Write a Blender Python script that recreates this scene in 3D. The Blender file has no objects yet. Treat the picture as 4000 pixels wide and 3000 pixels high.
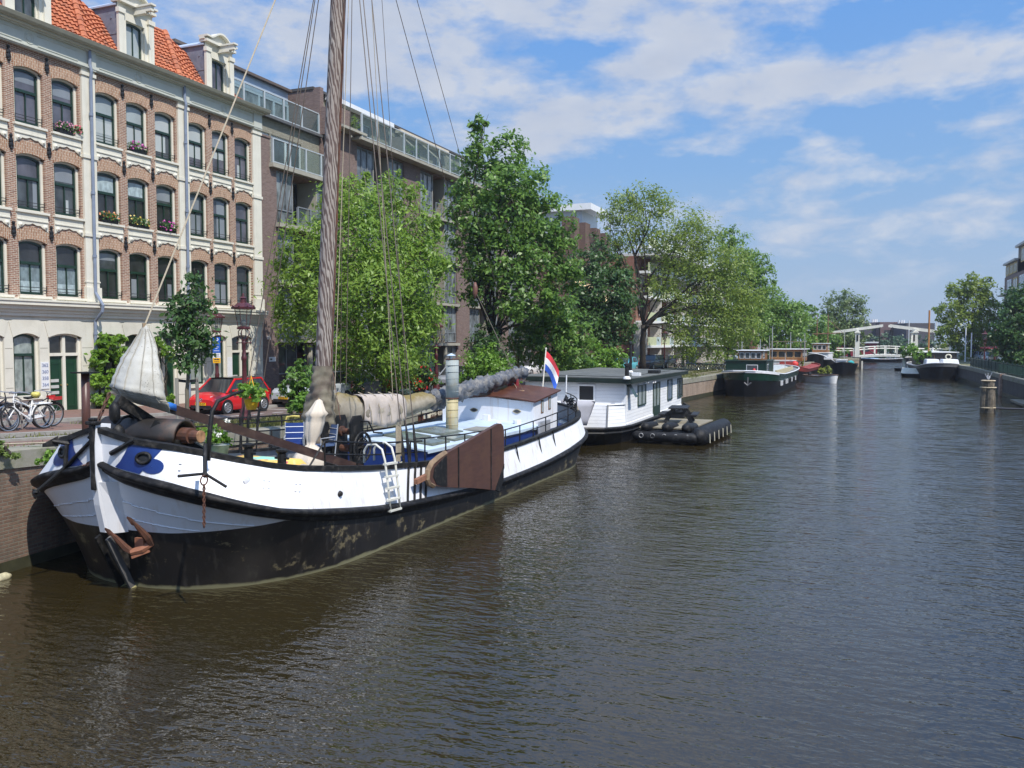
import bpy, math, random
import numpy as np
from mathutils import Vector, Matrix
random.seed(7); RNG = np.random.default_rng(7)
SC = bpy.context.scene; COL = SC.collection
# ---------------------------------------------------------------- camera geometry
F = 3300.0; YAW = math.atan(1345/F); PIT = math.atan(170/F); HC = 4.9
def ray(px, py):
    a = (px-2000)/F; b = -(py-1500)/F
    c, s = math.cos(PIT), math.sin(PIT)
    f = c+b*s; u = b*c-s
    return (-math.sin(YAW)*f+math.cos(YAW)*a, math.cos(YAW)*f+math.sin(YAW)*a, u)
def PX(px, py, x):
    d = ray(px, py); t = x/d[0]; return Vector((x, d[1]*t, HC+d[2]*t))
def PY(px, py, y):
    d = ray(px, py); t = y/d[1]; return Vector((d[0]*t, y, HC+d[2]*t))
def PZ(px, py, z):
    d = ray(px, py); t = (z-HC)/d[2]; return Vector((d[0]*t, d[1]*t, z))
def PD(px, py, dep):
    d = ray(px, py); return Vector((d[0]*dep, d[1]*dep, HC+d[2]*dep))
def depth(P):
    fx, fy = -math.sin(YAW), math.cos(YAW); z = P[2]-HC
    return (P[0]*fx+P[1]*fy)*math.cos(PIT)-z*math.sin(PIT)
ZG = [(-60, 3.2), (-5, 3.0), (8, 2.8), (12, 2.57), (18, 2.25), (24, 1.99), (31, 1.80), (40, 1.75), (900, 1.75)]
def zg(y):
    for (a, b), (c, d) in zip(ZG, ZG[1:]):
        if y <= c: return b+(d-b)*(y-a)/(c-a)
    return 1.75
def lerp_tab(tab, x):
    if x <= tab[0][0]: return tab[0][1]
    for (a, b), (c, d) in zip(tab, tab[1:]):
        if x <= c: return b+(d-b)*(x-a)/(c-a)
    return tab[-1][1]
# ---------------------------------------------------------------- mesh builder
class MB:
    def __init__(s): s.v = []; s.f = []; s.m = []
    def add(s, pts, faces, m=0):
        o = len(s.v); s.v.extend([tuple(p) for p in pts])
        for f in faces: s.f.append([i+o for i in f]); s.m.append(m)
    def poly(s, pts, m=0): s.add(pts, [list(range(len(pts)))], m)
    def box(s, x0, y0, z0, x1, y1, z1, m=0):
        x0, x1 = min(x0, x1), max(x0, x1); y0, y1 = min(y0, y1), max(y0, y1); z0, z1 = min(z0, z1), max(z0, z1)
        p = [(x0,y0,z0),(x1,y0,z0),(x1,y1,z0),(x0,y1,z0),(x0,y0,z1),(x1,y0,z1),(x1,y1,z1),(x0,y1,z1)]
        s.add(p, [[0,3,2,1],[4,5,6,7],[0,1,5,4],[1,2,6,5],[2,3,7,6],[3,0,4,7]], m)
    def hexa(s, p, m=0):   # 8 corners: bottom ring 0-3, top ring 4-7
        s.add(p, [[0,3,2,1],[4,5,6,7],[0,1,5,4],[1,2,6,5],[2,3,7,6],[3,0,4,7]], m)
    def beam(s, a, b, w, h, m=0, up=(0,0,1)):
        a, b, up = Vector(a), Vector(b), Vector(up); d = (b-a).normalized()
        if abs(d.dot(up)) > .98: up = Vector((0,1,0))
        r = d.cross(up).normalized()*(w/2); u = r.cross(d).normalized()*(h/2)
        s.hexa([a-r-u, a+r-u, b+r-u, b-r-u, a-r+u, a+r+u, b+r+u, b-r+u], m)
    def tube(s, pts, r, n=6, m=0, cap=True):
        pts = [Vector(p) for p in pts]; k = len(pts)
        rs = r if isinstance(r, (list, tuple)) else [r]*k
        o = len(s.v); ref = None
        for i, p in enumerate(pts):
            d = (pts[min(i+1, k-1)]-pts[max(i-1, 0)])
            if d.length < 1e-9: d = Vector((0,0,1))
            d.normalize()
            if ref is None: ref = Vector((0,0,1)) if abs(d.z) < .9 else Vector((1,0,0))
            a = d.cross(ref)
            if a.length < 1e-6: ref = Vector((0,1,0)); a = d.cross(ref)
            a.normalize(); b = d.cross(a); ref = a.cross(d)
            for j in range(n):
                t = 2*math.pi*j/n; s.v.append(tuple(p+(a*math.cos(t)+b*math.sin(t))*rs[i]))
        for i in range(k-1):
            for j in range(n):
                j2 = (j+1) % n; s.f.append([o+i*n+j, o+i*n+j2, o+(i+1)*n+j2, o+(i+1)*n+j]); s.m.append(m)
        if cap:
            s.f.append([o+j for j in range(n)][::-1]); s.m.append(m)
            s.f.append([o+(k-1)*n+j for j in range(n)]); s.m.append(m)
    def lathe(s, prof, c=(0,0,0), n=12, m=0, axis='z', cap=True):
        o = len(s.v)
        for (r, z) in prof:
            for j in range(n):
                t = 2*math.pi*j/n; a, b = r*math.cos(t), r*math.sin(t)
                q = (a, b, z) if axis == 'z' else ((a, z, b) if axis == 'y' else (z, a, b))
                s.v.append((c[0]+q[0], c[1]+q[1], c[2]+q[2]))
        for i in range(len(prof)-1):
            for j in range(n):
                j2 = (j+1) % n; s.f.append([o+i*n+j, o+i*n+j2, o+(i+1)*n+j2, o+(i+1)*n+j]); s.m.append(m)
        if cap:
            s.f.append([o+j for j in range(n)][::-1]); s.m.append(m)
            k = len(prof)-1; s.f.append([o+k*n+j for j in range(n)]); s.m.append(m)
    def torus(s, c, R, r, n=20, k=6, m=0, ax='x', a0=0, a1=2*math.pi):
        pts = []
        full = abs(a1-a0-2*math.pi) < 1e-6
        for i in range(n+1):
            t = a0+(a1-a0)*i/n; q = (R*math.cos(t), R*math.sin(t))
            pts.append(Vector(c)+Vector({'x': (0, q[0], q[1]), 'y': (q[0], 0, q[1]), 'z': (q[0], q[1], 0)}[ax]))
        s.tube(pts, r, k, m, cap=not full)
    def prism(s, pts, axis, a, b, m=0):   # 2-D outline swept along an axis between a and b
        def q(p, t): return {'x': (t, p[0], p[1]), 'y': (p[0], t, p[1]), 'z': (p[0], p[1], t)}[axis]
        n = len(pts); P = [q(p, a) for p in pts]+[q(p, b) for p in pts]
        s.add(P, [list(range(n))[::-1], list(range(n, 2*n))]+[[i, (i+1) % n, n+(i+1) % n, n+i] for i in range(n)], m)
    def grid(s, rows, m=0, close=False):
        o = len(s.v); c = len(rows[0])
        for r in rows: s.v.extend([tuple(p) for p in r])
        for i in range(len(rows)-1):
            for j in range(c if close else c-1):
                j2 = (j+1) % c; s.f.append([o+i*c+j, o+i*c+j2, o+(i+1)*c+j2, o+(i+1)*c+j]); s.m.append(m)
    def build(s, name, mats, parent=None, smooth=False, local=False, bevel=0, thick=0, sub=0):
        me = bpy.data.meshes.new(name); me.from_pydata(s.v, [], s.f)
        if not isinstance(mats, (list, tuple)): mats = [mats]
        for m in mats: me.materials.append(m)
        if len(mats) > 1: me.polygons.foreach_set('material_index', s.m)
        if smooth: me.polygons.foreach_set('use_smooth', [True]*len(me.polygons))
        me.update()
        o = bpy.data.objects.new(name, me); COL.objects.link(o)
        return finish(o, parent, local, bevel, thick, sub, smooth)
def wmat(o):
    m = Matrix.LocRotScale(o.location, o.rotation_euler, o.scale)
    return wmat(o.parent) @ m if o.parent else m
def finish(o, parent, local=False, bevel=0, thick=0, sub=0, smooth=False):
    if parent is not None:
        o.parent = parent
        if not local: o.data.transform(wmat(parent).inverted())
    elif not local:
        co = [v.co for v in o.data.vertices]
        if co:
            c = Vector((sum(p.x for p in co)/len(co), sum(p.y for p in co)/len(co), min(p.z for p in co)))
            o.data.transform(Matrix.Translation(-c)); o.location = c
    if sub:
        d = o.modifiers.new('s', 'SUBSURF'); d.levels = sub; d.render_levels = sub
    if thick:
        d = o.modifiers.new('t', 'SOLIDIFY'); d.thickness = thick
    if bevel:
        d = o.modifiers.new('b', 'BEVEL'); d.width = bevel; d.segments = 2; d.limit_method = 'ANGLE'
    return o
def np_mesh(name, verts, quads, mats, parent=None, midx=None, smooth=False):
    me = bpy.data.meshes.new(name); nv, nq = len(verts), len(quads)
    me.vertices.add(nv); me.vertices.foreach_set('co', np.asarray(verts, dtype=np.float32).ravel())
    me.loops.add(nq*4); me.loops.foreach_set('vertex_index', np.asarray(quads, dtype=np.int32).ravel())
    me.polygons.add(nq); me.polygons.foreach_set('loop_start', np.arange(0, nq*4, 4, dtype=np.int32))
    if not isinstance(mats, (list, tuple)): mats = [mats]
    for m in mats: me.materials.append(m)
    if midx is not None: me.polygons.foreach_set('material_index', np.asarray(midx, dtype=np.int32))
    me.update(calc_edges=True); me.validate()
    if smooth: me.polygons.foreach_set('use_smooth', [True]*nq)
    o = bpy.data.objects.new(name, me); COL.objects.link(o)
    return finish(o, parent)
def tag(o, label=None, cat=None, group=None, kind=None):
    if label: o['label'] = label
    if cat: o['category'] = cat
    if group: o['group'] = group
    if kind: o['kind'] = kind
    return o
def thing(name, label, cat, loc=(0,0,0), rotz=0, group=None):
    o = bpy.data.objects.new(name, None); COL.objects.link(o); o.empty_display_size = .2
    o.location = loc; o.rotation_euler = (0, 0, rotz)
    return tag(o, label, cat, group)
def copy_tree(o, parent=None):
    c = o.copy(); COL.objects.link(c)
    if parent is not None: c.parent = parent
    for ch in list(o.children): copy_tree(ch, c)
    return c
def dup(root, loc, rotz, label, scale=1):
    c = copy_tree(root); c.location = loc; c.rotation_euler = (0, 0, rotz); c['label'] = label
    if scale != 1: c.scale = (scale,)*3
    return c
# ---------------------------------------------------------------- materials
class NT:
    def __init__(s, m): s.t = m.node_tree; s.n = s.t.nodes; s.l = s.t.links
    def new(s, typ, **k):
        o = s.n.new(typ)
        for a, b in k.items():
            if a in o.inputs: o.inputs[a].default_value = b
            else: setattr(o, a, b)
        return o
    def link(s, a, b): s.l.new(a, b)
    def math(s, op, a, b=None, clamp=False):
        o = s.n.new('ShaderNodeMath'); o.operation = op; o.use_clamp = clamp
        for i, x in enumerate((a, b)):
            if x is None: continue
            if isinstance(x, (int, float)): o.inputs[i].default_value = x
            else: s.l.new(x, o.inputs[i])
        return o.outputs[0]
    def mix(s, f, a, b, blend='MIX'):
        o = s.n.new('ShaderNodeMix'); o.data_type = 'RGBA'; o.blend_type = blend
        for i, x in ((0, f), (6, a), (7, b)):
            if isinstance(x, (int, float)): o.inputs[i].default_value = x
            elif isinstance(x, tuple): o.inputs[i].default_value = (*x, 1) if len(x) == 3 else x
            else: s.l.new(x, o.inputs[i])
        return o.outputs[2]
    def noise(s, vec, scale, detail=4, rough=.55, dim='3D'):
        o = s.n.new('ShaderNodeTexNoise'); o.noise_dimensions = dim
        o.inputs['Scale'].default_value = scale; o.inputs['Detail'].default_value = detail; o.inputs['Roughness'].default_value = rough
        if vec is not None: s.l.new(vec, o.inputs['Vector'])
        return o.outputs[0]
    def ramp(s, f, p0, p1):
        o = s.n.new('ShaderNodeMapRange'); s.l.new(f, o.inputs[0]); o.inputs[1].default_value = p0; o.inputs[2].default_value = p1
        return o.outputs[0]
    def mapping(s, vec, scale=(1,1,1), loc=(0,0,0), rot=(0,0,0)):
        o = s.n.new('ShaderNodeMapping'); s.l.new(vec, o.inputs[0]); o.inputs['Scale'].default_value = scale
        o.inputs['Location'].default_value = loc; o.inputs['Rotation'].default_value = rot
        return o.outputs[0]
MATS = {}
def base_mat(name):
    m = bpy.data.materials.new(name); m.use_nodes = True; t = NT(m)
    return m, t, t.n['Principled BSDF']
def mat(name, col, rough=.6, var=.12, scale=4, metal=0, bump=0, bscale=30, streak=None, dirt=None, spec=.5, coat=0, stretch=(1,1,1)):
    """streak=(colour, amount): wear running down the surface; dirt=(colour, amount, scale): blotches"""
    if name in MATS: return MATS[name]
    m, t, b = base_mat(name)
    geo = t.new('ShaderNodeNewGeometry').outputs['Position']
    vec = t.mapping(geo, stretch) if stretch != (1,1,1) else geo
    n = t.noise(vec, scale, 5)
    lo = tuple(c*(1-var) for c in col); hi = tuple(min(1, c*(1+var)) for c in col)
    c = t.mix(t.ramp(n, .3, .7), lo, hi)
    if dirt:
        d = t.ramp(t.noise(geo, dirt[2], 6, .65), .62-dirt[1]*.3, .72)
        c = t.mix(d, c, dirt[0])
    if streak:
        s1 = t.noise(t.mapping(geo, (7, 7, .35)), 1, 4, .6)
        c = t.mix(t.math('MULTIPLY', t.ramp(s1, .56, .72), streak[1]), c, streak[0])
    t.link(c, b.inputs['Base Color'])
    b.inputs['Roughness'].default_value = rough; b.inputs['Metallic'].default_value = metal
    b.inputs['Specular IOR Level'].default_value = spec
    if coat: b.inputs['Coat Weight'].default_value = coat
    if bump:
        bn = t.new('ShaderNodeBump', Strength=bump, Distance=.02); t.link(t.noise(vec, bscale, 3), bn.inputs['Height']); t.link(bn.outputs[0], b.inputs['Normal'])
    MATS[name] = m; return m
def brick_mat(name, c1, c2, mortar, axes='yz', bw=.22, bh=.068, ms=.012, dark=(.1,.05,.04), rot=False, dirt=None):
    if name in MATS: return MATS[name]
    m, t, b = base_mat(name)
    geo = t.new('ShaderNodeNewGeometry').outputs['Position']
    sp = t.new('ShaderNodeSeparateXYZ'); t.link(geo, sp.inputs[0]); cb = t.new('ShaderNodeCombineXYZ')
    i = {'x': 0, 'y': 1, 'z': 2}
    if axes == 'xy+z': t.link(t.math('ADD', sp.outputs[0], sp.outputs[1]), cb.inputs[0]); t.link(sp.outputs[2], cb.inputs[1])
    else:
        t.link(sp.outputs[i[axes[0]]], cb.inputs[0]); t.link(sp.outputs[i[axes[1]]], cb.inputs[1])
    br = t.new('ShaderNodeTexBrick', Scale=1.0); t.link(cb.outputs[0], br.inputs['Vector'])
    br.inputs['Brick Width'].default_value = bw; br.inputs['Row Height'].default_value = bh
    br.inputs['Mortar Size'].default_value = ms; br.inputs['Mortar Smooth'].default_value = .3; br.inputs['Bias'].default_value = -.1
    br.inputs['Color1'].default_value = (*c1, 1); br.inputs['Color2'].default_value = (*c2, 1); br.inputs['Mortar'].default_value = (*mortar, 1)
    c = br.outputs[0]
    c = t.mix(t.math('MULTIPLY', t.ramp(t.noise(t.mapping(geo, (5, 5, 14)), 1, 2), .5, .75), .45), c, dark)
    c = t.mix(t.math('MULTIPLY', t.ramp(t.noise(geo, .6, 4), .45, .8), .22), c, tuple(x*.6 for x in c1))
    if dirt: c = t.mix(t.math('MULTIPLY', t.ramp(t.noise(t.mapping(geo, (1.2, 1.2, .3)), 1.5, 5, .65), .45, .7), dirt[1]), c, dirt[0])
    t.link(c, b.inputs['Base Color']); b.inputs['Roughness'].default_value = .85
    bn = t.new('ShaderNodeBump', Strength=.5, Distance=.01); t.link(t.math('SUBTRACT', 1, br.outputs['Fac']), bn.inputs['Height']); t.link(bn.outputs[0], b.inputs['Normal'])
    MATS[name] = m; return m
def glass_mat(name, col, rough=.06, spec=.6, var=.5, scale=1.3):
    """a pane seen from outside: what hangs or stands behind it gives the base colour; sky panes have reflected sky painted in, the sheet reflects"""
    if name in MATS: return MATS[name]
    m, t, b = base_mat(name); geo = t.new('ShaderNodeNewGeometry').outputs['Position']
    n = t.ramp(t.noise(t.mapping(geo, (1, 1, .6)), scale, 3), .35, .65)
    t.link(t.mix(n, tuple(c*(1-var) for c in col), tuple(min(1, c*(1+var)) for c in col)), b.inputs['Base Color'])
    b.inputs['Roughness'].default_value = .6; b.inputs['Specular IOR Level'].default_value = spec
    b.inputs['Coat Weight'].default_value = 1; b.inputs['Coat Roughness'].default_value = rough
    MATS[name] = m; return m
def clear_glass(name, tint=(.75,.85,.85), alpha=.25):
    if name in MATS: return MATS[name]
    m, t, b = base_mat(name); out = t.n['Material Output']
    tr = t.new('ShaderNodeBsdfTransparent'); tr.inputs[0].default_value = (*tint, 1)
    b.inputs['Base Color'].default_value = (.2,.25,.26,1); b.inputs['Roughness'].default_value = .05
    mx = t.new('ShaderNodeMixShader'); mx.inputs[0].default_value = alpha; t.link(tr.outputs[0], mx.inputs[1]); t.link(b.outputs[0], mx.inputs[2])
    t.link(mx.outputs[0], out.inputs[0]); MATS[name] = m; return m
def leaf_mat(name, c1, c2, trans=.35):
    if name in MATS: return MATS[name]
    m, t, b = base_mat(name); out = t.n['Material Output']
    g = t.new('ShaderNodeNewGeometry'); r = g.outputs['Random Per Island']
    clump = t.ramp(t.noise(g.outputs['Position'], .55, 2), .35, .65)
    f = t.math('ADD', t.math('MULTIPLY', r, .65), t.math('MULTIPLY', clump, .35))
    c = t.mix(f, c1, c2)
    t.link(c, b.inputs['Base Color']); b.inputs['Roughness'].default_value = .42; b.inputs['Specular IOR Level'].default_value = .45
    tl = t.new('ShaderNodeBsdfTranslucent'); t.link(t.mix(.5, c, tuple(x*1.4 for x in c2)), tl.inputs[0])
    mx = t.new('ShaderNodeMixShader'); mx.inputs[0].default_value = trans; t.link(b.outputs[0], mx.inputs[1]); t.link(tl.outputs[0], mx.inputs[2])
    t.link(mx.outputs[0], out.inputs[0]); MATS[name] = m; return m
# ---------------------------------------------------------------- render, camera, light
SC.view_settings.view_transform = 'Standard'; SC.view_settings.look = 'None'; SC.view_settings.gamma = 1; SC.view_settings.exposure = 0.27
SC.cycles.max_bounces = 6; SC.cycles.transparent_max_bounces = 8; SC.cycles.caustics_reflective = False; SC.cycles.caustics_refractive = False
cam = bpy.data.cameras.new('camera'); co = bpy.data.objects.new('camera', cam); COL.objects.link(co)
cam.sensor_width = 36; cam.lens = 36*F/4000; cam.clip_end = 6000; cam.clip_start = .1
co.location = (0, 0, HC); co.rotation_euler = (math.pi/2-PIT, 0, YAW); SC.camera = co
SUN_TO = Vector((.85, -.53, 0)).normalized(); SUN_EL = math.radians(53)
sd = Vector((SUN_TO.x*math.cos(SUN_EL), SUN_TO.y*math.cos(SUN_EL), math.sin(SUN_EL)))
sl = bpy.data.lights.new('sun', 'SUN'); sl.energy = 4.2; sl.angle = math.radians(.53); sl.color = (1, .95, .87)
so = bpy.data.objects.new('sun', sl); COL.objects.link(so); so.location = (40, -30, 80); so.rotation_euler = sd.to_track_quat('Z', 'Y').to_euler()
def make_world():
    w = bpy.data.worlds.new('World'); SC.world = w; w.use_nodes = True; t = NT(w); bg = t.n['Background']
    sky = t.new('ShaderNodeTexSky'); sky.sky_type = 'NISHITA'; sky.sun_disc = False
    sky.sun_elevation = SUN_EL; sky.sun_rotation = math.atan2(SUN_TO.x, SUN_TO.y); sky.air_density = 1.0; sky.dust_density = 1.0; sky.ozone_density = 1.5
    d = t.new('ShaderNodeTexCoord').outputs['Generated']
    nm = t.new('ShaderNodeVectorMath', operation='NORMALIZE'); t.link(d, nm.inputs[0]); d = nm.outputs[0]
    sp = t.new('ShaderNodeSeparateXYZ'); t.link(d, sp.inputs[0]); X, Y, Z = sp.outputs
    zc = t.math('MAXIMUM', Z, .012); zz = t.math('ADD', zc, .06)
    cb = t.new('ShaderNodeCombineXYZ'); t.link(t.math('DIVIDE', X, zz), cb.inputs[0]); t.link(t.math('DIVIDE', Y, zz), cb.inputs[1])
    P = cb.outputs[0]
    warp = t.new('ShaderNodeTexNoise'); warp.inputs['Scale'].default_value = .8; t.link(P, warp.inputs['Vector'])
    wv = t.new('ShaderNodeVectorMath', operation='MULTIPLY_ADD'); t.link(warp.outputs['Color'], wv.inputs[0]); wv.inputs[1].default_value = (.35,.35,0); t.link(P, wv.inputs[2])
    wd = t.new('ShaderNodeVectorMath', operation='MULTIPLY_ADD'); t.link(warp.outputs['Color'], wd.inputs[0]); wd.inputs[1].default_value = (.05,.05,.03); t.link(d, wd.inputs[2])
    n1 = t.noise(t.mapping(wd.outputs[0], (6.0, 6.0, 15), (1.3, .4, 2.2)), 1.0, 8, .58)
    n2 = t.noise(t.mapping(wd.outputs[0], (15, 15, 34), (3, 1, 0)), 1.0, 7, .6)
    az = t.math('DEGREES', t.math('ADD', t.math('ARCTAN2', X, Y), YAW)); el = t.math('DEGREES', t.math('ARCSINE', Z))
    # where the cloud sheets and the blue gaps stand on this day: (azimuth, elevation, half-widths, tilt, weight)
    G = [(-3, 22, 16, 5.0, 0, .17), (14, 21.6, 14, 3.6, 0, .17), (9, 19.6, 5, 1.6, 0, .10), (-8, 18.5, 5, 2.6, 0, .12), (-14, 19, 7, 6, 0, .10), (10.5, 15.2, 10, 1.3, .07, .20), (21, 16.6, 8, 1.9, .1, .18),
         (7.8, 17.0, 4.5, 1.3, .15, .24), (16, 14, 3, .8, .1, .14), (27, 15.5, 4, 1, .1, .13), (17.5, 10, 2.5, .8, 0, .17), (13, 8.3, 2.6, .9, 0, .15), (28, 10.5, 4, 1.4, 0, .2), (3, 14, 5, 2, 0, .14), (-3, 12, 6, 2.5, 0, .12),
         (5.5, 18.6, 4.5, .8, .05, -.30), (13, 16.9, 6, .8, .12, -.30), (23, 18.9, 4.5, 1.5, .2, -.34), (31, 19.5, 2, 1.5, 0, -.2), (4, 16.6, 2.2, .7, 0, -.2), (14, 12, 14, 2.2, 0, -.16), (9, 10, 12, 2, 0, -.14), (24, 13.5, 6, 1, 0, -.12),
         (-22, 14, 8, 5, 0, -.10), (20, 3, 40, 2.5, 0, -.05), (10, 6.5, 40, 3, 0, -.03)]
    s = None
    for (a, e, wa, we, tl, k) in G:
        da = t.math('SUBTRACT', az, a); de = t.math('SUBTRACT', t.math('SUBTRACT', el, e), t.math('MULTIPLY', da, tl))
        q = t.math('ADD', t.math('POWER', t.math('DIVIDE', da, wa), 2), t.math('POWER', t.math('DIVIDE', de, we), 2))
        g = t.math('MULTIPLY', t.math('EXPONENT', t.math('MULTIPLY', q, -1)), k)
        s = g if s is None else t.math('ADD', s, g)
    dens = t.math('ADD', t.math('ADD', t.math('MULTIPLY', t.math('ADD', t.math('MULTIPLY', n1, .64), t.math('MULTIPLY', n2, .36)), 1.45), -.225), t.math('MULTIPLY', s, .62))
    dens = t.math('ADD', dens, t.math('MULTIPLY', t.ramp(el, 22, 34), .02)); dens = t.math('ADD', dens, t.math('MULTIPLY', t.math('MULTIPLY', t.ramp(el, 7, 10), t.ramp(el, 22, 17)), .03))
    cov = t.ramp(dens, .455, .68); cov = t.math('MULTIPLY', cov, t.ramp(el, .5, 6))
    body = t.ramp(t.math('ADD', t.math('MULTIPLY', n2, .7), t.math('MULTIPLY', n1, .3)), .40, .72)
    thick = t.ramp(dens, .62, .86)
    cc = t.mix(body, (3.9, 4.55, 5.9), (6.2, 6.4, 6.8)); cc = t.mix(t.math('MULTIPLY', thick, .6), cc, (3.9, 4.4, 5.5))
    blue = t.mix(t.ramp(el, 10, 22), t.mix(t.ramp(el, 0, 11), (3.3, 4.25, 5.7), (2.1, 3.8, 6.5)), (1.25, 3.15, 7.1))
    skyc = t.mix(.88, sky.outputs[0], blue)
    up = t.math('ADD', 1, t.math('MULTIPLY', t.ramp(el, 23, 38), .5)); ub = t.new('ShaderNodeCombineXYZ'); [t.link(up, ub.inputs[i]) for i in range(3)]  # sky above the frame brightened to lift water reflections and fill light
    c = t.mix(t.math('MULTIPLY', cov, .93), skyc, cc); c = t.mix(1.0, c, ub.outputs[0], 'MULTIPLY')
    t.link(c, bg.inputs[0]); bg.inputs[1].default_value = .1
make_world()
# ================================================================ SETTING
QL = [(-16.4, -30), (-16.45, 5), (-16.5, 12), (-16.95, 17), (-17.0, 36), (-12.9, 68), (-11.6, 80), (-8.3, 112), (-3.0, 150), (.5, 160.5), (.6, 172), (-9, 176), (-16, 230), (-22, 330), (-22, 420)]
QR = [(12.3, -30), (12.2, 69.2), (12.2, 113), (10.6, 140), (9.2, 160.5), (9.2, 172), (15, 176), (26, 230), (26, 330), (26, 420)]
def quay_x(tab, y): return lerp_tab([(b, a) for a, b in tab], y)
def make_setting():
    # water
    m, t, b = base_mat('canal_water'); geo = t.new('ShaderNodeNewGeometry').outputs['Position']
    b.inputs['Base Color'].default_value = (.024, .0175, .006, 1)
    t_rough = True; b.inputs['IOR'].default_value = 1.62
    patch = t.ramp(t.noise(t.mapping(geo, (.07, .035, 1)), 1, 4), .36, .62); spx = t.new('ShaderNodeSeparateXYZ'); t.link(geo, spx.inputs[0]); lee = t.ramp(t.math('ADD', spx.outputs[0], t.math('MULTIPLY', patch, 5)), -11, -3)
    t.link(t.math('ADD', .018, t.math('MULTIPLY', t.math('MULTIPLY', patch, lee), .06)), b.inputs['Roughness'])
    w1 = t.noise(t.mapping(geo, (1.5, 3.6, 1), rot=(0, 0, -.30)), 1.0, 3, .55)
    w2 = t.noise(t.mapping(geo, (4.0, 8.0, 1), rot=(0, 0, .2)), 1.0, 2, .5)
    w3 = t.noise(t.mapping(geo, (.45, .9, 1), rot=(0, 0, .35)), 1.0, 2, .5)
    h = t.math('ADD', t.math('ADD', t.math('MULTIPLY', w1, .62), t.math('MULTIPLY', w2, .34)), t.math('MULTIPLY', w3, .55))
    h = t.math('MULTIPLY', h, t.math('ADD', t.math('ADD', .34, t.math('MULTIPLY', lee, .28)), t.math('MULTIPLY', patch, .55)))
    # ripples finer than the bump can carry, stronger on the open reach than in the lee of bridge and barge
    n1 = t.new('ShaderNodeTexNoise', Scale=1.0, Detail=3.0); t.link(t.mapping(geo, (1.1, 2.4, 1), rot=(0, 0, -.3)), n1.inputs['Vector']); s1 = t.new('ShaderNodeSeparateColor'); t.link(n1.outputs['Color'], s1.inputs[0])
    amp = t.math('MULTIPLY', t.math('ADD', .12, t.math('MULTIPLY', t.ramp(spx.outputs[1], 14, 75), .62)), t.math('ADD', .55, t.math('MULTIPLY', patch, .6)))
    cbn = t.new('ShaderNodeCombineXYZ'); cbn.inputs[2].default_value = 1.0
    t.link(t.math('MULTIPLY', t.math('SUBTRACT', s1.outputs[0], .5), t.math('MULTIPLY', amp, .6)), cbn.inputs[0]); t.link(t.math('MULTIPLY', t.math('SUBTRACT', s1.outputs[1], .5), amp), cbn.inputs[1])
    nn = t.new('ShaderNodeVectorMath', operation='NORMALIZE'); t.link(cbn.outputs[0], nn.inputs[0])
    bn = t.new('ShaderNodeBump', Strength=1.0, Distance=.070); t.link(nn.outputs[0], bn.inputs['Normal']); t.link(h, bn.inputs['Height']); t.link(bn.outputs[0], b.inputs['Normal'])
    mb = MB(); mb.poly([(-60, -40, 0), (160, -40, 0), (160, 900, 0), (-60, 900, 0)])
    tag(mb.build('water', m), kind='structure')
    # left bank
    earth = mat('earth_verge', (.17, .15, .09), .95, .3, 2, dirt=((.10, .13, .035), .8, 1.1), bump=.4)
    ys = [-30, -10, 0, 5, 8, 12, 14, 17, 20, 24, 28, 31, 36, 40, 48, 58, 68, 80, 95, 112, 130, 150, 160.5, 172]
    mb = MB(); mb.grid([[(quay_x(QL, y)-.55, y, zg(y)), (-19.5, y, zg(y)) if y < 70 else (quay_x(QL, y)-3, y, zg(y)), (-400, y, zg(y))] for y in ys])
    mb.grid([[(quay_x(QL, y)-.55, y, 1.75), (quay_x(QL, y)-3, y, 1.75), (-400, y, 1.75)] for y in (172, 176, 230, 330, 420, 900)])
    tag(mb.build('ground', earth), kind='structure')
    mb = MB(); mb.grid([[(quay_x(QR, y)+.45, y, 1.8), (300, y, 1.8)] for y in (-30, 69.2, 113, 140, 160.5, 172, 176, 230, 330, 420, 900)])
    tag(mb.build('ground', earth), kind='structure')
    pav = brick_mat('clinker_paving', (.20, .10, .075), (.26, .14, .105), (.16, .13, .11), 'xy', .21, .07, .006, dirt=((.15, .13, .10), .6))
    asp = brick_mat('road_clinker', (.14, .10, .085), (.18, .125, .105), (.10, .09, .08), 'xy', .21, .07, .006, dirt=((.10, .09, .085), .7))
    kerb = mat('kerb_stone', (.30, .29, .26), .85, .2, 3, bump=.2)
    def strip(name, x0, x1, m, dz, y0=-30, y1=150, hh=0):
        mb = MB(); yy = [y for y in ys if y0 < y < y1]; yy = [y0]+yy+[y1]
        mb.grid([[(x0, y, zg(y)+dz), (x1, y, zg(y)+dz)] for y in yy])
        if hh:
            mb.grid([[(x0, y, zg(y)+dz-hh), (x0, y, zg(y)+dz)] for y in yy]); mb.grid([[(x1, y, zg(y)+dz-hh), (x1, y, zg(y)+dz)] for y in yy])
        return tag(mb.build(name, m), kind='structure')
    strip('quay_path', -17.3, -18.9, pav, .004, -30, 16.5)
    strip('road', -20.0, -24.9, asp, .008, -30, 140)
    strip('pavement', -25.12, -29.55, pav, .12, -30, 140)
    strip('pavement', -20.35, -23.2, pav, .10, -30, 19.2, hh=.14)
    strip('kerb', -25.12, -24.9, kerb, .125, -30, 140, hh=.16)
    strip('kerb', -20.15, -20.35, kerb, .105, -30, 19.2, hh=.15)
    strip('kerb', -18.9, -19.1, kerb, .07, -30, 20, hh=.12)
    # white bay lines beside the parked cars
    mb = MB(); wh = mat('road_paint', (.62, .62, .58), .8, .25, 6)
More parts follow.
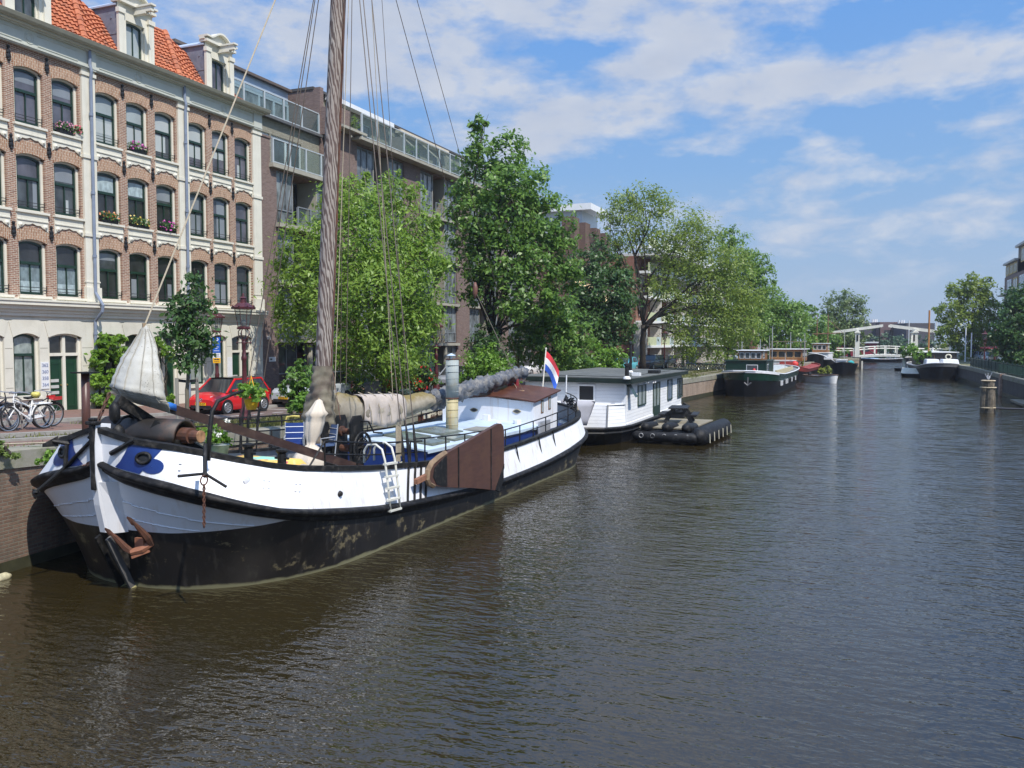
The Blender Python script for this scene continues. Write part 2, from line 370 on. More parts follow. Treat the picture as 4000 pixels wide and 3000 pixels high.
    for y in (26.2, 31.0, 36.6):
        mb.poly([(-22.6, y, zg(y)+.014), (-24.85, y, zg(y)+.014), (-24.85, y+.12, zg(y+.12)+.014), (-22.6, y+.12, zg(y+.12)+.014)])
    for i in range(9):
        y = 26.3+i*1.3; mb.poly([(-22.55, y, zg(y)+.015), (-22.67, y, zg(y)+.015), (-22.67, y+.7, zg(y+.7)+.015), (-22.55, y+.7, zg(y+.7)+.015)])
    tag(mb.build('road_marking', wh), kind='structure')
    # quay walls: brick face, stone coping
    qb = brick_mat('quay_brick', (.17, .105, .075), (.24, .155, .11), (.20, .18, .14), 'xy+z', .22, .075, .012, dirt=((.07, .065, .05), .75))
    cop = mat('coping_stone', (.30, .28, .23), .9, .25, 2, dirt=((.11, .12, .06), .7, 2.0), bump=.3)
    conc = mat('quay_concrete', (.075, .068, .062), .9, .3, 1.5, streak=((.17, .15, .12), .5), bump=.3)
    def quay(name, tab, y0, y1, mwall, mcop, zfun, wcop, side, label, wet=.32):
        T = thing(name, label, 'quay wall', (tab[0][0], y0, 0))
        pts = [(quay_x(tab, y0), y0)]+[p for p in tab if y0 < p[1] < y1]+[(quay_x(tab, y1), y1)]
        fine = []
        for (a, b), (c, d) in zip(pts, pts[1:]):
            k = max(1, int((d-b)/3)); fine += [(a+(c-a)*i/k, b+(d-b)*i/k) for i in range(k)]
        fine.append(pts[-1])
        mb = MB(); mb.grid([[(x, y, -1.5), (x, y, zfun(y)-.34)] for x, y in fine])
        e0, e1 = fine[0], fine[-1]
        for e in (e0, e1): mb.poly([(e[0], e[1], -1.5), (e[0]-side*6, e[1], -1.5), (e[0]-side*6, e[1], zfun(e[1])-.02), (e[0], e[1], zfun(e[1])-.34)])
        mb.build('wall_face', mwall, T)
        mb = MB(); o = .05*side
        mb.grid([[(x-.1*side, y, zfun(y)-.36), (x+o, y, zfun(y)-.35), (x+o, y, zfun(y)+.02), (x+o*.4, y, zfun(y)+.05), (x-wcop*side, y, zfun(y)+.05), (x-wcop*side, y, zfun(y)-.1)] for x, y in fine])
        mb.build('coping', mcop, T)
        mb = MB(); mb.grid([[(x+.03*side, y, -.3), (x+.03*side, y, wet)] for x, y in fine]); mb.build('wet_band', mat('algae_band', (.045, .045, .025), .5, .4, 3), T)
        return T
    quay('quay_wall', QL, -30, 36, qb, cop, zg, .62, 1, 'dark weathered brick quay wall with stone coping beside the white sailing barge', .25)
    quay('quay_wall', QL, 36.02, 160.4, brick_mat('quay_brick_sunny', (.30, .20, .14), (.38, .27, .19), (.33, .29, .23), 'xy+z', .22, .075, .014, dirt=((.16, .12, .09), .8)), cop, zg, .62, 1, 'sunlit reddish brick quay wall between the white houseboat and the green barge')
    quay('quay_wall', QR, 69.2, 160.4, conc, cop, lambda y: 1.8, .5, -1, 'long dark concrete quay wall under the green railing')
    # grass and weeds of the verge
    gm = leaf_mat('grass_blades', (.10, .13, .03), (.28, .27, .10), .3)
    def blades(name, areas, hmax, n, m):
        V = []; Q = []; k = 0
        for (x0, x1, y0, y1, hh, cnt) in areas:
            for _ in range(cnt):
                x = random.uniform(x0, x1); y = random.uniform(y0, y1); h = hh*random.uniform(.4, 1.1); a = random.uniform(0, 6.3); w = .018+.01*hh*3
                lx, ly = random.gauss(0, .35)*h, random.gauss(0, .35)*h; z = zg(y)
                V += [(x-w*math.cos(a), y-w*math.sin(a), z), (x+w*math.cos(a), y+w*math.sin(a), z), (x+lx+w*.4, y+ly, z+h), (x+lx-w*.4, y+ly, z+h*.96)]; Q.append((k, k+1, k+2, k+3)); k += 4
        return np_mesh(name, V, Q, m)
    g = blades('grass', [(-20.0, -17.6, 19.5, 36, .22, 5200), (-19.4, -17.1, 36, 70, .3, 2600), (-23.0, -20.5, 19.3, 22, .2, 300), (-17.6, -16.9, 12, 19, .14, 260), (-19.9, -18.95, 10, 20, .12, 420), (-23.6, -23.2, 14, 20, .12, 160), (-14.5, -12.4, 70, 112, .3, 2500)], .3, 0, gm)
    tag(g, 'dry and green grass of the verge along the quay', 'grass', kind='stuff')
make_setting()
# ================================================================ TREES AND PLANTS
def leaf_cloud(name, blobs, n, size, m, parent, shell=.55, squash=1.0, droop=0, aspect=.5, clump=.30, per=26):
    """n leaves gathered in twig-sized clumps through the volume of the given (centre, radius) spheres"""
    tot = sum(r*r for _, r in blobs); Vs = []
    for (c, r) in blobs:
        k = max(8, int(n*r*r/tot)); nc = max(3, k//per)
        d = RNG.normal(size=(nc, 3)); d /= np.linalg.norm(d, axis=1)[:, None]
        rad = r*(shell+(1.06-shell)*RNG.random(nc)**.7); rad *= 1+.13*RNG.normal(size=nc)
        cc = d*rad[:, None]; cc[:, 2] *= squash; cc += np.array(c)
        idx = RNG.integers(0, nc, k); sg = clump*r*.55*(.6+.8*RNG.random(nc))
        sg = np.minimum(sg, .55)
        off = RNG.normal(size=(k, 3))*sg[idx][:, None]; off[:, 2] *= .75
        if droop: off[:, 2] -= np.abs(RNG.normal(size=k))*droop
        p = cc[idx]+off
        out = p-np.array(c); out /= (np.linalg.norm(out, axis=1)[:, None]+1e-6)
        nrm = out*.6+RNG.normal(size=(k, 3))*.6+np.array([.2, -.1, .55]); nrm /= np.linalg.norm(nrm, axis=1)[:, None]
        t = RNG.normal(size=(k, 3)); t[:, 2] -= .6; u = np.cross(nrm, t); u /= (np.linalg.norm(u, axis=1)[:, None]+1e-6); v = np.cross(nrm, u)
        s = size*(.65+.7*RNG.random(k))[:, None]
        q = np.stack([p-v*s, p+u*s*aspect+nrm*s*.18, p+v*s, p-u*s*aspect+nrm*s*.18], axis=1); Vs.append(q.reshape(-1, 3))
    V = np.concatenate(Vs); Q = np.arange(len(V)).reshape(-1, 4)
    return np_mesh(name, V, Q, m, parent)
BARK = mat('bark_brown', (.034, .027, .020), .9, .35, 6, stretch=(1, 1, .25), bump=.5); BARKG = mat('bark_grey', (.13, .115, .085), .9, .3, 6, stretch=(1, 1, .25), bump=.5)
def limb(mb, a, b, r0, r1, n=6, wob=.08):
    a, b = Vector(a), Vector(b); L_ = (b-a).length; pts = []; rs = []
    k = 5
    for i in range(k+1):
        q = i/k; p = a.lerp(b, q)
        if 0 < i < k: p += Vector((random.gauss(0, wob), random.gauss(0, wob), random.gauss(0, wob*.5)))*L_*.5
        p.z += L_*.06*math.sin(math.pi*q); pts.append(p); rs.append(r0+(r1-r0)*q)
    mb.tube(pts, rs, n)
    return pts
def tree(name, label, cat, base, fork, blobs_px, dep, nleaf, lsize, lm, r0, bark=BARK, group=None, extra=None, dz=None, twigs=3, **kw):
    """base: world foot; fork: world point where the trunk divides; blobs_px: crown masses (px, py, radius_px, depth offset)"""
    T = thing(name, label, cat, base, 0, group)
    blobs = []
    for (x, y, r, o) in blobs_px: blobs.append((PD(x, y, dep+o), r*(dep+o)/F))
    mb = MB(); tr = limb(mb, (base[0], base[1], base[2]-.1), fork, r0, r0*.72, 9, .02)
    for bi, (c, r) in enumerate(blobs):
        if extra and bi % 2: continue
        c = Vector(c); st = Vector(fork); mid = limb(mb, st, c, r0*(.24 if extra else .36), r0*.09, 6, .09)
        for _ in range(twigs):
            d = Vector((random.gauss(0, 1), random.gauss(0, 1), random.gauss(.4, .8))).normalized(); s = mid[random.choice((2, 3, 4))]
            e = c+d*r*.9; m2 = limb(mb, s, e, r0*.13, r0*.03, 5, .07)
            d2 = (d+Vector((random.gauss(0, .6), random.gauss(0, .6), .3))).normalized(); limb(mb, m2[3], m2[3]+d2*r*.6, r0*.06, r0*.02, 4, .07)
    if extra: extra(mb)
    mb.build('trunk', bark, T, smooth=True)
    leaf_cloud('crown', blobs, nleaf, lsize, lm, T, **kw)
    return T
LM1 = leaf_mat('leaf_bright', (.10, .20, .025), (.30, .44, .07), .42)
LM2 = leaf_mat('leaf_deep', (.045, .12, .02), (.20, .34, .06), .36)
LM3 = leaf_mat('leaf_elm', (.10, .17, .022), (.27, .35, .06), .42)
LM4 = leaf_mat('leaf_dark', (.022, .065, .02), (.10, .19, .045), .3)
LM5 = leaf_mat('leaf_far_green', (.07, .16, .025), (.22, .35, .06), .4)
LM6 = leaf_mat('leaf_far_pale', (.10, .16, .05), (.20, .27, .10), .35)
LM7 = leaf_mat('leaf_vine', (.07, .17, .015), (.26, .42, .05), .4)
LM8 = leaf_mat('leaf_bush', (.06, .16, .015), (.22, .38, .05), .35)
# ================================================================ BUILDINGS
XF = -29.6
CREAM = mat('cream_paint', (.70, .67, .57), .6, .05, 2, streak=((.42, .39, .31), .28))
CREAM2 = mat('cream_plaster', (.66, .635, .545), .75, .05, 1.2, streak=((.45, .42, .34), .25), dirt=((.53, .51, .43), .4, .7), bump=.08)
CORN = mat('cornice_paint', (.50, .51, .45), .55, .05, 3)
GREEN = mat('dark_green_paint', (.012, .035, .022), .3, .2, 6)
DOORG = mat('door_green_paint', (.010, .045, .022), .3, .2, 3)
BLACKI = mat('black_iron', (.012, .012, .013), .5, .3, 8)
ZINC = mat('zinc_sheet', (.17, .19, .24), .5, .2, 2.5, dirt=((.26, .27, .30), .5, 3))
ZINCL = mat('zinc_pale', (.42, .48, .58), .4, .12, 2)
PIPE = mat('grey_blue_pipe', (.20, .24, .32), .5, .12, 4)
LEAD = mat('gutter_taupe', (.33, .32, .25), .6, .1, 3)
BR = brick_mat('amsterdam_brick', (.235, .108, .068), (.38, .205, .135), (.54, .48, .39), 'yz', .215, .07, .012)
def arch_brick():
    m, t, b = base_mat('arch_brick'); geo = t.new('ShaderNodeNewGeometry').outputs['Position']
    sp = t.new('ShaderNodeSeparateXYZ'); t.link(geo, sp.inputs[0]); cb = t.new('ShaderNodeCombineXYZ'); t.link(sp.outputs[2], cb.inputs[0]); t.link(sp.outputs[1], cb.inputs[1])
    br = t.new('ShaderNodeTexBrick', Scale=1.0); t.link(cb.outputs[0], br.inputs['Vector'])
    for k, v in (('Brick Width', .21), ('Row Height', .072), ('Mortar Size', .011), ('Mortar Smooth', .3)): br.inputs[k].default_value = v
    for k, v in (('Color1', (.29, .13, .065)), ('Color2', (.40, .21, .12)), ('Mortar', (.58, .52, .41))): br.inputs[k].default_value = (*v, 1)
    t.link(t.mix(t.math('MULTIPLY', t.ramp(t.noise(t.mapping(geo, (4, 14, 5)), 1, 2), .5, .75), .5), br.outputs[0], (.13, .06, .04)), b.inputs['Base Color']); b.inputs['Roughness'].default_value = .85
    return m
ARCHB = arch_brick()
def tile_mat():
    m, t, b = base_mat('orange_roof_tile'); geo = t.new('ShaderNodeNewGeometry').outputs['Position']
    c = t.mix(t.ramp(t.noise(t.mapping(geo, (1, 4, 3)), 1.2, 3), .3, .7), (.36, .10, .045), (.54, .19, .085))
    c = t.mix(t.math('MULTIPLY', t.ramp(t.noise(geo, 2.2, 5, .6), .52, .68), .7), c, (.17, .075, .05)); t.link(c, b.inputs['Base Color']); b.inputs['Roughness'].default_value = .75
    return m
TILE = tile_mat()
G_LAV = glass_mat('pane_grey_sky', (.085, .082, .10)); G_DARK = glass_mat('pane_dark_room', (.012, .013, .014), var=.8, scale=2.5); G_MID = glass_mat('pane_grey_room', (.045, .052, .055), var=.6, scale=2)  # grey sky pane carries the sky's reflection in its base colour
G_BLIND = glass_mat('pane_pale_blind', (.33, .37, .37), var=.12, scale=.8); G_CURT = glass_mat('pane_net_curtain', (.26, .30, .28), var=.35, scale=4); G_BLUE = glass_mat('pane_blue_sky', (.13, .17, .23), var=.4)
def wall_holes(mb, X, y0, y1, z0, z1, holes, m=0, depth=.28, mr=0):
    ys = sorted({y0, y1, *[h[0] for h in holes], *[h[1] for h in holes]}); zs = sorted({z0, z1, *[h[2] for h in holes], *[h[3] for h in holes]})
    for a, b in zip(ys, ys[1:]):
        for c, d in zip(zs, zs[1:]):
            cy, cz = (a+b)/2, (c+d)/2
            if any(h[0] < cy < h[1] and h[2] < cz < h[3] for h in holes): continue
            mb.add([(X, a, c), (X, b, c), (X, b, d), (X, a, d)], [[0, 1, 2, 3]], m)
    for (a, b, c, d) in holes:
        x2 = X-depth
        mb.add([(X, a, c), (x2, a, c), (x2, a, d), (X, a, d)], [[0, 1, 2, 3]], mr); mb.add([(X, b, c), (X, b, d), (x2, b, d), (x2, b, c)], [[0, 1, 2, 3]], mr)
        mb.add([(X, a, d), (x2, a, d), (x2, b, d), (X, b, d)], [[0, 1, 2, 3]], mr); mb.add([(X, a, c), (X, b, c), (x2, b, c), (x2, a, c)], [[0, 1, 2, 3]], mr)
def arc(ya, yb, zs, rise, n=8):
    return [(ya+(yb-ya)*i/n, zs+rise*(1-((i/n-.5)*2)**2)) for i in range(n+1)]
def ring_arch(mb, x0, x1, ya, yb, zs, rise, w, m=0, splay=.12, n=8):   # a flat arch band: intrados arc, width w outward
    lo = arc(ya, yb, zs, rise, n); hi = [(y+((y-(ya+yb)/2)/((yb-ya)/2))*splay, z+w) for y, z in lo]
    for i in range(n):
        a, b, c, d = lo[i], lo[i+1], hi[i+1], hi[i]
        mb.hexa([(x0, a[0], a[1]), (x1, a[0], a[1]), (x1, b[0], b[1]), (x0, b[0], b[1]), (x0, d[0], d[1]), (x1, d[0], d[1]), (x1, c[0], c[1]), (x0, c[0], c[1])], m)
from mathutils import Euler
def text(name, s, size, m, parent, loc, rot, ext=.004, align='CENTER'):
    c = bpy.data.curves.new(name, 'FONT'); c.body = s; c.size = size; c.extrude = ext; c.align_x = align; c.align_y = 'CENTER'; c.materials.append(m)
    tmp = bpy.data.objects.new(name, c); me = bpy.data.meshes.new_from_object(tmp); bpy.data.objects.remove(tmp)
    me.transform(Matrix.LocRotScale(Vector(loc), Euler(rot), None))
    o = bpy.data.objects.new(name, me); COL.objects.link(o); return finish(o, parent)
FACE_X = (math.pi/2, 0, math.pi/2)
def window_unit(T, X, ya, yb, z0, zs, rise, pt, pb, open_=False, sash=None, fw=.1, transom=.60, mull=True, name='window', frame_m=None):
    """a framed window set in an opening ya..yb, sill z0, spring zs: frame > sash, pane"""
    fm = frame_m or CREAM; gm = sash or GREEN
    mb = MB(); x0, x1 = X-.21, X-.11
    mb.box(x0, ya, z0, x1, ya+fw, zs); mb.box(x0, yb-fw, z0, x1, yb, zs); ring_arch(mb, x0, x1, ya, yb, zs-fw, rise, fw+.02, splay=0); mb.box(x0, ya+fw, z0, x1, yb-fw, z0+.06)
    f = mb.build(name, fm, T)
    a, b = ya+fw, yb-fw; s = .075; x0, x1 = X-.25, X-.17; z0 += .06; zt = z0+(zs-z0)*transom; top = zs-fw
    mb = MB(); mb.box(x0, a, z0, x1, a+s, top); mb.box(x0, b-s, z0, x1, b, top); mb.box(x0, a+s, z0, x1, b-s, z0+s*1.3); mb.box(x0, a+s, zt-s*.7, x1+.03, b-s, zt+s*.7)
    ring_arch(mb, x0, x1, a, b, top-s, rise*.95, s, splay=0)
    if mull: mb.box(x0, (a+b)/2-.022, z0+s*1.3, x1, (a+b)/2+.022, zt-s*.7)
    mb.build('sash', gm, f)
    mb = MB(); xg = X-.22; A = arc(a+.02, b-.02, top-.03, rise*.95)
    mb.poly([(xg, a+.02, z0), (xg, b-.02, z0), (xg, b-.02, zt), (xg, a+.02, zt)], 1)
    mb.poly([(xg, a+.02, zt), (xg, b-.02, zt)]+[(xg, y, z) for y, z in reversed(A)], 0)
    mb.build('pane', [pt, pb], f)
    return f
def flower_box(y, z, x, w, label, cols, group='flower boxes on the window sills', box=None, h=.3):
    T = thing('flower_box', label, 'flower box', (x, y, z), 0, group)
    mb = MB(); mb.hexa([(x-.08, y-w/2, z), (x+.08, y-w/2, z), (x+.08, y+w/2, z), (x-.08, y+w/2, z), (x-.1, y-w/2-.02, z+.2), (x+.1, y-w/2-.02, z+.2), (x+.1, y+w/2+.02, z+.2), (x-.1, y+w/2+.02, z+.2)])
    mb.build('trough', box or BLACKI, T)
    for nm, ms, n, hh in (('leaves', leaf_mat('pot_leaves', (.03, .08, .015), (.10, .22, .04)), 130, .8), ('flowers', cols, 42, 1.0)):
        V = []; Q = []
        for k in range(n):
            p = Vector((x+random.uniform(-.12, .16), y+random.uniform(-w/2-.04, w/2+.04), z+.2+random.uniform(-.1, h)*hh)); r = .045
            a = Vector((random.uniform(.2, 1), random.uniform(-.6, .6), random.uniform(-.2, 1))).normalized(); u = a.cross(Vector((0, 0, 1))).normalized()*r; v = a.cross(u).normalized()*r
            V += [p-u, p-v, p+u, p+v]; Q.append((4*k, 4*k+1, 4*k+2, 4*k+3))
        np_mesh(nm, V, Q, ms, T)
    return T
SILLS = (6.62, 9.88, 13.15)
BW, BG_, BS = glass_mat('roller_blind', (.42, .45, .44), var=.1, scale=.8), glass_mat('grey_blind', (.20, .22, .24), var=.15, scale=.8), glass_mat('slat_blind', (.34, .42, .43), var=.25, scale=6)
BLINDS = {(21, 0, 1): ((0, 1, .17, .58, BS),), (21, 0, 2): ((0, 1, .17, .55, BS),), (21, 1, 1): ((.78, 1, .17, 1.2, BG_),), (21, 1, 2): ((0, 1, 1.4, 1.95, BG_), (.6, .75, .17, .7, BW)), (21, 2, 2): ((0, 1, 1.5, 1.9, BG_),), (21, 2, 1): ((0, 1, 1.62, 1.98, BG_),),
          (26, 0, 0): ((0, 1, 1.7, 1.98, BG_),), (26, 0, 1): ((.1, .45, .2, 1.0, BG_),), (26, 0, 2): ((.7, 1, .2, .9, BG_),), (26, 1, 0): ((0, 1, 1.35, 1.96, BS),), (26, 1, 1): ((0, 1, 1.4, 1.96, BS),), (26, 1, 2): ((0, 1, 1.45, 1.96, BG_),), (26, 2, 0): ((0, 1, .5, 1.0, BW),), (26, 2, 1): ((0, 1, .3, 1.1, BW),), (26, 2, 2): ((0, .75, .4, 1.15, BW), (0, 1, 1.3, 1.9, BW)),
          (31, 0, 1): ((0, 1, .17, 1.1, BG_),), (31, 1, 0): ((0, .8, 1.35, 1.9, BG_), (.1, .9, .2, 1.1, BG_)), (31, 1, 1): ((.3, 1, .2, 1.95, BG_),), (31, 2, 0): ((0, 1, .55, 1.15, BW), (0, 1, 1.35, 1.9, BW)), (31, 2, 1): ((0, 1, .8, 1.15, BW), (0, 1, 1.35, 1.9, BG_)), (31, 2, 2): ((.25, .5, .17, .8, BW),)}
def townhouse(y0, w, label, panes, gf, right_edge=False, drain=True, number=None, dorm_blind=G_MID):
    zb = zg(y0+w/2)-.25; y1 = y0+w
    T = thing('town_house', label, 'house', (XF, y0+w/2, zb), 0, 'brick town houses in one terrace')
    wy = [y0+.41, y0+2.03, y0+3.66]; W = 1.22
    holes = [(a, a+W, s, s+2.19) for s in SILLS for a in wy]
    mb = MB(); wall_holes(mb, XF, y0, y1, 6.3, 16.3, holes)
    if right_edge: mb.poly([(XF, y1, zb), (XF-9, y1, zb), (XF-9, y1, 17.0), (XF, y1, 17.0)])
    mb.poly([(XF-9, y0, zb), (XF-9, y1, zb), (XF-9, y1, 17), (XF-9, y0, 17)]); mb.poly([(XF-.3, y0, 16.6), (XF-9, y0, 16.6), (XF-9, y1, 16.6), (XF-.3, y1, 16.6)])
    mb.build('wall', BR, T)
    for s in SILLS:
        for a in wy: mb = MB(); ring_arch(mb, XF-.16, XF+.022, a-.003, a+W+.003, s+2.06, .13, .44, splay=.10); mb.build('window_arch', ARCHB, T)
    for fi, s in enumerate(SILLS):
        for ci, a in enumerate(wy):
            pt, pb = panes[fi][ci]; f = window_unit(T, XF, a, a+W, s, s+2.09, .13, pt, pb)
            for (u0, u1, z0, z1, mm) in BLINDS.get((round(y0), fi, ci), ()):
                mb = MB(); q0, q1 = a+.2+(W-.4)*u0, a+.2+(W-.4)*u1; mb.poly([(XF-.212, q0, s+z0), (XF-.212, q1, s+z0), (XF-.212, q1, s+z1), (XF-.212, q0, s+z1)]); mb.build('blind', mm, f)
            mb = MB(); zr = s+.34
            for zz in (zr, zr-.12): mb.tube([(XF-.07, a+.04, zz), (XF-.05, a+W-.02, zz)], .013, 5)
            mb.tube([(XF-.05, a+W-.03, zr-.2), (XF-.03, a+W-.03, zr+.07)], .016, 5); mb.build('guard_rail', BLACKI, f)
            # sill, apron with scalloped foot
            mb = MB(); A, B = a-.06, a+W+.06
            mb.box(XF-.2, A-.03, s-.09, XF+.13, B+.03, s-.002)
            if fi:
                mb.box(XF-.02, A, s-.34, XF+.05, B, s-.09); mb.box(XF-.02, A, s-.38, XF+.08, B, s-.34)
                n = 24; P = [(A, s-.38)]
                for i in range(n+1):
                    q = i/n; d = .32*(1-.9*abs(math.sin(q*math.pi))**.7)+.05+.05*abs(math.sin(q*math.pi*4)); P.append((A+(B-A)*q, s-.38-d))
                P.append((B, s-.38)); mb.prism(P, 'x', XF-.01, XF+.045)
                for yy in (A+.14, B-.14): mb.lathe([(.0, 0), (.09, .015), (.1, .04), (.05, .06), (.03, .09), (0, .1)], (XF+.03, yy, s-.56), 8, axis='x', cap=False)
            else: mb.box(XF-.02, a-.2, s-.2, XF+.06, a+W+.2, s-.09)
            mb.build('window_sill', CREAM, T)
    for fi, s in enumerate(SILLS):
        for yy in (wy[0]+W+.2, wy[1]+W+.2):
            mb = MB(); z = s+2.55; mb.box(XF+.005, yy-.03, z-.35, XF+.05, yy+.03, z+.2)
            for dz, r in ((.18, .07), (-.02, .10), (-.17, .11), (-.3, .06)): mb.lathe([(0, 0), (r, .01), (r*.8, .05), (0, .07)], (XF+.02, yy, z+dz), 7, axis='x', cap=False)
            mb.build('wall_anchor', BLACKI, T)
    # pilasters
    mb = MB()
    for yy in ([y0] if not right_edge else [y0, y1-.64]):
        a, b = yy-.0, yy+.34
        if yy == y0: a, b = yy-.31, yy+.34
        else: b = y1
        if yy == y0 and y0 < 21: a = y0
        mb.box(XF-.02, a, 6.5, XF+.10, b, 16.1)
        for z in (9.2, 12.4, 15.75): mb.box(XF-.02, a-.04, z, XF+.15, b+.04, z+.14)
        mb.box(XF-.02, a-.05, 6.5, XF+.16, b+.05, 7.1)
        mb.box(XF-.02, a-.03, 7.3, XF+.12, b+.03, 7.36)
    mb.build('pilaster', CREAM, T)
    # ground floor front
    GH = []
    for k in gf: GH.append((y0+k[0], y0+k[1], (zb if k[2] == 'door' else 2.72), 5.17))
    mb = MB(); wall_holes(mb, XF+.03, y0, y1, zb, 5.9, GH, depth=.34)
    for h in GH: ring_arch(mb, XF-.2, XF+.055, h[0]-.004, h[1]+.004, 5.02, .16, .60, splay=.16)
    for z in (2.3, 3.05, 3.8, 4.55, 5.66):   # raised blocks between grooves
        pass
    mb.build('plaster_front', CREAM2, T)
    mb = MB(); GR = mat('groove_shade', (.33, .31, .25), .9, .1, 3)
    edges = [y0]+[e for h in GH for e in (h[0], h[1])]+[y1]
    for a, b in zip(edges[::2], edges[1::2]):
        for z in (2.35, 3.1, 3.85, 4.6):
            if b-a > .05: mb.box(XF+.02, a+.03, z-.012, XF+.0335, b-.03, z+.012)
    mb.box(XF+.02, y0, 5.66, XF+.0335, y1, 5.685)
    mb.build('plaster_joints', GR, T)
    mb = MB()
    for (z, d, z2) in ((5.84, .12, 5.98), (5.98, .18, 6.10), (6.10, .28, 6.26), (6.26, .42, 6.40), (6.40, .46, 6.47)): mb.box(XF-.05, y0, z, XF+d, y1, z2)
    mb.build('storey_cornice', [CREAM], T)
    for k, h in zip(gf, GH):
        a, b, z0, z1 = h
        if k[2] == 'win':
            window_unit(T, XF+.03, a, b, z0, 5.09, .16, k[3], k[4], transom=.68)
            mb = MB(); mb.box(XF-.1, a-.05, z0-.1, XF+.12, b+.05, z0); mb.build('window_sill', CREAM, T)
        else:
            mb = MB(); x0, x1 = XF-.2, XF-.06; m_ = (a+b)/2
            for yy in (a, m_-.07, b-.12): mb.box(x0, yy, zb, x1, yy+.12 if yy != m_-.07 else yy+.14, 5.05)
            mb.box(x0, a+.12, 4.28, x1+.02, m_-.07, 4.4); mb.box(x0, m_+.07, 4.28, x1+.02, b-.12, 4.4); ring_arch(mb, x0, x1, a, b, 4.95, .16, .16, splay=0)
            f = mb.build('door_frame', CREAM, T)
            for (p, q) in ((a+.12, m_-.07), (m_+.07, b-.12)):
                mb = MB(); mb.poly([(XF-.15, p, 4.4), (XF-.15, q, 4.4), (XF-.15, q, 5.1), (XF-.15, p, 5.1)]); mb.build('fanlight', G_DARK, f)
                mb = MB(); mb.box(XF-.2, p, zb, XF-.13, q, 4.28); mb.box(XF-.13, p+.12, zb+.45, XF-.115, q-.12, zb+.52); mb.box(XF-.13, p+.12, 3.95, XF-.115, q-.12, 4.0); mb.box(XF-.13, p+.12, zb+.52, XF-.12, p+.16, 3.95); mb.box(XF-.13, q-.16, zb+.52, XF-.12, q-.12, 3.95)
                d = mb.build('door', DOORG, T); br = mat('brass', (.6, .42, .14), .35, .1, 5, metal=1)
                mb = MB(); mb.lathe([(.0, 0), (.035, .01), (.035, .05), (0, .06)], (XF-.125, q-.08 if p < m_ else p+.07, zb+1.35), 8, axis='x', cap=False); mb.build('door_knob', br, d)
                if p < m_:
                    for i in range(4): mb = MB(); mb.box(XF-.13, p+.06, zb+.75+i*.24, XF-.10, p+.42, zb+.87+i*.24); mb.build('letter_slot', mat('steel_plate', (.5, .5, .48), .4, .1, 5), d)
    if number:
        mb = MB(); yy = y0+number[0]; mb.box(XF+.03, yy-.17, 3.0, XF+.055, yy+.17, 4.05); p = mb.build('house_number_plate', mat('white_enamel', (.72, .73, .74), .35, .04, 4), T)
        for i, s in enumerate(number[1]): text('house_number', s, .19, mat('number_blue', (.16, .20, .34), .5), p, (XF+.06, yy, 3.92-i*.255), FACE_X)
    # top frieze, gutter
    mb = MB(); mb.box(XF-.1, y0, 16.12, XF+.12, y1, 16.75)
    for (z, d, z2) in ((16.02, .17, 16.07), (16.07, .22, 16.12), (16.75, .22, 16.81), (16.81, .36, 16.87)): mb.box(XF-.1, y0, z, XF+d, y1, z2)
    mb.box(XF, y0, 16.0, XF+.2, y0+.34, 16.75)
    if right_edge: mb.box(XF, y1-.64, 16.0, XF+.2, y1, 16.75)
    for (p, q) in ((.55, w/2-.35), (w/2+.35, w-.5)):
        for z in (16.24, 16.62): mb.box(XF+.12, y0+p, z-.02, XF+.145, y0+q, z+.02)
    for r in (.2, .12): mb.torus((XF+.12, y0+w/2, 16.43), r, .025, 16, 5, ax='x')
    mb.build('frieze', CORN, T)
    mb = MB(); P = [(XF+.1, 16.87), (XF+.5, 16.87), (XF+.56, 16.93), (XF+.62, 17.06), (XF+.58, 17.08), (XF-.1, 17.06), (XF-.1, 16.87)]
    mb.prism(P, 'y', y0, y1+(.25 if right_edge else 0)); mb.build('gutter', LEAD, T)
    if drain:
        mb = MB(); yy = y0+.03; mb.tube([(XF+.2, yy, 16.8), (XF+.2, yy, 16.2), (XF+.25, yy+.02, 15.95), (XF+.2, yy+.02, 15.6), (XF+.2, yy, 6.9), (XF+.6, yy, 6.35), (XF+.55, yy, 6.1), (XF+.14, yy, 5.7), (XF+.14, yy, zb)], .065, 8)
        for z in (14.2, 11, 8.4, 5.2, 3.4): mb.lathe([(.085, -.06), (.085, .06)], (XF+.2 if z > 6 else XF+.14, yy, z), 8)
        mb.build('drainpipe', PIPE, T)
    # tiled mansard slope with rolled tiles
    dy0, dy1 = y0+1.85, y0+3.82
    x_lo, z_lo, x_hi, z_hi = XF-.02, 17.02, XF-1.9, 19.85; SH = 1.0
    def slope(fa, fb, ta, tb):
        nr = 13; ny = 36; rows = []
        for r in range(nr):
            for e in (0, 1):
                row = []
                for i in range(ny+1):
                    zt = ta+(tb-ta)*i/ny; q = (r+e)/nr; z = z_lo+(zt-z_lo)*q; y = fa(q)+(fb(q)-fa(q))*i/ny
                    o = .035*math.sin(y/.235*2*math.pi)+(.06 if e == 0 else 0.0); fr = (z-z_lo)/(z_hi-z_lo)
                    row.append((x_lo+(x_hi-x_lo)*fr+o, y, z+o*.6))
                rows.append(row)
        mb = MB(); mb.grid(rows); return mb
    rf = slope(lambda q: y0+SH*q, lambda q: dy0+.06, 19.85, 19.0).build('roof', TILE, T)
    if right_edge: mb = slope(lambda q: dy1-.06, lambda q: dy1+(y1-dy1)*max(0, 1-q/.3)-.05, 19.2, 19.2)
    else: mb = slope(lambda q: dy1-.06, lambda q: y1+SH*q, 19.85, 19.85)
    mb.build('roof_slope', TILE, rf)
    mb = MB()
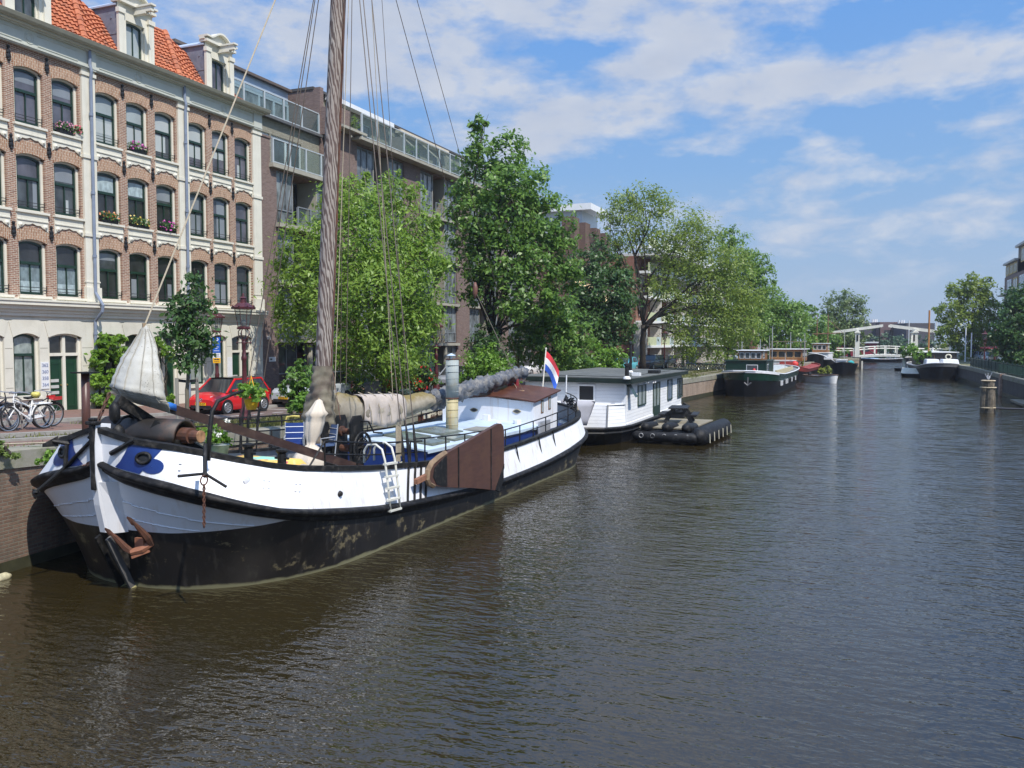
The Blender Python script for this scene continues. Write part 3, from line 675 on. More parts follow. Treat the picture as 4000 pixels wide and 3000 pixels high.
    for i in range(10):
        q = i/10; q2 = (i+1.15)/10
        mb.tube([(x_lo+(x_hi-x_lo)*q+.05, y0+SH*q, z_lo+(z_hi-z_lo)*q+.03), (x_lo+(x_hi-x_lo)*q2+.06, y0+SH*q2, z_lo+(z_hi-z_lo)*q2+.03)], [.17, .13], 8)
    mb.tube([(x_hi, y0+SH, z_hi), (x_hi, dy0+.1, 19.05)], .11, 6); mb.tube([(x_hi, y0-.9, z_hi), (x_hi, y0+SH, z_hi)], .11, 6); mb.build('ridge_tiles', TILE, rf)
    zf = 18.95
    mb = MB(); mb.poly([(x_hi, y0, zf), (x_hi, y1, zf), (XF-9, y1, zf), (XF-9, y0, zf)])
    if right_edge: mb.poly([(x_lo, y1, z_lo), (x_hi-.4, dy1+.2, zf), (XF-9, dy1+.2, zf), (XF-9, y1, z_lo)])
    mb.build('flat_roof', ZINC, rf)
    # dormer
    xd = XF-.18; zt = 19.65; cy = (dy0+dy1)/2
    mb = MB(); R = [(dy0-.04, 19.35)]+[(dy0-.04+(dy1-dy0+.08)*i/8, 19.42+.42*math.sin(math.pi*i/8)) for i in range(9)]+[(dy1+.04, 19.35)]
    mb.prism(R, 'x', xd-2.6, xd-.06); D = mb.build('dormer', ZINCL, T)
    mb = MB(); mb.poly([(xd-.1, dy1-.05, 17.0), (xd-2.2, dy1-.05, 17.0), (xd-2.2, dy1-.05, 19.35), (xd-.1, dy1-.05, 19.35)]); mb.build('dormer_cheek', ZINC, D)
    mb = MB(); mb.poly([(xd-.1, dy0+.05, 17.0), (xd-.1, dy0+.05, 19.35), (xd-2.6, dy0+.05, 19.35), (xd-2.6, dy0+.05, 17.0)])
    for x, z in ((xd-.4, 18.9), (xd-.9, 18.5), (xd-.6, 18.1)): mb.box(x-.03, dy0+.02, z-.06, x+.03, dy0+.06, z)
    mb.box(xd-2.0, dy0+.03, 18.15, xd-.1, dy0+.055, 18.17)
    mb.build('dormer_cheek', ZINC, D)
    mb = MB(); wz0, wz1 = 17.25, 18.85; wa, wb = cy-.52, cy+.52
    wall_holes(mb, xd, dy0, dy1, 17.0, 19.5, [(wa, wb, wz0, wz1)], depth=.2)
    for (a, b) in ((dy0, dy0+.3), (dy1-.3, dy1)):
        mb.box(xd-.05, a, 17.0, xd+.09, b, 19.2); mb.box(xd-.05, a-.04, 19.05, xd+.14, b+.04, 19.25)
    mb.box(xd-.3, dy0-.06, 19.5, xd+.2, dy1+.06, 19.62)
    n = 12; P = [(dy0-.1, 19.62)]+[(dy0-.1+(dy1-dy0+.2)*i/n, 19.72+(.34*math.sin(math.pi*(i/n-.2)/.6) if .2 < i/n < .8 else 0)) for i in range(n+1)]+[(dy1+.1, 19.62)]
    mb.prism(P, 'x', xd-.25, xd+.06); P2 = [(y, z) for y, z in P[1:-1]]; P2 = P2+[(y, z+.09) for y, z in reversed(P2)]; mb.prism(P2, 'x', xd-.3, xd+.26)
    mb.build('dormer_front', CREAM, D)
    window_unit(D, xd, wa, wb, wz0, wz1-.05, .1, dorm_blind, dorm_blind, transom=.99, mull=True, name='dormer_window', fw=.07)
    mb = MB(); mb.box(xd, cy-.09, 19.28, xd+1.0, cy+.09, 19.5); mb.box(xd, cy-.14, 19.5, xd+1.08, cy+.14, 19.58); mb.box(xd, cy-.11, 19.2, xd+.7, cy+.11, 19.28); mb.tube([(xd+.9, cy, 19.28), (xd+.9, cy, 19.12)], .02, 5); mb.build('hoist_beam', CREAM, D)
    return T
L, K, Mi, Bl = (G_LAV, G_LAV), (G_DARK, G_DARK), (G_MID, G_MID), (G_BLIND, G_BLIND)
KB = (G_DARK, glass_mat('pane_striped_blind', (.16, .21, .22), var=.3, scale=5)); GB = (G_MID, G_DARK); LB = (G_BLIND, G_MID); LL = (G_BLIND, G_LAV)
townhouse(20.85, 5.3, 'brick town house with pink and red flowers on its top sill', [[KB, KB, KB], [L, (G_LAV, G_MID), (G_MID, G_MID)], [L, L, (G_LAV, G_LAV)]],
          [(.1, 1.3, 'win', G_MID, G_CURT), (1.66, 2.78, 'win', G_CURT, G_CURT), (3.17, 4.72, 'door')], drain=False, number=(2.98, ('362', '360', '358', '364')))
townhouse(26.15, 5.3, 'middle brick town house with the climbing vine over its ground floor', [[(G_MID, G_DARK), K, K], [GB, (G_MID, G_DARK), (G_MID, G_DARK)], [Bl, Bl, (G_BLIND, G_MID)]],
          [(.2, 1.35, 'win', G_DARK, G_DARK), (1.66, 2.78, 'win', G_DARK, G_CURT), (3.17, 4.72, 'door')], dorm_blind=G_BLIND)
townhouse(31.45, 5.6, 'brick town house at the end of the terrace, behind the red car and lamp posts', [[(G_DARK, G_MID), (G_DARK, G_LAV), (G_DARK, G_MID)], [Mi, (G_LAV, G_MID), L], [LL, (G_LAV, G_LAV), L]],
          [(.2, 1.35, 'win', G_MID, G_CURT), (1.66, 2.78, 'win', G_DARK, G_CURT), (3.17, 4.72, 'door')], right_edge=True, number=(2.98, ()), dorm_blind=G_LAV)
def fm(n, a, b): return leaf_mat(n, a, b, .2)
FP, FR_, FM, FY = fm('petals_pink', (.55, .12, .30), (.8, .45, .6)), fm('petals_red', (.55, .02, .03), (.75, .2, .3)), fm('petals_magenta', (.45, .02, .25), (.6, .1, .45)), fm('petals_yellow', (.6, .42, .05), (.75, .6, .2))
flower_box(25.02, 13.15, XF+.06, .62, 'black trough of pink geraniums on the top sill left of a white pot', FP); flower_box(25.62, 13.15, XF+.06, .3, 'white pot of red geraniums beside the pink trough', FR_, box=CREAM)
flower_box(28.75, 13.15, XF+.06, .8, 'dark trough of purple flowers on the highest sill of the middle house', FM)
flower_box(27.1, 9.88, XF+.06, .8, 'dark trough of orange flowers on the middle sill next to the drainpipe', fm('petals_orange', (.6, .15, .03), (.7, .3, .1))); flower_box(28.75, 9.88, XF+.06, .9, 'black trough with yellow flowers between two pink pots', FY); flower_box(30.4, 9.88, XF+.06, .85, 'black trough with a pink pot at its right end', FM)

# ---------------------------------------------------------------- apartment blocks
DBR = brick_mat('brown_apartment_brick', (.16, .10, .085), (.24, .16, .135), (.22, .19, .17), 'xy+z', .22, .068, .010)
LBR = brick_mat('grey_beige_brick', (.30, .285, .22), (.40, .38, .30), (.16, .15, .12), 'xy+z', .30, .062, .012)
SLAB = mat('pale_concrete', (.36, .34, .28), .8, .12, 1.5, streak=((.18, .17, .14), .35)); ALU = mat('grey_window_frame', (.20, .22, .24), .45, .1, 5, metal=.0); ALUL = mat('pale_blue_frame', (.45, .52, .58), .4, .08, 4); WHT = mat('white_frame', (.78, .79, .80), .4, .04, 4)
RAILG = clear_glass('railing_glass', (.80, .87, .86), .16)
G_AP = glass_mat('pane_blue_curtain', (.15, .17, .18), var=.75, scale=1.7); G_APD = glass_mat('pane_loggia', (.03, .035, .04), var=.7, scale=3)
def flat_window(T, X, ya, yb, za, zb_, n, pane, frame=ALU, name='window', t=.06, low=0):
    mb = MB()
    for i in range(n+1): y = ya+(yb-ya)*i/n; mb.box(X-.05, y-t/2, za, X+.04, y+t/2, zb_)
    for z in [za, zb_-t]+([za+low] if low else []):
        for i in range(n): mb.box(X-.05, ya+(yb-ya)*i/n+t/2, z, X+.04, ya+(yb-ya)*(i+1)/n-t/2, z+t)
    f = mb.build(name, frame, T)
    mb = MB(); mb.poly([(X-.01, ya, za), (X-.01, yb, za), (X-.01, yb, zb_), (X-.01, ya, zb_)]); mb.build('pane', pane, f); return f
def glass_rail(T, X, ya, yb, z, h, n, name='glass_railing', m=None, fr=None):
    fr = fr or mat('galvanised_rail', (.42, .46, .48), .4, .1, 5); mb = MB()
    for i in range(n+1): y = ya+(yb-ya)*i/n; mb.box(X-.05, y-.05, z-.15, X+.05, y+.05, z+h)
    mb.box(X-.04, ya, z+h, X+.04, yb, z+h+.06); mb.box(X-.03, ya, z+.06, X+.03, yb, z+.11); f = mb.build(name, fr, T)
    mb = MB(); mb.box(X-.008, ya+.05, z+.12, X+.008, yb-.05, z+h-.03); mb.build('glass_panel', m or RAILG, f); return f
def block1():
    y0, y1 = 37.07, 43.9
    T = thing('apartment_building', 'brown brick apartment block with a glass railed roof terrace adjoining the town houses', 'building', (XF, 40.5, 1.6), 0, 'brown brick apartment blocks')
    mb = MB(); wall_holes(mb, XF, y0, y1, 1.6, 14.3, [(38.45, y1-.02, z, z2) for z, z2 in ((1.6, 4.75), (5.0, 7.85), (8.0, 11.1), (11.3, 14.2))], depth=2.2)
    mb.poly([(XF-2.2, y0, 1.6), (XF-2.2, y1, 1.6), (XF-2.2, y1, 14.3), (XF-2.2, y0, 14.3)]); mb.box(XF-.9, y0, 14.3, XF, y0+.85, 15.8); mb.box(XF-.95, y0-.05, 15.8, XF+.05, y0+.9, 15.9)
    mb.poly([(XF-10, y0, 1.6), (XF, y0, 1.6), (XF, y0, 14.3), (XF-10, y0, 14.3)])
    mb.build('wall', DBR, T)
    mb = MB(); wall_holes(mb, XF-1.0, y0, y1, 14.3, 17.35, [(y0+.05, 39.2, 14.45, 16.45), (39.3, 42.1, 14.45, 16.45)], depth=.2); mb.poly([(XF-1, y1, 16.4), (XF-1, y0, 16.4), (XF-10, y0, 17.2), (XF-10, y1, 17.2)]); mb.build('upper_wall', LBR, T)
    mb = MB(); mb.box(XF-1.3, y0, 17.22, XF-.7, y1, 17.36); mb.box(XF-10, y0, 17.1, XF-1.2, y1, 17.3); mb.build('roof', mat('roof_edge_dark', (.10, .10, .10), .6, .2, 3), T)
    flat_window(T, XF-1.1, y0+.05, 39.2, 14.45, 16.45, 2, G_AP, WHT, t=.13); flat_window(T, XF-1.1, 39.3, 42.1, 14.45, 16.45, 2, G_APD, WHT, t=.16)
    for z in (4.8, 7.92, 11.15, 14.3):
        mb = MB(); mb.box(XF-2.0, 38.3 if z < 14 else y0+.75, z-.02, XF+.3, y1, z+.2); mb.build('floor_slab', SLAB, T)
    for z, h in ((5.0, 2.85), (8.12, 3.0), (11.35, 2.9)):
        flat_window(T, XF-.12, 38.48, 39.95, z, z+h-.05, 3, G_AP, ALU, low=.75); flat_window(T, XF-1.5, 40.0, 42.3, z, z+h-.05, 2, G_APD, ALU); flat_window(T, XF-.12, 42.35, 43.85, z, z+h-.05, 2, G_AP, ALU, low=.75)
        for yy in (39.97, 42.27): mb = MB(); mb.box(XF-1.5, yy, z, XF-.1, yy+.06, z+h); mb.build('loggia_side', SLAB, T)
        glass_rail(T, XF+.2, 40.05, 43.6, z, 1.05, 3, fr=ALU)
    flat_window(T, XF-.3, 38.5, 40.4, 2.0, 4.7, 2, G_APD, ALU, low=1.0); flat_window(T, XF-.6, 41.6, 43.8, 1.8, 4.7, 3, G_APD, ALU)
    mb = MB(); mb.box(XF-.75, 40.6, 1.75, XF-.68, 41.5, 4.2); mb.build('door', mat('maroon_door', (.07, .01, .015), .35), T)
    mb = MB(); mb.lathe([(.16, 0), (.16, 2.9)], (XF-.15, 41.5, 1.8), 10); mb.build('porch_column', SLAB, T)
    mb = MB(); mb.box(XF, 37.6, 3.75, XF+.02, 38.15, 4.0); p = mb.build('house_number_plate', WHT, T); mb = MB(); mb.box(XF+.02, 37.66, 3.83, XF+.024, 37.84, 3.92); mb.build('house_number', mat('number_grey', (.1, .1, .1)), p)
    mb = MB(); mb.box(XF, 37.45, 4.95, XF+.12, 37.6, 5.15); mb.build('alarm_box', WHT, T)
    glass_rail(T, XF+.15, y0+.9, y1, 14.5, 1.3, 4); glass_rail(T, XF-.95, 33.6, y1-.1, 17.4, 1.22, 6, name='terrace_railing')
    # penthouse on the terrace
    mb = MB(); mb.box(XF-7, 34.0, 20.05, XF-2.7, 43.6, 20.2); mb.build('penthouse_roof', mat('roof_edge_brown', (.12, .09, .07), .6), T)
    flat_window(T, XF-3.0, 34.1, 43.5, 17.3, 19.3, 7, G_AP, ALUL, name='penthouse_window', t=.14); mb = MB(); mb.poly([(XF-2.95, 34.1, 19.3), (XF-2.95, 43.5, 19.3), (XF-2.95, 43.5, 20.05), (XF-2.95, 34.1, 20.05)]); mb.build('penthouse_fascia', glass_mat('pale_sky_glass', (.36, .44, .54), var=.1), T)  # pale upper glazing: reflected sky painted into the glass colour
    mb = MB(); mb.poly([(XF-7, 34.05, 17.3), (XF-3, 34.05, 17.3), (XF-3, 34.05, 20.05), (XF-7, 34.05, 20.05)]); mb.build('penthouse_side', ALUL, T)
    return T
block1()
def block2():
    y0, y1 = 43.92, 80.0
    T = thing('apartment_building', 'long brown brick apartment block with a row of glass balconies along its top', 'building', (XF, 60, 1.6), 0, 'brown brick apartment blocks')
    P = 8.4; nb = 4; hol = []; bays = []
    for k in range(nb):
        b = 45.96+k*P
        for i, (z, z2) in enumerate(((1.6, 4.5), (4.72, 7.55), (7.8, 10.75), (11.0, 14.0), (14.25, 17.3))):
            if b+6.65 < y1: hol.append((b+.6, b+6.65, z, z2)); bays.append((b, z, z2, i))
    mb = MB(); wall_holes(mb, XF, y0, y1, 1.6, 17.45, hol, depth=1.9); mb.poly([(XF-1.9, y0, 1.6), (XF-1.9, y1, 1.6), (XF-1.9, y1, 17.4), (XF-1.9, y0, 17.4)])
    mb.box(XF-9, y0, 14, XF-.9, y0+.35, 20.3); mb.box(XF-.9, y0+.05, 17.45, XF-.02, y0+.4, 19.1); mb.box(XF-.9, y0+.4, 17.45, XF-.02, 45.9, 19.2)
    mb.poly([(XF-9, y1, 1.6), (XF, y1, 1.6), (XF, y1, 17.4), (XF-9, y1, 17.4)]); mb.build('wall', DBR, T)
    mb = MB(); wall_holes(mb, XF-1.6, y0+.36, y1, 17.4, 20.2, [(y, y+1.7, 17.7, 19.55) for y in (46.5, 49.2, 53.2, 56.2, 60, 63.5, 67, 71, 75)], depth=.2); mb.build('upper_wall', LBR, T)
    for y in (46.5, 49.2, 53.2, 56.2, 60, 63.5, 67, 71, 75): flat_window(T, XF-1.72, y, y+1.7, 17.7, 19.55, 2, G_APD, ALUL)
    mb = MB(); mb.box(XF-9, y0-.06, 20.2, XF-1.35, y1, 20.36); mb.build('roof', mat('roof_edge_dark2', (.07, .065, .06), .6, .2, 3), T)
    for (a, b) in ((45.3, 53.0),): mb = MB(); mb.box(XF-1.5, a, 19.95, XF-1.0, b, 20.22); mb.build('awning_cassette', WHT, T)
    mb = MB(); aw = mat('cream_awning', (.62, .54, .42), .7)
    mb.box(XF-1.5, 54.0, 19.85, XF-1.05, 61.8, 20.1)
    for y in (54.2, 57.6, 61.5): mb.beam((XF-1.3, y, 19.8), (XF+.1, y, 18.6), .07, .07); mb.beam((XF+.1, y, 18.6), (XF+.1, y, 17.8), .06, .06)
    mb.build('awning_frame', aw, T)
    mb = MB(); mb.box(XF-1.5, 53.1, 17.65, XF-.2, 53.25, 19.3); mb.build('terrace_screen', mat('grey_wood_screen', (.22, .20, .18), .8), T)
    mb = MB(); mb.box(XF-1.6, 45.9, 17.45, XF+.75, 62.0, 17.62); mb.box(XF-1.6, 62.4, 17.45, XF+.75, y1-.2, 17.62); mb.box(XF, 43.8, 17.75, XF+.75, 46.6, 17.9); mb.build('balcony_slab', SLAB, T)
    glass_rail(T, XF+.66, 46.1, 62.0, 17.65, 1.4, 9, name='balcony_railing'); glass_rail(T, XF+.66, 62.4, y1-.3, 17.65, 1.4, 10, name='balcony_railing')
    bush_m = leaf_mat('balcony_plant', (.09, .16, .03), (.30, .36, .10))
    for (b, z, z2, i) in bays:
        if i == 0 and b < 50: pass
        flat_window(T, XF-.15, b+.63, b+2.7, z+.05, z2-.03, 3, G_AP, ALU, low=.7); flat_window(T, XF-.15, b+4.7, b+6.62, z+.05, z2-.03, 3, G_AP, ALU, low=.7); flat_window(T, XF-1.5, b+2.75, b+4.65, z+.05, z2-.03, 2, G_APD, ALU)
        mb = MB(); mb.box(XF-1.6, b+.5, z-.22, XF+.22, b+6.75, z-.02); mb.build('floor_slab', SLAB, T)
        for yy in (b+2.71, b+4.64): mb = MB(); mb.box(XF-1.5, yy, z, XF-.1, yy+.05, z2); mb.build('loggia_side', SLAB, T)
        if i == 0: mb = MB(); mb.lathe([(.17, 0), (.17, 2.75)], (XF+.0, b+4.5, 1.65), 10); mb.build('porch_column', SLAB, T)
        else:
            mb = MB()
            for y in (b+2.8, b+3.7, b+4.6): mb.box(XF+.1, y-.03, z, XF+.16, y+.03, z+1.0)
            for h in (.25, .6, 1.0): mb.box(XF+.11, b+2.8, z+h-.02, XF+.15, b+4.6, z+h+.02)
            mb.build('loggia_railing', ALU, T)
    return T
block2()
def plant_pots():
    for (y, lab) in ((46.8, 'feathery green shrub behind the glass railing near the mast top'), (53.9, 'leafy shrub behind the glass railing beside the grey wood screen'), (61.0, 'yellowish shrub at the far end of the first glass balcony')):
        T = thing('balcony_shrub', lab, 'plant', (XF-.3, y, 17.63), 0, 'shrubs on the top balcony')
        mb = MB(); mb.lathe([(.2, 0), (.27, .4)], (XF-.2, y, 17.63), 10); mb.build('pot', BLACKI, T)
        leaf_cloud('foliage', [((XF-.2, y, 18.5), .55)], 420, .07, leaf_mat('balcony_leaf', (.06, .14, .02), (.25, .34, .09)), T)
# ================================================================ THE SAILING BARGE
AX = math.radians(1.0); SB = (-13.4, 12.55)
def curve(s0, Lb, p, B, s1, Ls, ps, n1=30, n2=16, n3=16):
    pts = []
    for i in range(n1+1): f = i/n1*math.pi/2; pts.append((s0+Lb*(1-math.cos(f)**(2/p)) if i < n1 else s0+Lb, B*math.sin(f)**(2/p)))
    a, b = s0+Lb, s1-Ls
    for i in range(1, n2): pts.append((a+(b-a)*i/n2, B))
    for i in range(n3+1): f = i/n3*math.pi/2; pts.append((b+Ls*math.sin(f)**(2/ps), B*math.cos(f)**(2/ps) if i < n3 else 0))
    l = 0; out = []
    for i, q in enumerate(pts):
        if i: l += math.hypot(q[0]-pts[i-1][0], q[1]-pts[i-1][1])
        out.append((l, q[0], q[1]))
    return out
ZBT = [(0, 2.62), (.5, 2.46), (.95, 2.39), (1.65, 2.26), (2.38, 2.07), (3.08, 1.84), (3.72, 1.65), (4.48, 1.50), (6.35, 1.2), (7.67, 1.03), (9.4, .9), (12, .73), (14.2, .66), (15.9, .67), (18, .72), (20.2, .86), (22.3, 1.12), (25.5, 1.45)]
ZBB = [(0, 2.40), (.47, 2.2), (.95, 2.09), (1.64, 1.94), (2.38, 1.75), (3.07, 1.55), (3.71, 1.38), (4.48, 1.2), (6.3, .9), (7.67, .74), (9.4, .61), (12, .47), (14.2, .41), (15.9, .42), (18, .47), (20.2, .6), (22.3, .85), (25.5, 1.15)]
ZRL = [(0, 3.22), (.5, 3.09), (.81, 3.0), (1.58, 2.88), (2.16, 2.74), (2.75, 2.58), (3.41, 2.41), (4.13, 2.27), (6.3, 1.98), (7.18, 1.88), (9.5, 1.68), (12, 1.54), (14.3, 1.48), (15.6, 1.5), (18.2, 1.59), (20.3, 1.7), (22, 1.85), (25.5, 2.15)]
CWL = curve(.02, 4.0, 2.3, 3.08, 22.2, 4.6, 1.9); CKL = curve(.5, 5, 2.1, 2.7, 21.6, 5, 1.8); CBB = curve(-.54, 2.75, 2.7, 3.15, 22.5, 4.1, 2.0); CBT = curve(-.62, 2.6, 2.8, 3.2, 22.58, 4.0, 2.0); CRL = curve(-.66, 3.9, 2.15, 2.97, 22.6, 4.2, 2.0)
def at(cv, tab, l, side=1, off=0):   # point on a hull line at arc length l
    for (a, b) in zip(cv, cv[1:]):
        if l <= b[0]:
            q = (l-a[0])/(b[0]-a[0]+1e-9); s = a[1]+(b[1]-a[1])*q; w = a[2]+(b[2]-a[2])*q; d = Vector((b[1]-a[1], b[2]-a[2])).normalized(); break
    else: s, w = cv[-1][1], 0; d = Vector((0, -1))
    return Vector((side*(w+d.x*off), s-d.y*off, lerp_tab(tab, l)))
def fidx(cv, l):
    for i, (a, b) in enumerate(zip(cv, cv[1:])):
        if l <= b[0]: return i+(l-a[0])/(b[0]-a[0]+1e-9)
    return len(cv)-1
def lidx(cv, k): i = min(int(k), len(cv)-2); return cv[i][0]+(cv[i+1][0]-cv[i][0])*(k-i)
def bulp(lb, lr, v, off=.0, side=1):   # a point on the bulwark skin, from strake (v=0) to rail (v=1)
    k = fidx(CBT, lb)*(1-v)+fidx(CRL, lr)*v
    return at(CBT, ZBT, lidx(CBT, k), side, off).lerp(at(CRL, ZRL, lidx(CRL, k), side, off), v)
def sw(px, py, w):   # pixel -> barge coordinates (X abeam, Y aft, Z) on the fore-and-aft plane X = w
    d = ray(px, py); n = (math.cos(AX), -math.sin(AX)); u = (math.sin(AX), math.cos(AX)); t = (SB[0]*n[0]+SB[1]*n[1]+w)/(d[0]*n[0]+d[1]*n[1])
    x, y, z = d[0]*t, d[1]*t, HC+d[2]*t
    return Vector((w, (x-SB[0])*u[0]+(y-SB[1])*u[1], z))
HW = mat('hull_white_paint', (.78, .79, .82), .38, .04, .8, streak=((.46, .31, .17), .42), dirt=((.66, .65, .64), .15, 1.1), bump=.12, bscale=2.2)
HWB = mat('hull_white_bow', (.72, .73, .755), .4, .05, 1.5, streak=((.5, .42, .34), .3), bump=.08, bscale=5)
def hull_black():
    m, t, b = base_mat('hull_black_paint'); geo = t.new('ShaderNodeNewGeometry').outputs['Position']
    c = t.mix(t.ramp(t.noise(geo, 1.2, 5), .3, .7), (.007, .0065, .006), (.019, .016, .014))
    c = t.mix(t.math('MULTIPLY', t.ramp(t.noise(t.mapping(geo, (1.6, 1.6, 2.2)), 1.0, 8, .72), .575, .63), .75), c, (.21, .175, .10))
    c = t.mix(t.math('MULTIPLY', t.ramp(t.noise(t.mapping(geo, (6, 6, .5)), 1, 4), .55, .75), .5), c, (.10, .09, .075))
    sp = t.new('ShaderNodeSeparateXYZ'); t.link(geo, sp.inputs[0]); zz = t.math('ADD', sp.outputs[2], t.math('MULTIPLY', t.noise(geo, 2.5, 4), .16))
    c = t.mix(t.ramp(zz, .17, .12), c, (.20, .19, .11))
    t.link(c, b.inputs['Base Color']); b.inputs['Roughness'].default_value = .42
    bn = t.new('ShaderNodeBump', Strength=.25, Distance=.03); t.link(t.noise(geo, 3, 4), bn.inputs['Height']); t.link(bn.outputs[0], b.inputs['Normal']); return m
HB = hull_black(); BAND = mat('strake_black', (.008, .008, .009), .6, .3, 3, dirt=((.055, .05, .047), .4, 5), streak=((.07, .065, .06), .3), spec=.22); TAR = mat('tarred_black', (.010, .010, .010), .55, .3, 5, dirt=((.06, .054, .048), .35, 6), spec=.3)
RUST = mat('rusty_iron', (.115, .046, .026), .75, .35, 7, dirt=((.045, .03, .025), .6, 5)); NAVY = mat('navy_paint', (.012, .035, .17), .3, .15, 2, dirt=((.02, .05, .2), .4, 3)); LBLUE = mat('pale_blue_deck', (.50, .60, .70), .55, .08, 1.3, dirt=((.40, .46, .52), .4, 2))
VARN = mat('brown_varnish', (.085, .028, .016), .35, .25, 2.5, stretch=(1, 1, 4), dirt=((.14, .06, .035), .5, 3)); CANV = mat('white_canvas', (.50, .49, .445), .9, .12, 1.3, dirt=((.36, .34, .28), .6, 1.6), streak=((.40, .37, .30), .35), bump=.5, bscale=5)
def mildew():
    t = NT(CANV); b = t.n['Principled BSDF']; l = b.inputs['Base Color'].links[0].from_socket; g = t.new('ShaderNodeNewGeometry').outputs['Position']; v = t.new('ShaderNodeTexVoronoi', Scale=22.0); t.link(g, v.inputs['Vector'])
    f = t.math('MULTIPLY', t.math('LESS_THAN', v.outputs['Distance'], .2), t.ramp(t.noise(g, 2.5, 3), .48, .6)); t.link(t.mix(t.math('MULTIPLY', f, .8), l, (.10, .09, .08)), b.inputs['Base Color'])
mildew(); DARKM = mat('dark_interior', (.01, .01, .011), .6)
ROPE = mat('hemp_rope', (.36, .31, .23), .9, .2, 30); WIRE = mat('wire_stay', (.085, .065, .052), .6, .25, 3)
def barge():
    T = thing('sailing_barge', 'old white and black sailing barge with a tall wooden mast moored along the quay', 'barge', (SB[0], SB[1], 0), -AX)
    def B(mb, name, m, par=None, **k):
        o = mb.build(name, m, T if par is None else par, local=True, **k); return o
    n = len(CWL)
    def side_rows(z0, z1, sgn, rows=4):
        """hull skin between two heights, each a fraction of the way from waterline to strake"""
        R = []
        for r in range(rows+1):
            row = []
            for i in range(n):
                zb = lerp_tab(ZBB, CBB[i][0]); ze = min(1.2+.07*max(0, CBB[i][0]-1.4), zb)
                a, b = {'wl': (-1.0, 0.0), 'low': (0, ze), 'up': (ze, zb)}[z0]
                z = a+(b-a)*r/rows
                if z < 0: q = z+1; s = CKL[i][1]+(CWL[i][1]-CKL[i][1])*q; w = CKL[i][2]+(CWL[i][2]-CKL[i][2])*q
                else:
                    v = max(0, min(1, z/zb)); e = v**1.25; ew = math.sin(v*math.pi/2)**.9*.35+v*.65
                    s = CWL[i][1]+(CBB[i][1]-CWL[i][1])*e; w = CWL[i][2]+(CBB[i][2]-CWL[i][2])*ew
                row.append((sgn*w, s, z))
            R.append(row)
        return R
    mb = MB()
    for sg in (1, -1):
        mb.grid(side_rows('wl', 0, sg, 2)); mb.grid(side_rows('low', 0, sg, 5))
    hull = B(mb, 'hull', HB, smooth=True)
    mb = MB()
    for sg in (1, -1): mb.grid(side_rows('up', 0, sg, 4))
    wb = B(mb, 'bow_plating', HWB, smooth=True)
    mb = MB()   # plating seams on the white bow
    for l0, l1, f0, f1 in ((.05, 3.0, .62, .30), (.05, 1.9, .30, .06)):
        for sg in (1, -1):
            pts = []
            for k in range(24):
                l = l0+(l1-l0)*k/23; v = f0+(f1-f0)*k/23; zb = lerp_tab(ZBB, l); z = 1.22+(zb-1.22)*v
                j = min(range(n), key=lambda i: abs(CBB[i][0]-l)); vv = z/zb; e = vv**1.25; ew = math.sin(vv*math.pi/2)**.9*.35+vv*.65
                pts.append((sg*(CWL[j][2]+(CBB[j][2]-CWL[j][2])*ew+.006), CWL[j][1]+(CBB[j][1]-CWL[j][1])*e-.006, z))
            mb.tube(pts, .012, 4)
    B(mb, 'plate_seam', HWB, wb)
    mb = MB()   # rubbing strake: three rounded courses
    for sg in (1, -1):
        R = []
        for v, o in ((0, -.03), (.02, .05), (.22, .085), (.40, .075), (.44, .10), (.62, .15), (.82, .14), (.97, .06), (1, -.03)):
            R.append([(sg*1, 0, 0)]*0+[at(CBB, ZBB, CBB[i][0], sg, o).lerp(at(CBT, ZBT, CBT[i][0], sg, o), v) for i in range(n)])
        mb.grid(R)
    B(mb, 'rubbing_strake', BAND, smooth=True)
    mb = MB(); mi = MB()
    for sg in (1, -1):
        mb.grid([[at(CBT, ZBT, CBT[i][0], sg, 0).lerp(at(CRL, ZRL, CRL[i][0], sg, 0), v) for i in range(n)] for v in (0, .33, .66, 1)])
        mi.grid([[at(CBT, ZBT, CBT[i][0], sg, -.07).lerp(at(CRL, ZRL, CRL[i][0], sg, -.07), v) for i in range(n)] for v in (0, .5, 1)])
    bw = B(mb, 'bulwark', HW, smooth=True); B(mi, 'inner_bulwark', mat('inner_grey', (.30, .32, .34), .6), bw)
    mb = MB()
    for sg in (1, -1):
        R = []
        for o, dz in ((-.13, -.02), (-.13, .055), (.06, .055), (.06, -.05), (-.13, -.02)):
            R.append([at(CRL, ZRL, CRL[i][0], sg, o)+Vector((0, 0, dz)) for i in range(n)])
        mb.grid(R)
    B(mb, 'cap_rail', TAR)
    mb = MB(); P = [at(CRL, ZRL, CRL[i][0], 1, -.08) for i in range(n)]
    mb.grid([[(p.x*q, p.y, p.z-.62+.06*(1-q*q)) for p in P] for q in (-1, -.5, 0, .5, 1)])
    B(mb, 'deck', mat('deck_grey_blue', (.28, .32, .36), .7, .15, 2))
    # stem
    mb = MB(); st = [(-.74, 3.30), (-.77, 2.9), (-.77, 2.32), (-.70, 1.75), (-.58, 1.2)]
    for (s0, z0), (s1, z1) in zip(st, st[1:]): mb.hexa([(-.075, s1, z1), (.075, s1, z1), (.12, s1+.3, z1), (-.12, s1+.3, z1), (-.075, s0, z0), (.075, s0, z0), (.12, s0+.3, z0), (-.12, s0+.3, z0)])
    for sg in (1, -1): mb.hexa([(sg*.09, -.5, 1.16), (sg*.02, -.54, 1.16), (sg*.02, -.25, 1.16), (sg*.34, -.12, 1.16), (sg*.09, -.72, 2.2), (sg*.02, -.72, 2.2), (sg*.02, -.4, 2.2), (sg*.38, -.52, 2.2)])
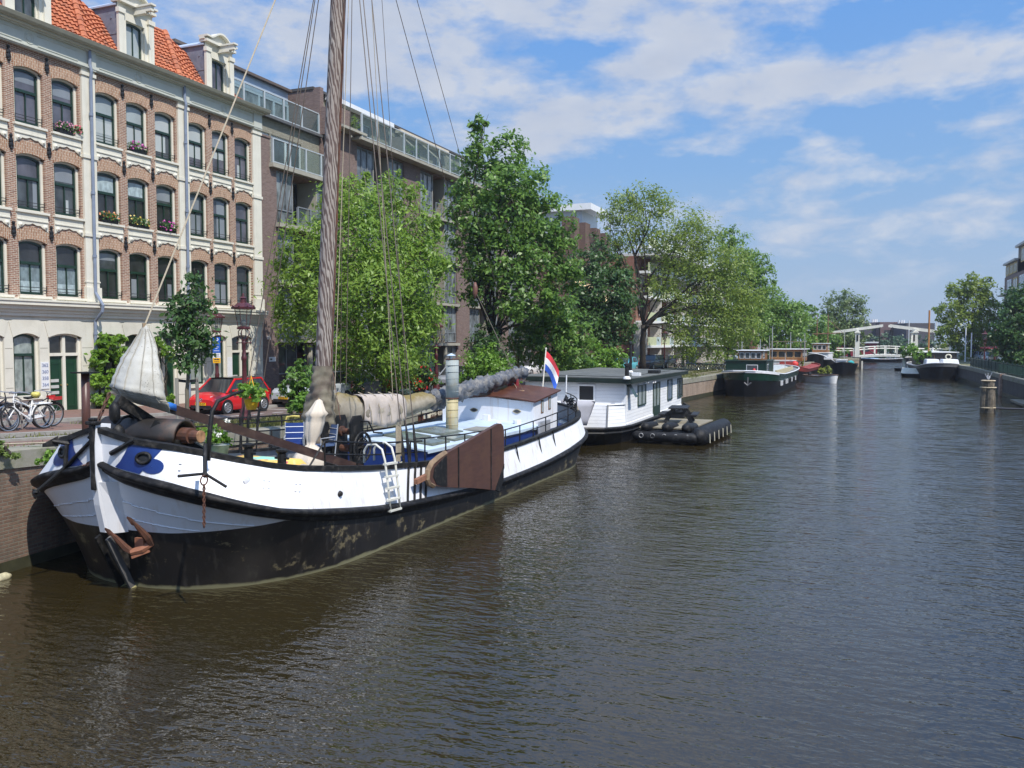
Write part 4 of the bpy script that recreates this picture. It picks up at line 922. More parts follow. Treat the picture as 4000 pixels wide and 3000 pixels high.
    B(mb, 'stem', HWB)
    mb = MB(); mb.hexa([(-.055, -.79, 2.05), (.055, -.79, 2.05), (.055, -.70, 2.05), (-.055, -.70, 2.05), (-.06, -.80, 3.3), (.06, -.80, 3.3), (.06, -.68, 3.3), (-.06, -.68, 3.3)]); mb.box(-.13, -.82, 3.3, .13, -.66, 3.37); mb.box(-.07, -.80, 3.37, .07, -.68, 3.43); B(mb, 'stem_head', TAR, bevel=.02)
    mb = MB(); sk = [(-.57, 1.22), (-.42, .9), (-.15, .45), (.1, .0), (.3, -.4)]
    for (s0, z0), (s1, z1) in zip(sk, sk[1:]): mb.hexa([(-.09, s1, z1), (.09, s1, z1), (.14, s1+.3, z1), (-.14, s1+.3, z1), (-.08, s0, z0), (.08, s0, z0), (.14, s0+.3, z0), (-.14, s0+.3, z0)])
    B(mb, 'stem_foot', TAR)
    for x, m_ in ((.17, mat('grey_tarred_plank', (.12, .115, .11), .7, .3, 4, dirt=((.04, .04, .04), .5, 4))), (-.12, TAR)):
        mb = MB(); mb.beam((x+.02, -.62, 1.12), (x, -.03, -.06), .13, .05, up=(1, 0, 0)); B(mb, 'bow_plank', m_)
        mb = MB(); mb.beam((x+.001, -.06, .02), (x, -.02, -.1), .14, .06, up=(1, 0, 0)); B(mb, 'plank_tip', mat('lichen_tip', (.42, .38, .18), .9, .3, 9))
    # blue hawse plate and round patch on each bow
    for sg in (1, -1):
        mb = MB(); mb.grid([[bulp(.40+.58*u+.0, .78+.64*u, v, .016, sg) for u in (0, .2, .4, .6, .8, 1)] for v in (0.03, .25, .5, .75, 1)]); hp = B(mb, 'hawse_plate', NAVY, smooth=True)
        mb = MB(); c = []; C0 = (1.32, .5)
        rows = [[bulp(1.17+(q*.24*math.cos(t)), 1.36+q*.24*math.cos(t), .36+q*.24*math.sin(t), .011, sg) for t in [k*2*math.pi/18 for k in range(18)]] for q in (.02, .5, 1)]
        mb.grid(rows, close=True); B(mb, 'round_patch', NAVY, hp, smooth=True)
        ring = [bulp(.90+.135*math.cos(t), 1.16+.135*math.cos(t), .56+.16*math.sin(t), .035, sg) for t in [k*2*math.pi/16 for k in range(17)]]
        mb = MB(); mb.tube(ring, .035, 6, cap=False); B(mb, 'hawse_ring', TAR, hp, smooth=True)
        mb = MB(); mb.poly([bulp(.90+.12*math.cos(t), 1.16+.12*math.cos(t), .56+.14*math.sin(t), .026, sg) for t in [k*2*math.pi/16 for k in range(16)]]); B(mb, 'hawse_hole', DARKM, hp)
    mb = MB(); mb.tube([bulp(.28, .38, .42, .05), bulp(.5, .85, 1.06, .05)], .05, 6); B(mb, 'bow_stay_bar', TAR)
    mb = MB()
    for l in (1.8, 2.3, 3.3, 3.4, 4.0, 4.1):
        for v in (.42, .6): mb = MB(); p = bulp(l, l-.05, v, .012); mb.lathe([(0, -.02), (.03, -.015), (.02, .02), (0, .03)], p, 6, axis='x', cap=False); B(mb, 'hull_stud', HW)
    mb = MB(); p = bulp(2.95, 2.95, .52, .02); mb.lathe([(0, 0), (.09, .0), (.085, .03), (0, .045)], p, 10, axis='x', cap=False); B(mb, 'mooring_eye', HW)
    mb = MB(); p = bulp(5.6, 5.4, .35, .02); mb.lathe([(0, 0), (.07, .0), (.05, .05), (0, .06)], p, 10, axis='x', cap=False); B(mb, 'scupper', TAR)
    # mast with tabernacle, sail coat round its foot
    wood = bpy.data.materials.new('weathered_mast_wood'); wood.use_nodes = True; t = NT(wood); bs = t.n['Principled BSDF']; geo = t.new('ShaderNodeNewGeometry').outputs['Position']
    wv = t.new('ShaderNodeTexWave'); wv.bands_direction = 'DIAGONAL'; wv.inputs['Scale'].default_value = 3.2; wv.inputs['Distortion'].default_value = 9; wv.inputs['Detail'].default_value = 3; wv.inputs['Detail Scale'].default_value = 1.4
    t.link(t.mapping(geo, (1.7, 1.7, .30)), wv.inputs['Vector']); c = t.mix(t.ramp(wv.outputs[0], .25, .75), (.10, .072, .062), (.34, .30, .265)); c = t.mix(t.math('MULTIPLY', t.ramp(t.noise(t.mapping(geo, (2, 2, .4)), 1, 3), .4, .65), .4), c, (.13, .075, .065))
    t.link(c, bs.inputs['Base Color']); bs.inputs['Roughness'].default_value = .85; bn = t.new('ShaderNodeBump', Strength=.35, Distance=.02); t.link(wv.outputs[0], bn.inputs['Height']); t.link(bn.outputs[0], bs.inputs['Normal'])
    mz = lambda z: (0, 6.53+.083*(z-3.18), z)
    mb = MB(); mb.tube([mz(z) for z in (1.2, 3.2, 5, 8, 12, 16, 19, 21.5)], [.235, .235, .23, .222, .205, .185, .16, .12], 14); mast = B(mb, 'mast', wood, smooth=True)
    mb = MB(); mb.tube([(.21, 6.53+.083*(z-3.18)+.02, z) for z in (4.2, 9, 14, 20)], .035, 5); B(mb, 'mast_track', RUST, mast)
    mb = MB()
    for sg in (1, -1): mb.box(sg*.27-.05, 6.15, 1.0, sg*.27+.05, 6.95, 2.75)
    B(mb, 'tabernacle', TAR, bevel=.02)
    R = []
    for i in range(41):
        z = 1.75+(4.22-1.75)*i/40; q = i/40; row = []
        for k in range(28):
            th = k*2*math.pi/28; r = (.43 if q < .5 else .43-.18*(q-.5)/.5)*(1+.10*math.sin(3*th+z*5)+.07*math.sin(7*th-z*9)+.07*math.sin(z*24+2*math.sin(th*2))); r = max(r, .25); row.append((r*math.cos(th)*.95-.12*(1-q), 6.5+.083*(z-3.18)+r*math.sin(th)*.95, z))
        R.append(row)
    mb = MB(); mb.grid(R, close=True); B(mb, 'mast_coat', mat('olive_canvas', (.17, .152, .11), .9, .25, 2, dirt=((.10, .07, .06), .6, 1.8), bump=.5, bscale=6), mast, smooth=True)
    # boom under its canvas, the stowed grey sail behind
    def loft(secs, nk, fold, name, m, par=None, seed=1):
        R = []; rr = random.Random(seed)
        for i, (s, zc, rw, rh, wc) in enumerate(secs):
            row = []
            for k in range(nk):
                th = k*2*math.pi/nk; f = 1+fold*(math.sin(5*th+i*1.7)*.6+math.sin(9*th-i*2.3)*.4)+rr.uniform(-fold, fold)*.4
                row.append((wc+rw*f*math.cos(th), s, zc+rh*f*math.sin(th)))
            R.append(row)
        mb = MB(); mb.grid(R, close=True); mb.poly(R[0][::-1]); mb.poly(R[-1]); return B(mb, name, m, par, smooth=True)
    mb = MB(); mb.tube([(0, 6.8, 2.75), (0, 20.8, 3.3)], [.13, .09], 8); boom = B(mb, 'boom', VARN)
    secs = [(6.85+5.95*i/22, 3.0-.25*math.sin(math.pi*min(1, i/22*1.15))*.7-.1*i/22, .30-.10*(i > 20), [.42, .44, .44, .42, .40, .38, .36, .34, .33, .32, .31, .30, .30, .30, .30, .30, .29, .28, .27, .25, .22, .18, .12][i], 0) for i in range(23)]
    m, t, b = base_mat('mossy_boom_canvas'); geo = t.new('ShaderNodeNewGeometry'); sp = t.new('ShaderNodeSeparateXYZ'); t.link(geo.outputs['Normal'], sp.inputs[0])
    c = t.mix(t.ramp(t.noise(geo.outputs['Position'], 1.6, 5), .3, .7), (.22, .19, .14), (.42, .37, .29)); c = t.mix(t.math('MULTIPLY', t.ramp(t.math('ADD', sp.outputs[2], t.math('MULTIPLY', t.noise(geo.outputs['Position'], 3, 6, .65), 1.3)), 1.0, 1.55), .85), c, (.18, .13, .025))
    t.link(c, b.inputs['Base Color']); b.inputs['Roughness'].default_value = .95; bn = t.new('ShaderNodeBump', Strength=.5, Distance=.04); t.link(t.noise(t.mapping(geo.outputs['Position'], (1, 3, 1)), 2.5, 4), bn.inputs['Height']); t.link(bn.outputs[0], b.inputs['Normal'])
    cv = loft([(a, b, c*1.15, d*1.12, e) for a, b, c, d, e in secs], 24, .11, 'boom_cover', m, boom, 3)
    R = []   # the pale flap hanging down the near side
    for i in range(19):
        s = 8.0+2.35*i/18; row = []
        for v in range(9):
            q = v/8; x = .0+.36*math.sin(min(1, q*2.2)*math.pi/2)+.05*math.sin(i*1.4+q*3)*q+.02*math.sin(i*3.1); z = 3.20-.02*i/18-.02*(s-8)-1.08*max(0, q-.12)*(1-.28*(i/18)) if q > .1 else 3.38-.04*(s-8)-.5*q
            z = 3.37-.05*(s-8)-(.10*q if q < .2 else .02+1.22*(q-.2)*(1-.22*abs(i/9-1))); row.append((x, s, z))
        R.append(row)
    mb = MB(); mb.grid(R); B(mb, 'cover_flap', mat('pinkish_canvas', (.46, .40, .35), .95, .12, 1.5, dirt=((.36, .30, .24), .5, 2), bump=.4, bscale=6), boom, smooth=True, thick=.012)
    mb = MB()
    for s in (8.25, 8.75, 9.3, 9.9): mb.tube([(.0, s, 3.42-.05*(s-8)), (.25, s+.03, 3.33-.05*(s-8)), (.40, s+.05, 2.9), (.42, s+.1, 2.45)], .014, 4)
    B(mb, 'cover_lashing', ROPE, boom)
    secs = [(12.5+8.3*i/44, 2.86+.72*i/44+.05*math.sin(i*1.3), .29-.08*i/44+.03*math.sin(i*2.7), .30-.09*i/44+.06*math.sin(i*2.1), .04*math.sin(i*.9)) for i in range(45)]
    loft(secs, 22, .26, 'stowed_sail', mat('grey_sailcloth', (.085, .095, .115), .8, .3, 3, dirt=((.27, .25, .22), .5, 4), bump=.5, bscale=9), boom, 5)
    mb = MB(); mb.box(-.22, 19.5, 2.75, -.06, 19.75, 3.35); mb.box(.06, 19.5, 2.75, .22, 19.75, 3.35); mb.box(-.22, 19.5, 2.6, .22, 19.75, 2.75); B(mb, 'boom_crutch', mat('red_crutch', (.25, .02, .03), .4), bevel=.03)
    # deckhouse with pale blue roof
    wd = 2.12; F0, F1 = 8.45, 17.3
    mb = MB(); zt = lambda s: 1.78-.012*(s-8.4)*1.1; zr = lambda s: 2.02-.02*(s-8.4)
    for sg in (1, -1): mb.poly([(sg*wd, F0, .7), (sg*wd, F1, .7), (sg*wd, F1, zt(F1)), (sg*wd, F0, zt(F0))][::sg])
    mb.poly([(-wd, F0, .7), (wd, F0, .7), (wd, F0, zt(F0)), (0, F0, zr(F0)), (-wd, F0, zt(F0))]); mb.poly([(-wd, F1, .7), (-wd, F1, zt(F1)), (0, F1, zr(F1)), (wd, F1, zt(F1)), (wd, F1, .7)]); dh = B(mb, 'deckhouse', NAVY)
    mb = MB(); mb.grid([[(x, s, (zr(s) if x == 0 else zt(s))+dz) for x in (-wd-.08, 0, wd+.08)] for s, dz in ((F0-.08, .0), (F0-.08, .05), (F1, .05))]); mb.grid([[(sg*(wd+.08), s, zt(s)+dz) for s in (F0-.08, F1)] for sg in (1,) for dz in (-.05, .05)]); B(mb, 'deckhouse_roof', LBLUE, dh)
    mb = MB(); mb.torus((1.35, F0-.02, 1.3), .14, .025, 16, 6, ax='y'); B(mb, 'porthole_rim', mat('cream_rim', (.6, .58, .45), .5), dh, smooth=True)
    mb = MB(); mb.lathe([(.13, 0), (.13, .01)], (1.35, F0-.02, 1.3), 14, axis='y'); B(mb, 'porthole_glass', G_DARK, dh)
    for (s0, s1, x0, x1) in ((9.3, 10.6, .15, 1.1), (9.1, 10.2, 1.25, 1.95), (11.1, 12.6, .15, 1.2), (10.5, 11.9, 1.35, 1.95)):
        mb = MB(); z0 = 1.83; sl = -.115
        zq = lambda x, s: zr(s)+(zt(s)-zr(s))*abs(x)/wd
        mb.hexa([(x0, s0, zq(x0, s0)), (x1, s0, zq(x1, s0)), (x1, s1, zq(x1, s1)), (x0, s1, zq(x0, s1)), (x0, s0, zq(x0, s0)+.11), (x1, s0, zq(x1, s0)+.11), (x1, s1, zq(x1, s1)+.11), (x0, s1, zq(x0, s1)+.11)])
        f = B(mb, 'skylight', mat('mossy_frame', (.12, .135, .11), .8, .3, 5))
        mb = MB(); d = .1; mb.poly([(x0+d, s0+d, zq(x0+d, s0)+.115), (x1-d, s0+d, zq(x1-d, s0)+.115), (x1-d, s1-d, zq(x1-d, s1)+.115), (x0+d, s1-d, zq(x0+d, s1)+.115)]); B(mb, 'skylight_pane', glass_mat('skylight_glass', (.20, .25, .26), var=.3), f)
    mb = MB(); mb.box(1.0, 13.0, 1.86, 1.6, 14.0, 1.93); B(mb, 'roof_hatch', mat('grey_board', (.24, .23, .2), .8)); mb = MB(); mb.lathe([(.05, 0), (.05, .12), (.1, .13), (.1, .17), (0, .2)], (1.55, 14.7, 1.85), 10); B(mb, 'roof_vent', HW)
    # stove pipe
    ch = mat('galvanised_pipe', (.33, .37, .365), .75, .12, 3, streak=((.30, .22, .13), .5), dirt=((.30, .27, .2), .5, 2)); chr_ = mat('rusty_pipe', (.42, .36, .20), .6, .15, 2, streak=((.36, .16, .05), .85), dirt=((.36, .40, .38), .45, 2.5))
    cx, cy = .72, 12.72
    mb = MB(); mb.tube([(cx, cy, 1.35), (cx-.005, cy+.03, 3.05)], .205, 18, 0); 
    for z in (1.6, 1.85, 2.1, 2.35, 2.6, 2.85): mb.torus((cx, cy+.03*(z-1.35)/1.7, z), .205, .012, 18, 4, 0, ax='z')
    sp_ = B(mb, 'stove_pipe', chr_, smooth=True)
    mb = MB(); mb.tube([(cx-.004, cy+.03, 2.98), (cx-.01, cy+.06, 4.28)], .215, 18)
    for z in (3.2, 3.42, 3.64, 3.86, 4.08): mb.torus((cx-.006, cy+.045, z), .217, .010, 18, 4, ax='z')
    B(mb, 'pipe_section', ch, sp_, smooth=True); mb = MB(); mb.torus((cx-.004, cy+.03, 2.98), .215, .022, 18, 5, ax='z'); mb.torus((cx-.01, cy+.06, 4.28), .215, .02, 18, 5, ax='z'); B(mb, 'pipe_collar', RUST, sp_)
    mb = MB(); mb.lathe([(.03, 0), (.03, .12), (.16, .13), (.02, .2)], (cx-.05, cy+.06, 4.27), 10); B(mb, 'pipe_cowl', LBLUE, sp_)
    # wheelhouse
    a, b, w = 17.05, 19.65, 1.92; zf, zb_ = 2.58, 2.86
    mb = MB(); mb.hexa([(-w, a, 1.0), (w, a, 1.0), (w, b, 1.0), (-w, b, 1.0), (-w, a, zf), (w, a, zf), (w, b, zb_), (-w, b, zb_)]); mb.poly([(-w, a, zf), (w, a, zf), (0, a-.001, zf+.16)]); wh = B(mb, 'wheelhouse', HW)
    mb = MB(); mb.box(-w-.015, a+.3, .95, w+.015, 21.0, 1.42); B(mb, 'wheelhouse_base', NAVY, wh)
    R = []
    for s, z in ((a-.14, zf), (b+.12, zb_+.01)): R.append([(x, s, z+.17*(1-(x/(w+.12))**2)) for x in (-w-.12, -1.3, -.7, 0, .7, 1.3, w+.12)])
    mb = MB(); mb.grid(R); o = B(mb, 'wheelhouse_roof', VARN, wh, thick=-.05)
    for x in (-.55, 1.25):
        pts = [(x+.17*(2*i/8-1), a-.012, 2.22+.075*math.sin(math.pi*i/8)) for i in range(9)]+[(x+.17*(1-2*i/8), a-.012, 2.22-.075*math.sin(math.pi*i/8)) for i in range(1, 8)]
        mb = MB(); mb.poly(pts); f = B(mb, 'eye_window', G_DARK, wh); mb = MB(); mb.tube(pts+[pts[0]], .014, 5); B(mb, 'eye_rim', mat('brass_rim', (.35, .3, .2), .5), f)
    for s in (17.95, 18.75):
        z = 2.02+(s-17)*.1; mb = MB(); mb.box(w, s-.13, z, w+.02, s+.13, z+.5); f = B(mb, 'side_window_frame', mat('varnish_frame', (.2, .11, .06), .5), wh); mb = MB(); mb.box(w+.018, s-.09, z+.04, w+.026, s+.09, z+.45); B(mb, 'side_window_pane', G_BLIND, f)
    mb = MB(); mb.box(-.55, 17.6, 2.75, .0, 18.3, 2.98); B(mb, 'roof_box', VARN); mb = MB(); mb.box(.35, 18.4, 2.85, .95, 18.7, 2.93); B(mb, 'roof_plank', mat('pine_board', (.5, .33, .18), .7))
    mb = MB(); mb.box(.1, 16.4, 1.86, .35, 16.6, 2.1); B(mb, 'vent_box', HW); mb = MB(); mb.lathe([(.13, 0), (.15, .22)], (1.45, 16.6, 1.72), 10); B(mb, 'deck_bucket', HW)
    # leeboard
    P = [(6.22, 1.42), (6.26, 1.62), (6.45, 1.78), (6.8, 1.88), (7.2, 1.96), (8.6, 2.15), (10.45, 2.42), (10.68, 2.42), (10.83, 2.33), (10.9, 2.15), (10.9, 1.18), (10.25, .48), (9.5, .64), (8.7, .80), (7.6, .99), (7.0, 1.10), (6.55, 1.2), (6.32, 1.3)]
    lee = mat('leeboard_brown', (.078, .036, .026), .55, .2, 2.5, stretch=(1, 1, 5), dirt=((.10, .05, .03), .5, 2))
    mb = MB(); mb.prism(P, 'x', 3.30, 3.42); lb = B(mb, 'leeboard', lee)
    mb = MB(); mb.prism([(6.42, 1.45), (6.5, 1.68), (7.05, 1.88), (7.18, 1.9), (7.18, 1.09), (6.9, 1.14), (6.6, 1.24)], 'x', 3.42, 3.432); B(mb, 'leeboard_head', TAR, lb)
    mb = MB(); mb.prism([(10.25, .49), (10.33, .6), (10.9, 1.18), (10.9, 1.05), (10.55, .62)], 'x', 3.29, 3.431); mb.prism([(10.3, .49), (10.9, 1.1), (10.9, .72), (10.62, .38)], 'x', 3.31, 3.41); B(mb, 'leeboard_tail', TAR, lb)
    for (s, z0, z1) in ((7.85, .95, 2.05), (9.95, .56, 2.33)): mb = MB(); mb.box(3.42, s-.03, z0, 3.435, s+.03, z1); B(mb, 'leeboard_strap', TAR, lb)
    mb = MB(); e = [(3.36, s, z) for s, z in (P[16], P[17], P[0], P[1], P[2], P[3], P[4])]; mb.tube(e, .075, 6); B(mb, 'leeboard_edge', mat('worn_wood_edge', (.22, .15, .09), .8, .3, 4), lb)
    mb = MB(); mb.beam((3.3, 5.75, 1.42), (3.33, 6.35, 1.50), .1, .13); B(mb, 'leeboard_chock', mat('worn_red_wood', (.26, .12, .07), .8, .3, 5))
    # rails
    def rail_line(l0, l1, h, r, sg=1, inset=-.1, step=.5):
        return [at(CRL, ZRL, l0+(l1-l0)*i/int((l1-l0)/step), sg, inset)+Vector((0, 0, h)) for i in range(int((l1-l0)/step)+1)]
    mb = MB()
    for l0, l1 in ((4.9, 9.1), (14.3, 24.6)): mb.tube(rail_line(l0, l1, .58, .02), .022, 5); mb.tube(rail_line(l0, l1, .3, .02), .018, 5)
    mb.tube(rail_line(9.1, 14.3, .62, .02, inset=-.35), .02, 5)
    l = 4.9
    while l < 24.6:
        i = -.35 if 9.1 < l < 14.3 else -.1; p = at(CRL, ZRL, l, 1, i); mb.tube([p, p+Vector((0, 0, .6))], .022, 5); l += 1.2
    p = at(CRL, ZRL, 4.4, 1, -.1); mb.tube([p, at(CRL, ZRL, 4.9, 1, -.1)+Vector((0, 0, .58))], .022, 5); B(mb, 'guard_railing', TAR)
    mb = MB(); mb.tube(rail_line(5, 24, .58, .02, -1), .022, 5); mb.tube(rail_line(5, 24, .3, .02, -1), .018, 5); l = 5
    while l < 24: p = at(CRL, ZRL, l, -1, -.1); mb.tube([p, p+Vector((0, 0, .6))], .022, 5); l += 1.3
    B(mb, 'guard_railing', TAR)
    mb = MB(); mb.box(2.28, 16.6, 1.3, 2.33, 17.7, 1.85)
    for i in range(9): mb.box(2.28, 16.62+i*.13, 1.3, 2.36, 16.66+i*.13, 1.9)
    B(mb, 'rail_rack', mat('aluminium_bars', (.55, .56, .58), .35, .1, 5, metal=.5))
    for l in (3.0, 3.75):
        mb = MB(); p = at(CRL, ZRL, l, 1, -.16); mb.lathe([(.11, -.1), (.09, .06), (.085, .26), (.12, .3), (.12, .34), (.05, .36)], p, 12); mb.tube([p+Vector((-.17, 0, .16)), p+Vector((.17, 0, .16))], .025, 6); B(mb, 'bollard', TAR, smooth=False)
    for l in (15.0, 17.0, 18.4): mb = MB(); p = at(CRL, ZRL, l, 1, .08); mb.tube([p+Vector((0, -.05, .05)), p+Vector((.06, .12, -.62))], .026, 5); B(mb, 'fender_bar', TAR)
    for l in (8.35, 8.68, 8.98, 9.25): mb = MB(); mb.tube([bulp(l, l-.15, v, .03) for v in (-.08, .3, .7, 1.02)], .03, 5); B(mb, 'chain_plate', TAR)
    # windlass, jib boom, blocks at the bow
    wl = mat('windlass_iron', (.022, .019, .017), .55, .3, 4, dirt=((.08, .042, .028), .42, 3))
    R = [];
    for x in (-.95, -.3, .4, 1.12): R.append([(x, .45+.34*math.cos(t), 2.92+.42*math.sin(t)) for t in [math.pi*k/12 for k in range(13)]])
    mb = MB(); mb.grid(R); hood = B(mb, 'windlass_hood', wl, smooth=True, thick=.05)
    mb = MB(); mb.lathe([(.16, -1.0), (.16, 1.28), (.11, 1.28), (.11, 1.5)], (0, .45, 3.02), 14, axis='x'); B(mb, 'windlass_barrel', RUST, hood, smooth=False); mb = MB(); mb.lathe([(.12, 0), (.12, .02)], (1.5, .45, 3.02), 14, axis='x'); B(mb, 'barrel_end', mat('raw_wood_end', (.32, .17, .085), .8, .4, 12), hood)
    mb = MB(); mb.box(1.0, .2, 2.3, 1.1, .7, 2.95); mb.box(-1.0, .2, 2.3, -.9, .7, 2.95); B(mb, 'windlass_post', TAR, hood)
    A, E_ = sw(560, 1562, .0), sw(1425, 1835, 2.0)
    mb = MB(); mb.beam(A, E_, .14, .19); jb = B(mb, 'jib_boom', mat('dark_spar', (.038, .019, .015), .5, .3, 3, stretch=(4, 1, 4), dirt=((.09, .055, .04), .4, 3)))
    mb = MB(); mb.beam(sw(455, 1560, 0), sw(600, 1655, .1), .14, .2); mb.beam(sw(600, 1655, .5), sw(800, 1770, 1.4), .12, .18); B(mb, 'bowsprit_arm', TAR, jb)
    for (px, py, r, h) in ((448, 1612, .10, .22), (462, 1705, .12, .26), (438, 1740, .09, .2)):
        mb = MB(); p = sw(px, py, .1); mb.lathe([(.02, -h), (r, -h*.55), (r*1.05, 0), (r, h*.55), (.02, h)], p, 10); B(mb, 'pulley_block', TAR, jb, smooth=True)
    mb = MB(); mb.torus(sw(500, 1680, -.2), .28, .03, 20, 6, ax='x'); B(mb, 'rope_hoop', wl)
    mb = MB(); tarp = mat('blue_tarp', (.03, .16, .55), .5, .2, 5); p, q = sw(555, 1572, .2), sw(690, 1605, .35); mb.grid([[p.lerp(q, u)+Vector((0, 0, dz+.03*math.sin(u*9))) for u in (0, .2, .4, .6, .8, 1)] for dz in (-.02, .12)]); B(mb, 'blue_tarp', tarp, jb, smooth=True, thick=.02)
    # mooring chains and bits
    def chain(p, q, nl, r, name, sag=0, m=RUST):
        mb = MB(); p, q = Vector(p), Vector(q); d = (q-p).normalized()
        for i in range(nl):
            c = p.lerp(q, (i+.5)/nl)-Vector((0, 0, sag*math.sin(math.pi*(i+.5)/nl))); e = (d.cross(Vector((0, 0, 1))) if i % 2 else d.cross(Vector((1, 0, 0))))
            if e.length < .1: e = Vector((1, 0, 0)) if i % 2 else Vector((0, 1, 0))
            e.normalize(); hl = (q-p).length/nl*.62; pts = [c+d*hl*math.cos(t)+e*hl*.55*math.sin(t) for t in [k*2*math.pi/8 for k in range(9)]]; mb.tube(pts, r, 4, cap=False)
        return B(mb, name, m)
    chain(sw(428, 1535, .05), sw(380, 1650, 0), 7, .02, 'jib_chain'); chain((-.15, -.72, 2.55), sw(262, 1832, -1.2), 9, .022, 'bow_chain', .05)
    # winch behind the mast foot
    mb = MB(); 
    for x in (.34, .86): mb.prism([(6.55, 1.1), (7.15, 1.1), (7.15, 2.7), (7.05, 2.88), (6.7, 2.88), (6.55, 2.7)], 'x', x-.03, x+.03)
    wn = B(mb, 'winch_frame', TAR)
    mb = MB(); mb.lathe([(.14, 0), (.14, .06), (.08, .07), (.08, .40), (.14, .41), (.14, .47)], (.37, 6.85, 2.45), 14, axis='x'); mb.lathe([(.1, 0), (.1, .3)], (.40, 6.8, 2.0), 12, axis='x'); B(mb, 'winch_drum', RUST, wn)
    mb = MB(); c = (.98, 6.95, 2.02); mb.torus(c, .40, .035, 24, 6, ax='x'); mb.torus(c, .26, .02, 20, 5, ax='x')
    for k in range(6): t_ = k*math.pi/3; mb.tube([c, (c[0], c[1]+.4*math.cos(t_), c[2]+.4*math.sin(t_))], .02, 5)
    mb.lathe([(.07, -.1), (.07, .08)], c, 10, axis='x'); B(mb, 'winch_wheel', TAR, wn)
    mb = MB(); mb.tube([(.9, 7.0, 2.72), (1.15, 7.0, 2.72), (1.15, 7.25, 2.4), (1.42, 7.25, 2.4)], .025, 6); B(mb, 'winch_crank', TAR, wn)
    # davit arm
    mb = MB(); mb.tube([sw(812, 1800, 2.2), sw(818, 1700, 2.2), sw(828, 1610, 2.2), sw(850, 1568, 2.2), sw(905, 1542, 2.2), sw(985, 1516, 2.2)], [.05, .045, .04, .038, .032, .028], 7); B(mb, 'davit', TAR, smooth=True)
    # standing and running rigging
    def stay(a, b, r, m=WIRE, name='stay', par=None): mb = MB(); mb.tube([a, b], r, 4); return B(mb, name, m, par or mast)
    head = Vector(mz(20.6))
    apex = sw(565, 1272, 0); d = sw(1075, 0, 0)-apex; stay(apex, apex+d*1.55, .022, ROPE, 'forestay')
    for (x, y, px0) in ((1580, 1830, 995), (1602, 1825, 1030), (1630, 1820, 1112)):
        p = sw(x, y, 2.98); q = sw(1000+px0*.40687, 0, 1.0); e = p+(q-p)*1.5; stay(p+(q-p)*.085, e, .015, WIRE, 'shroud'); mb = MB(); mb.tube([p+Vector((0, 0, -.1)), p+(q-p)*.04, p+(q-p)*.085], [.028, .045, .02], 6); B(mb, 'turnbuckle', TAR, mast)
    for (x, y, px0) in ((935, 1700, 552), (962, 1690, 566), (1000, 1690, 600)):
        p = sw(x, y, -2.75); q = sw(1000+px0*.40687, 0, -.8); e = p+(q-p)*1.5; stay(p+(q-p)*.07, e, .016, WIRE, 'shroud'); mb = MB(); mb.tube([p+Vector((0, 0, -.5)), p+(q-p)*.03, p+(q-p)*.075], [.02, .045, .02], 6); B(mb, 'turnbuckle', TAR, mast)
    for (a, b, w0, w1, r, m_) in (((1362, 0), (1305, 1600), .35, .4, .012, ROPE), ((1375, 0), (1352, 1500), .2, .3, .013, WIRE), ((1345, 0), (1330, 1500), .3, .3, .008, WIRE), ((1452, 0), (1535, 1560), .3, .35, .011, ROPE), ((1492, 0), (1590, 1540), .25, .3, .009, WIRE)):
        p, q = sw(*a, w0), sw(*b, w1); stay(q, q+(p-q)*1.35, r, m_, 'halyard')
    blk = sw(1856, 1135, .2); p = sw(1547, 0, .2); stay(blk, blk+(p-blk)*1.3, .012, WIRE, 'topping_lift'); q = sw(2035, 1465, .1); p = sw(1629, 0, .1); stay(q, q+(p-q)*1.3, .011, WIRE, 'topping_lift')
    mb = MB(); mb.lathe([(.03, -.28), (.09, -.12), (.1, .1), (.04, .3)], blk, 8); B(mb, 'lift_block', mat('wood_block', (.16, .07, .05), .6), mast, smooth=True)
    stay(blk, sw(2018, 1480, .1), .011, ROPE, 'sheet_rope'); stay(blk, sw(2110, 1665, 1.2), .012, ROPE, 'sheet_rope'); stay(sw(2010, 1500, .3), sw(2120, 1700, 1.9), .011, ROPE, 'sheet_rope')
    stay(sw(1300, 1450, .35), sw(1330, 1640, .7), .01, RUST, 'halyard')
    # stern ropes and name board
    mb = MB()
    for k in range(7):
        a = at(CRL, ZRL, 23.3+.18*k, 1, -.05); mb.tube([a+Vector((-.2, .1, .25)), a+Vector((.02, 0, .2)), a+Vector((.14, 0, -.2)), a+Vector((.16, .05, -.75-.05*k))], .028, 5)
    B(mb, 'stern_ropes', ROPE)
    mb = MB(); 
    for k in range(5): mb.tube([at(CRL, ZRL, 22.8+.3*i, 1, -.25)+Vector((random.uniform(-.15, .1), 0, .15+random.uniform(0, .4))) for i in range(6)], .03, 5)
    B(mb, 'tarred_net', TAR)
    a, b = sw(1637, 1652, -2.9), sw(1748, 1608, -2.9); mb = MB(); mb.hexa([(-2.95, a.y, a.z), (-2.9, a.y, a.z), (-2.9, b.y+.6, a.z+.12), (-2.95, b.y+.6, a.z+.12), (-2.95, a.y, a.z+.32), (-2.9, a.y, a.z+.32), (-2.9, b.y+.6, a.z+.44), (-2.95, b.y+.6, a.z+.44)]); nb = B(mb, 'name_board', VARN)
    p = T.matrix_basis @ Vector((-2.885, a.y+1.45, a.z+.24)); text('name_letters', 'IMMANUEL', .24, mat('cream_letters', (.7, .66, .52), .5), nb, p, (math.pi/2-.0, 0, math.pi/2-AX))
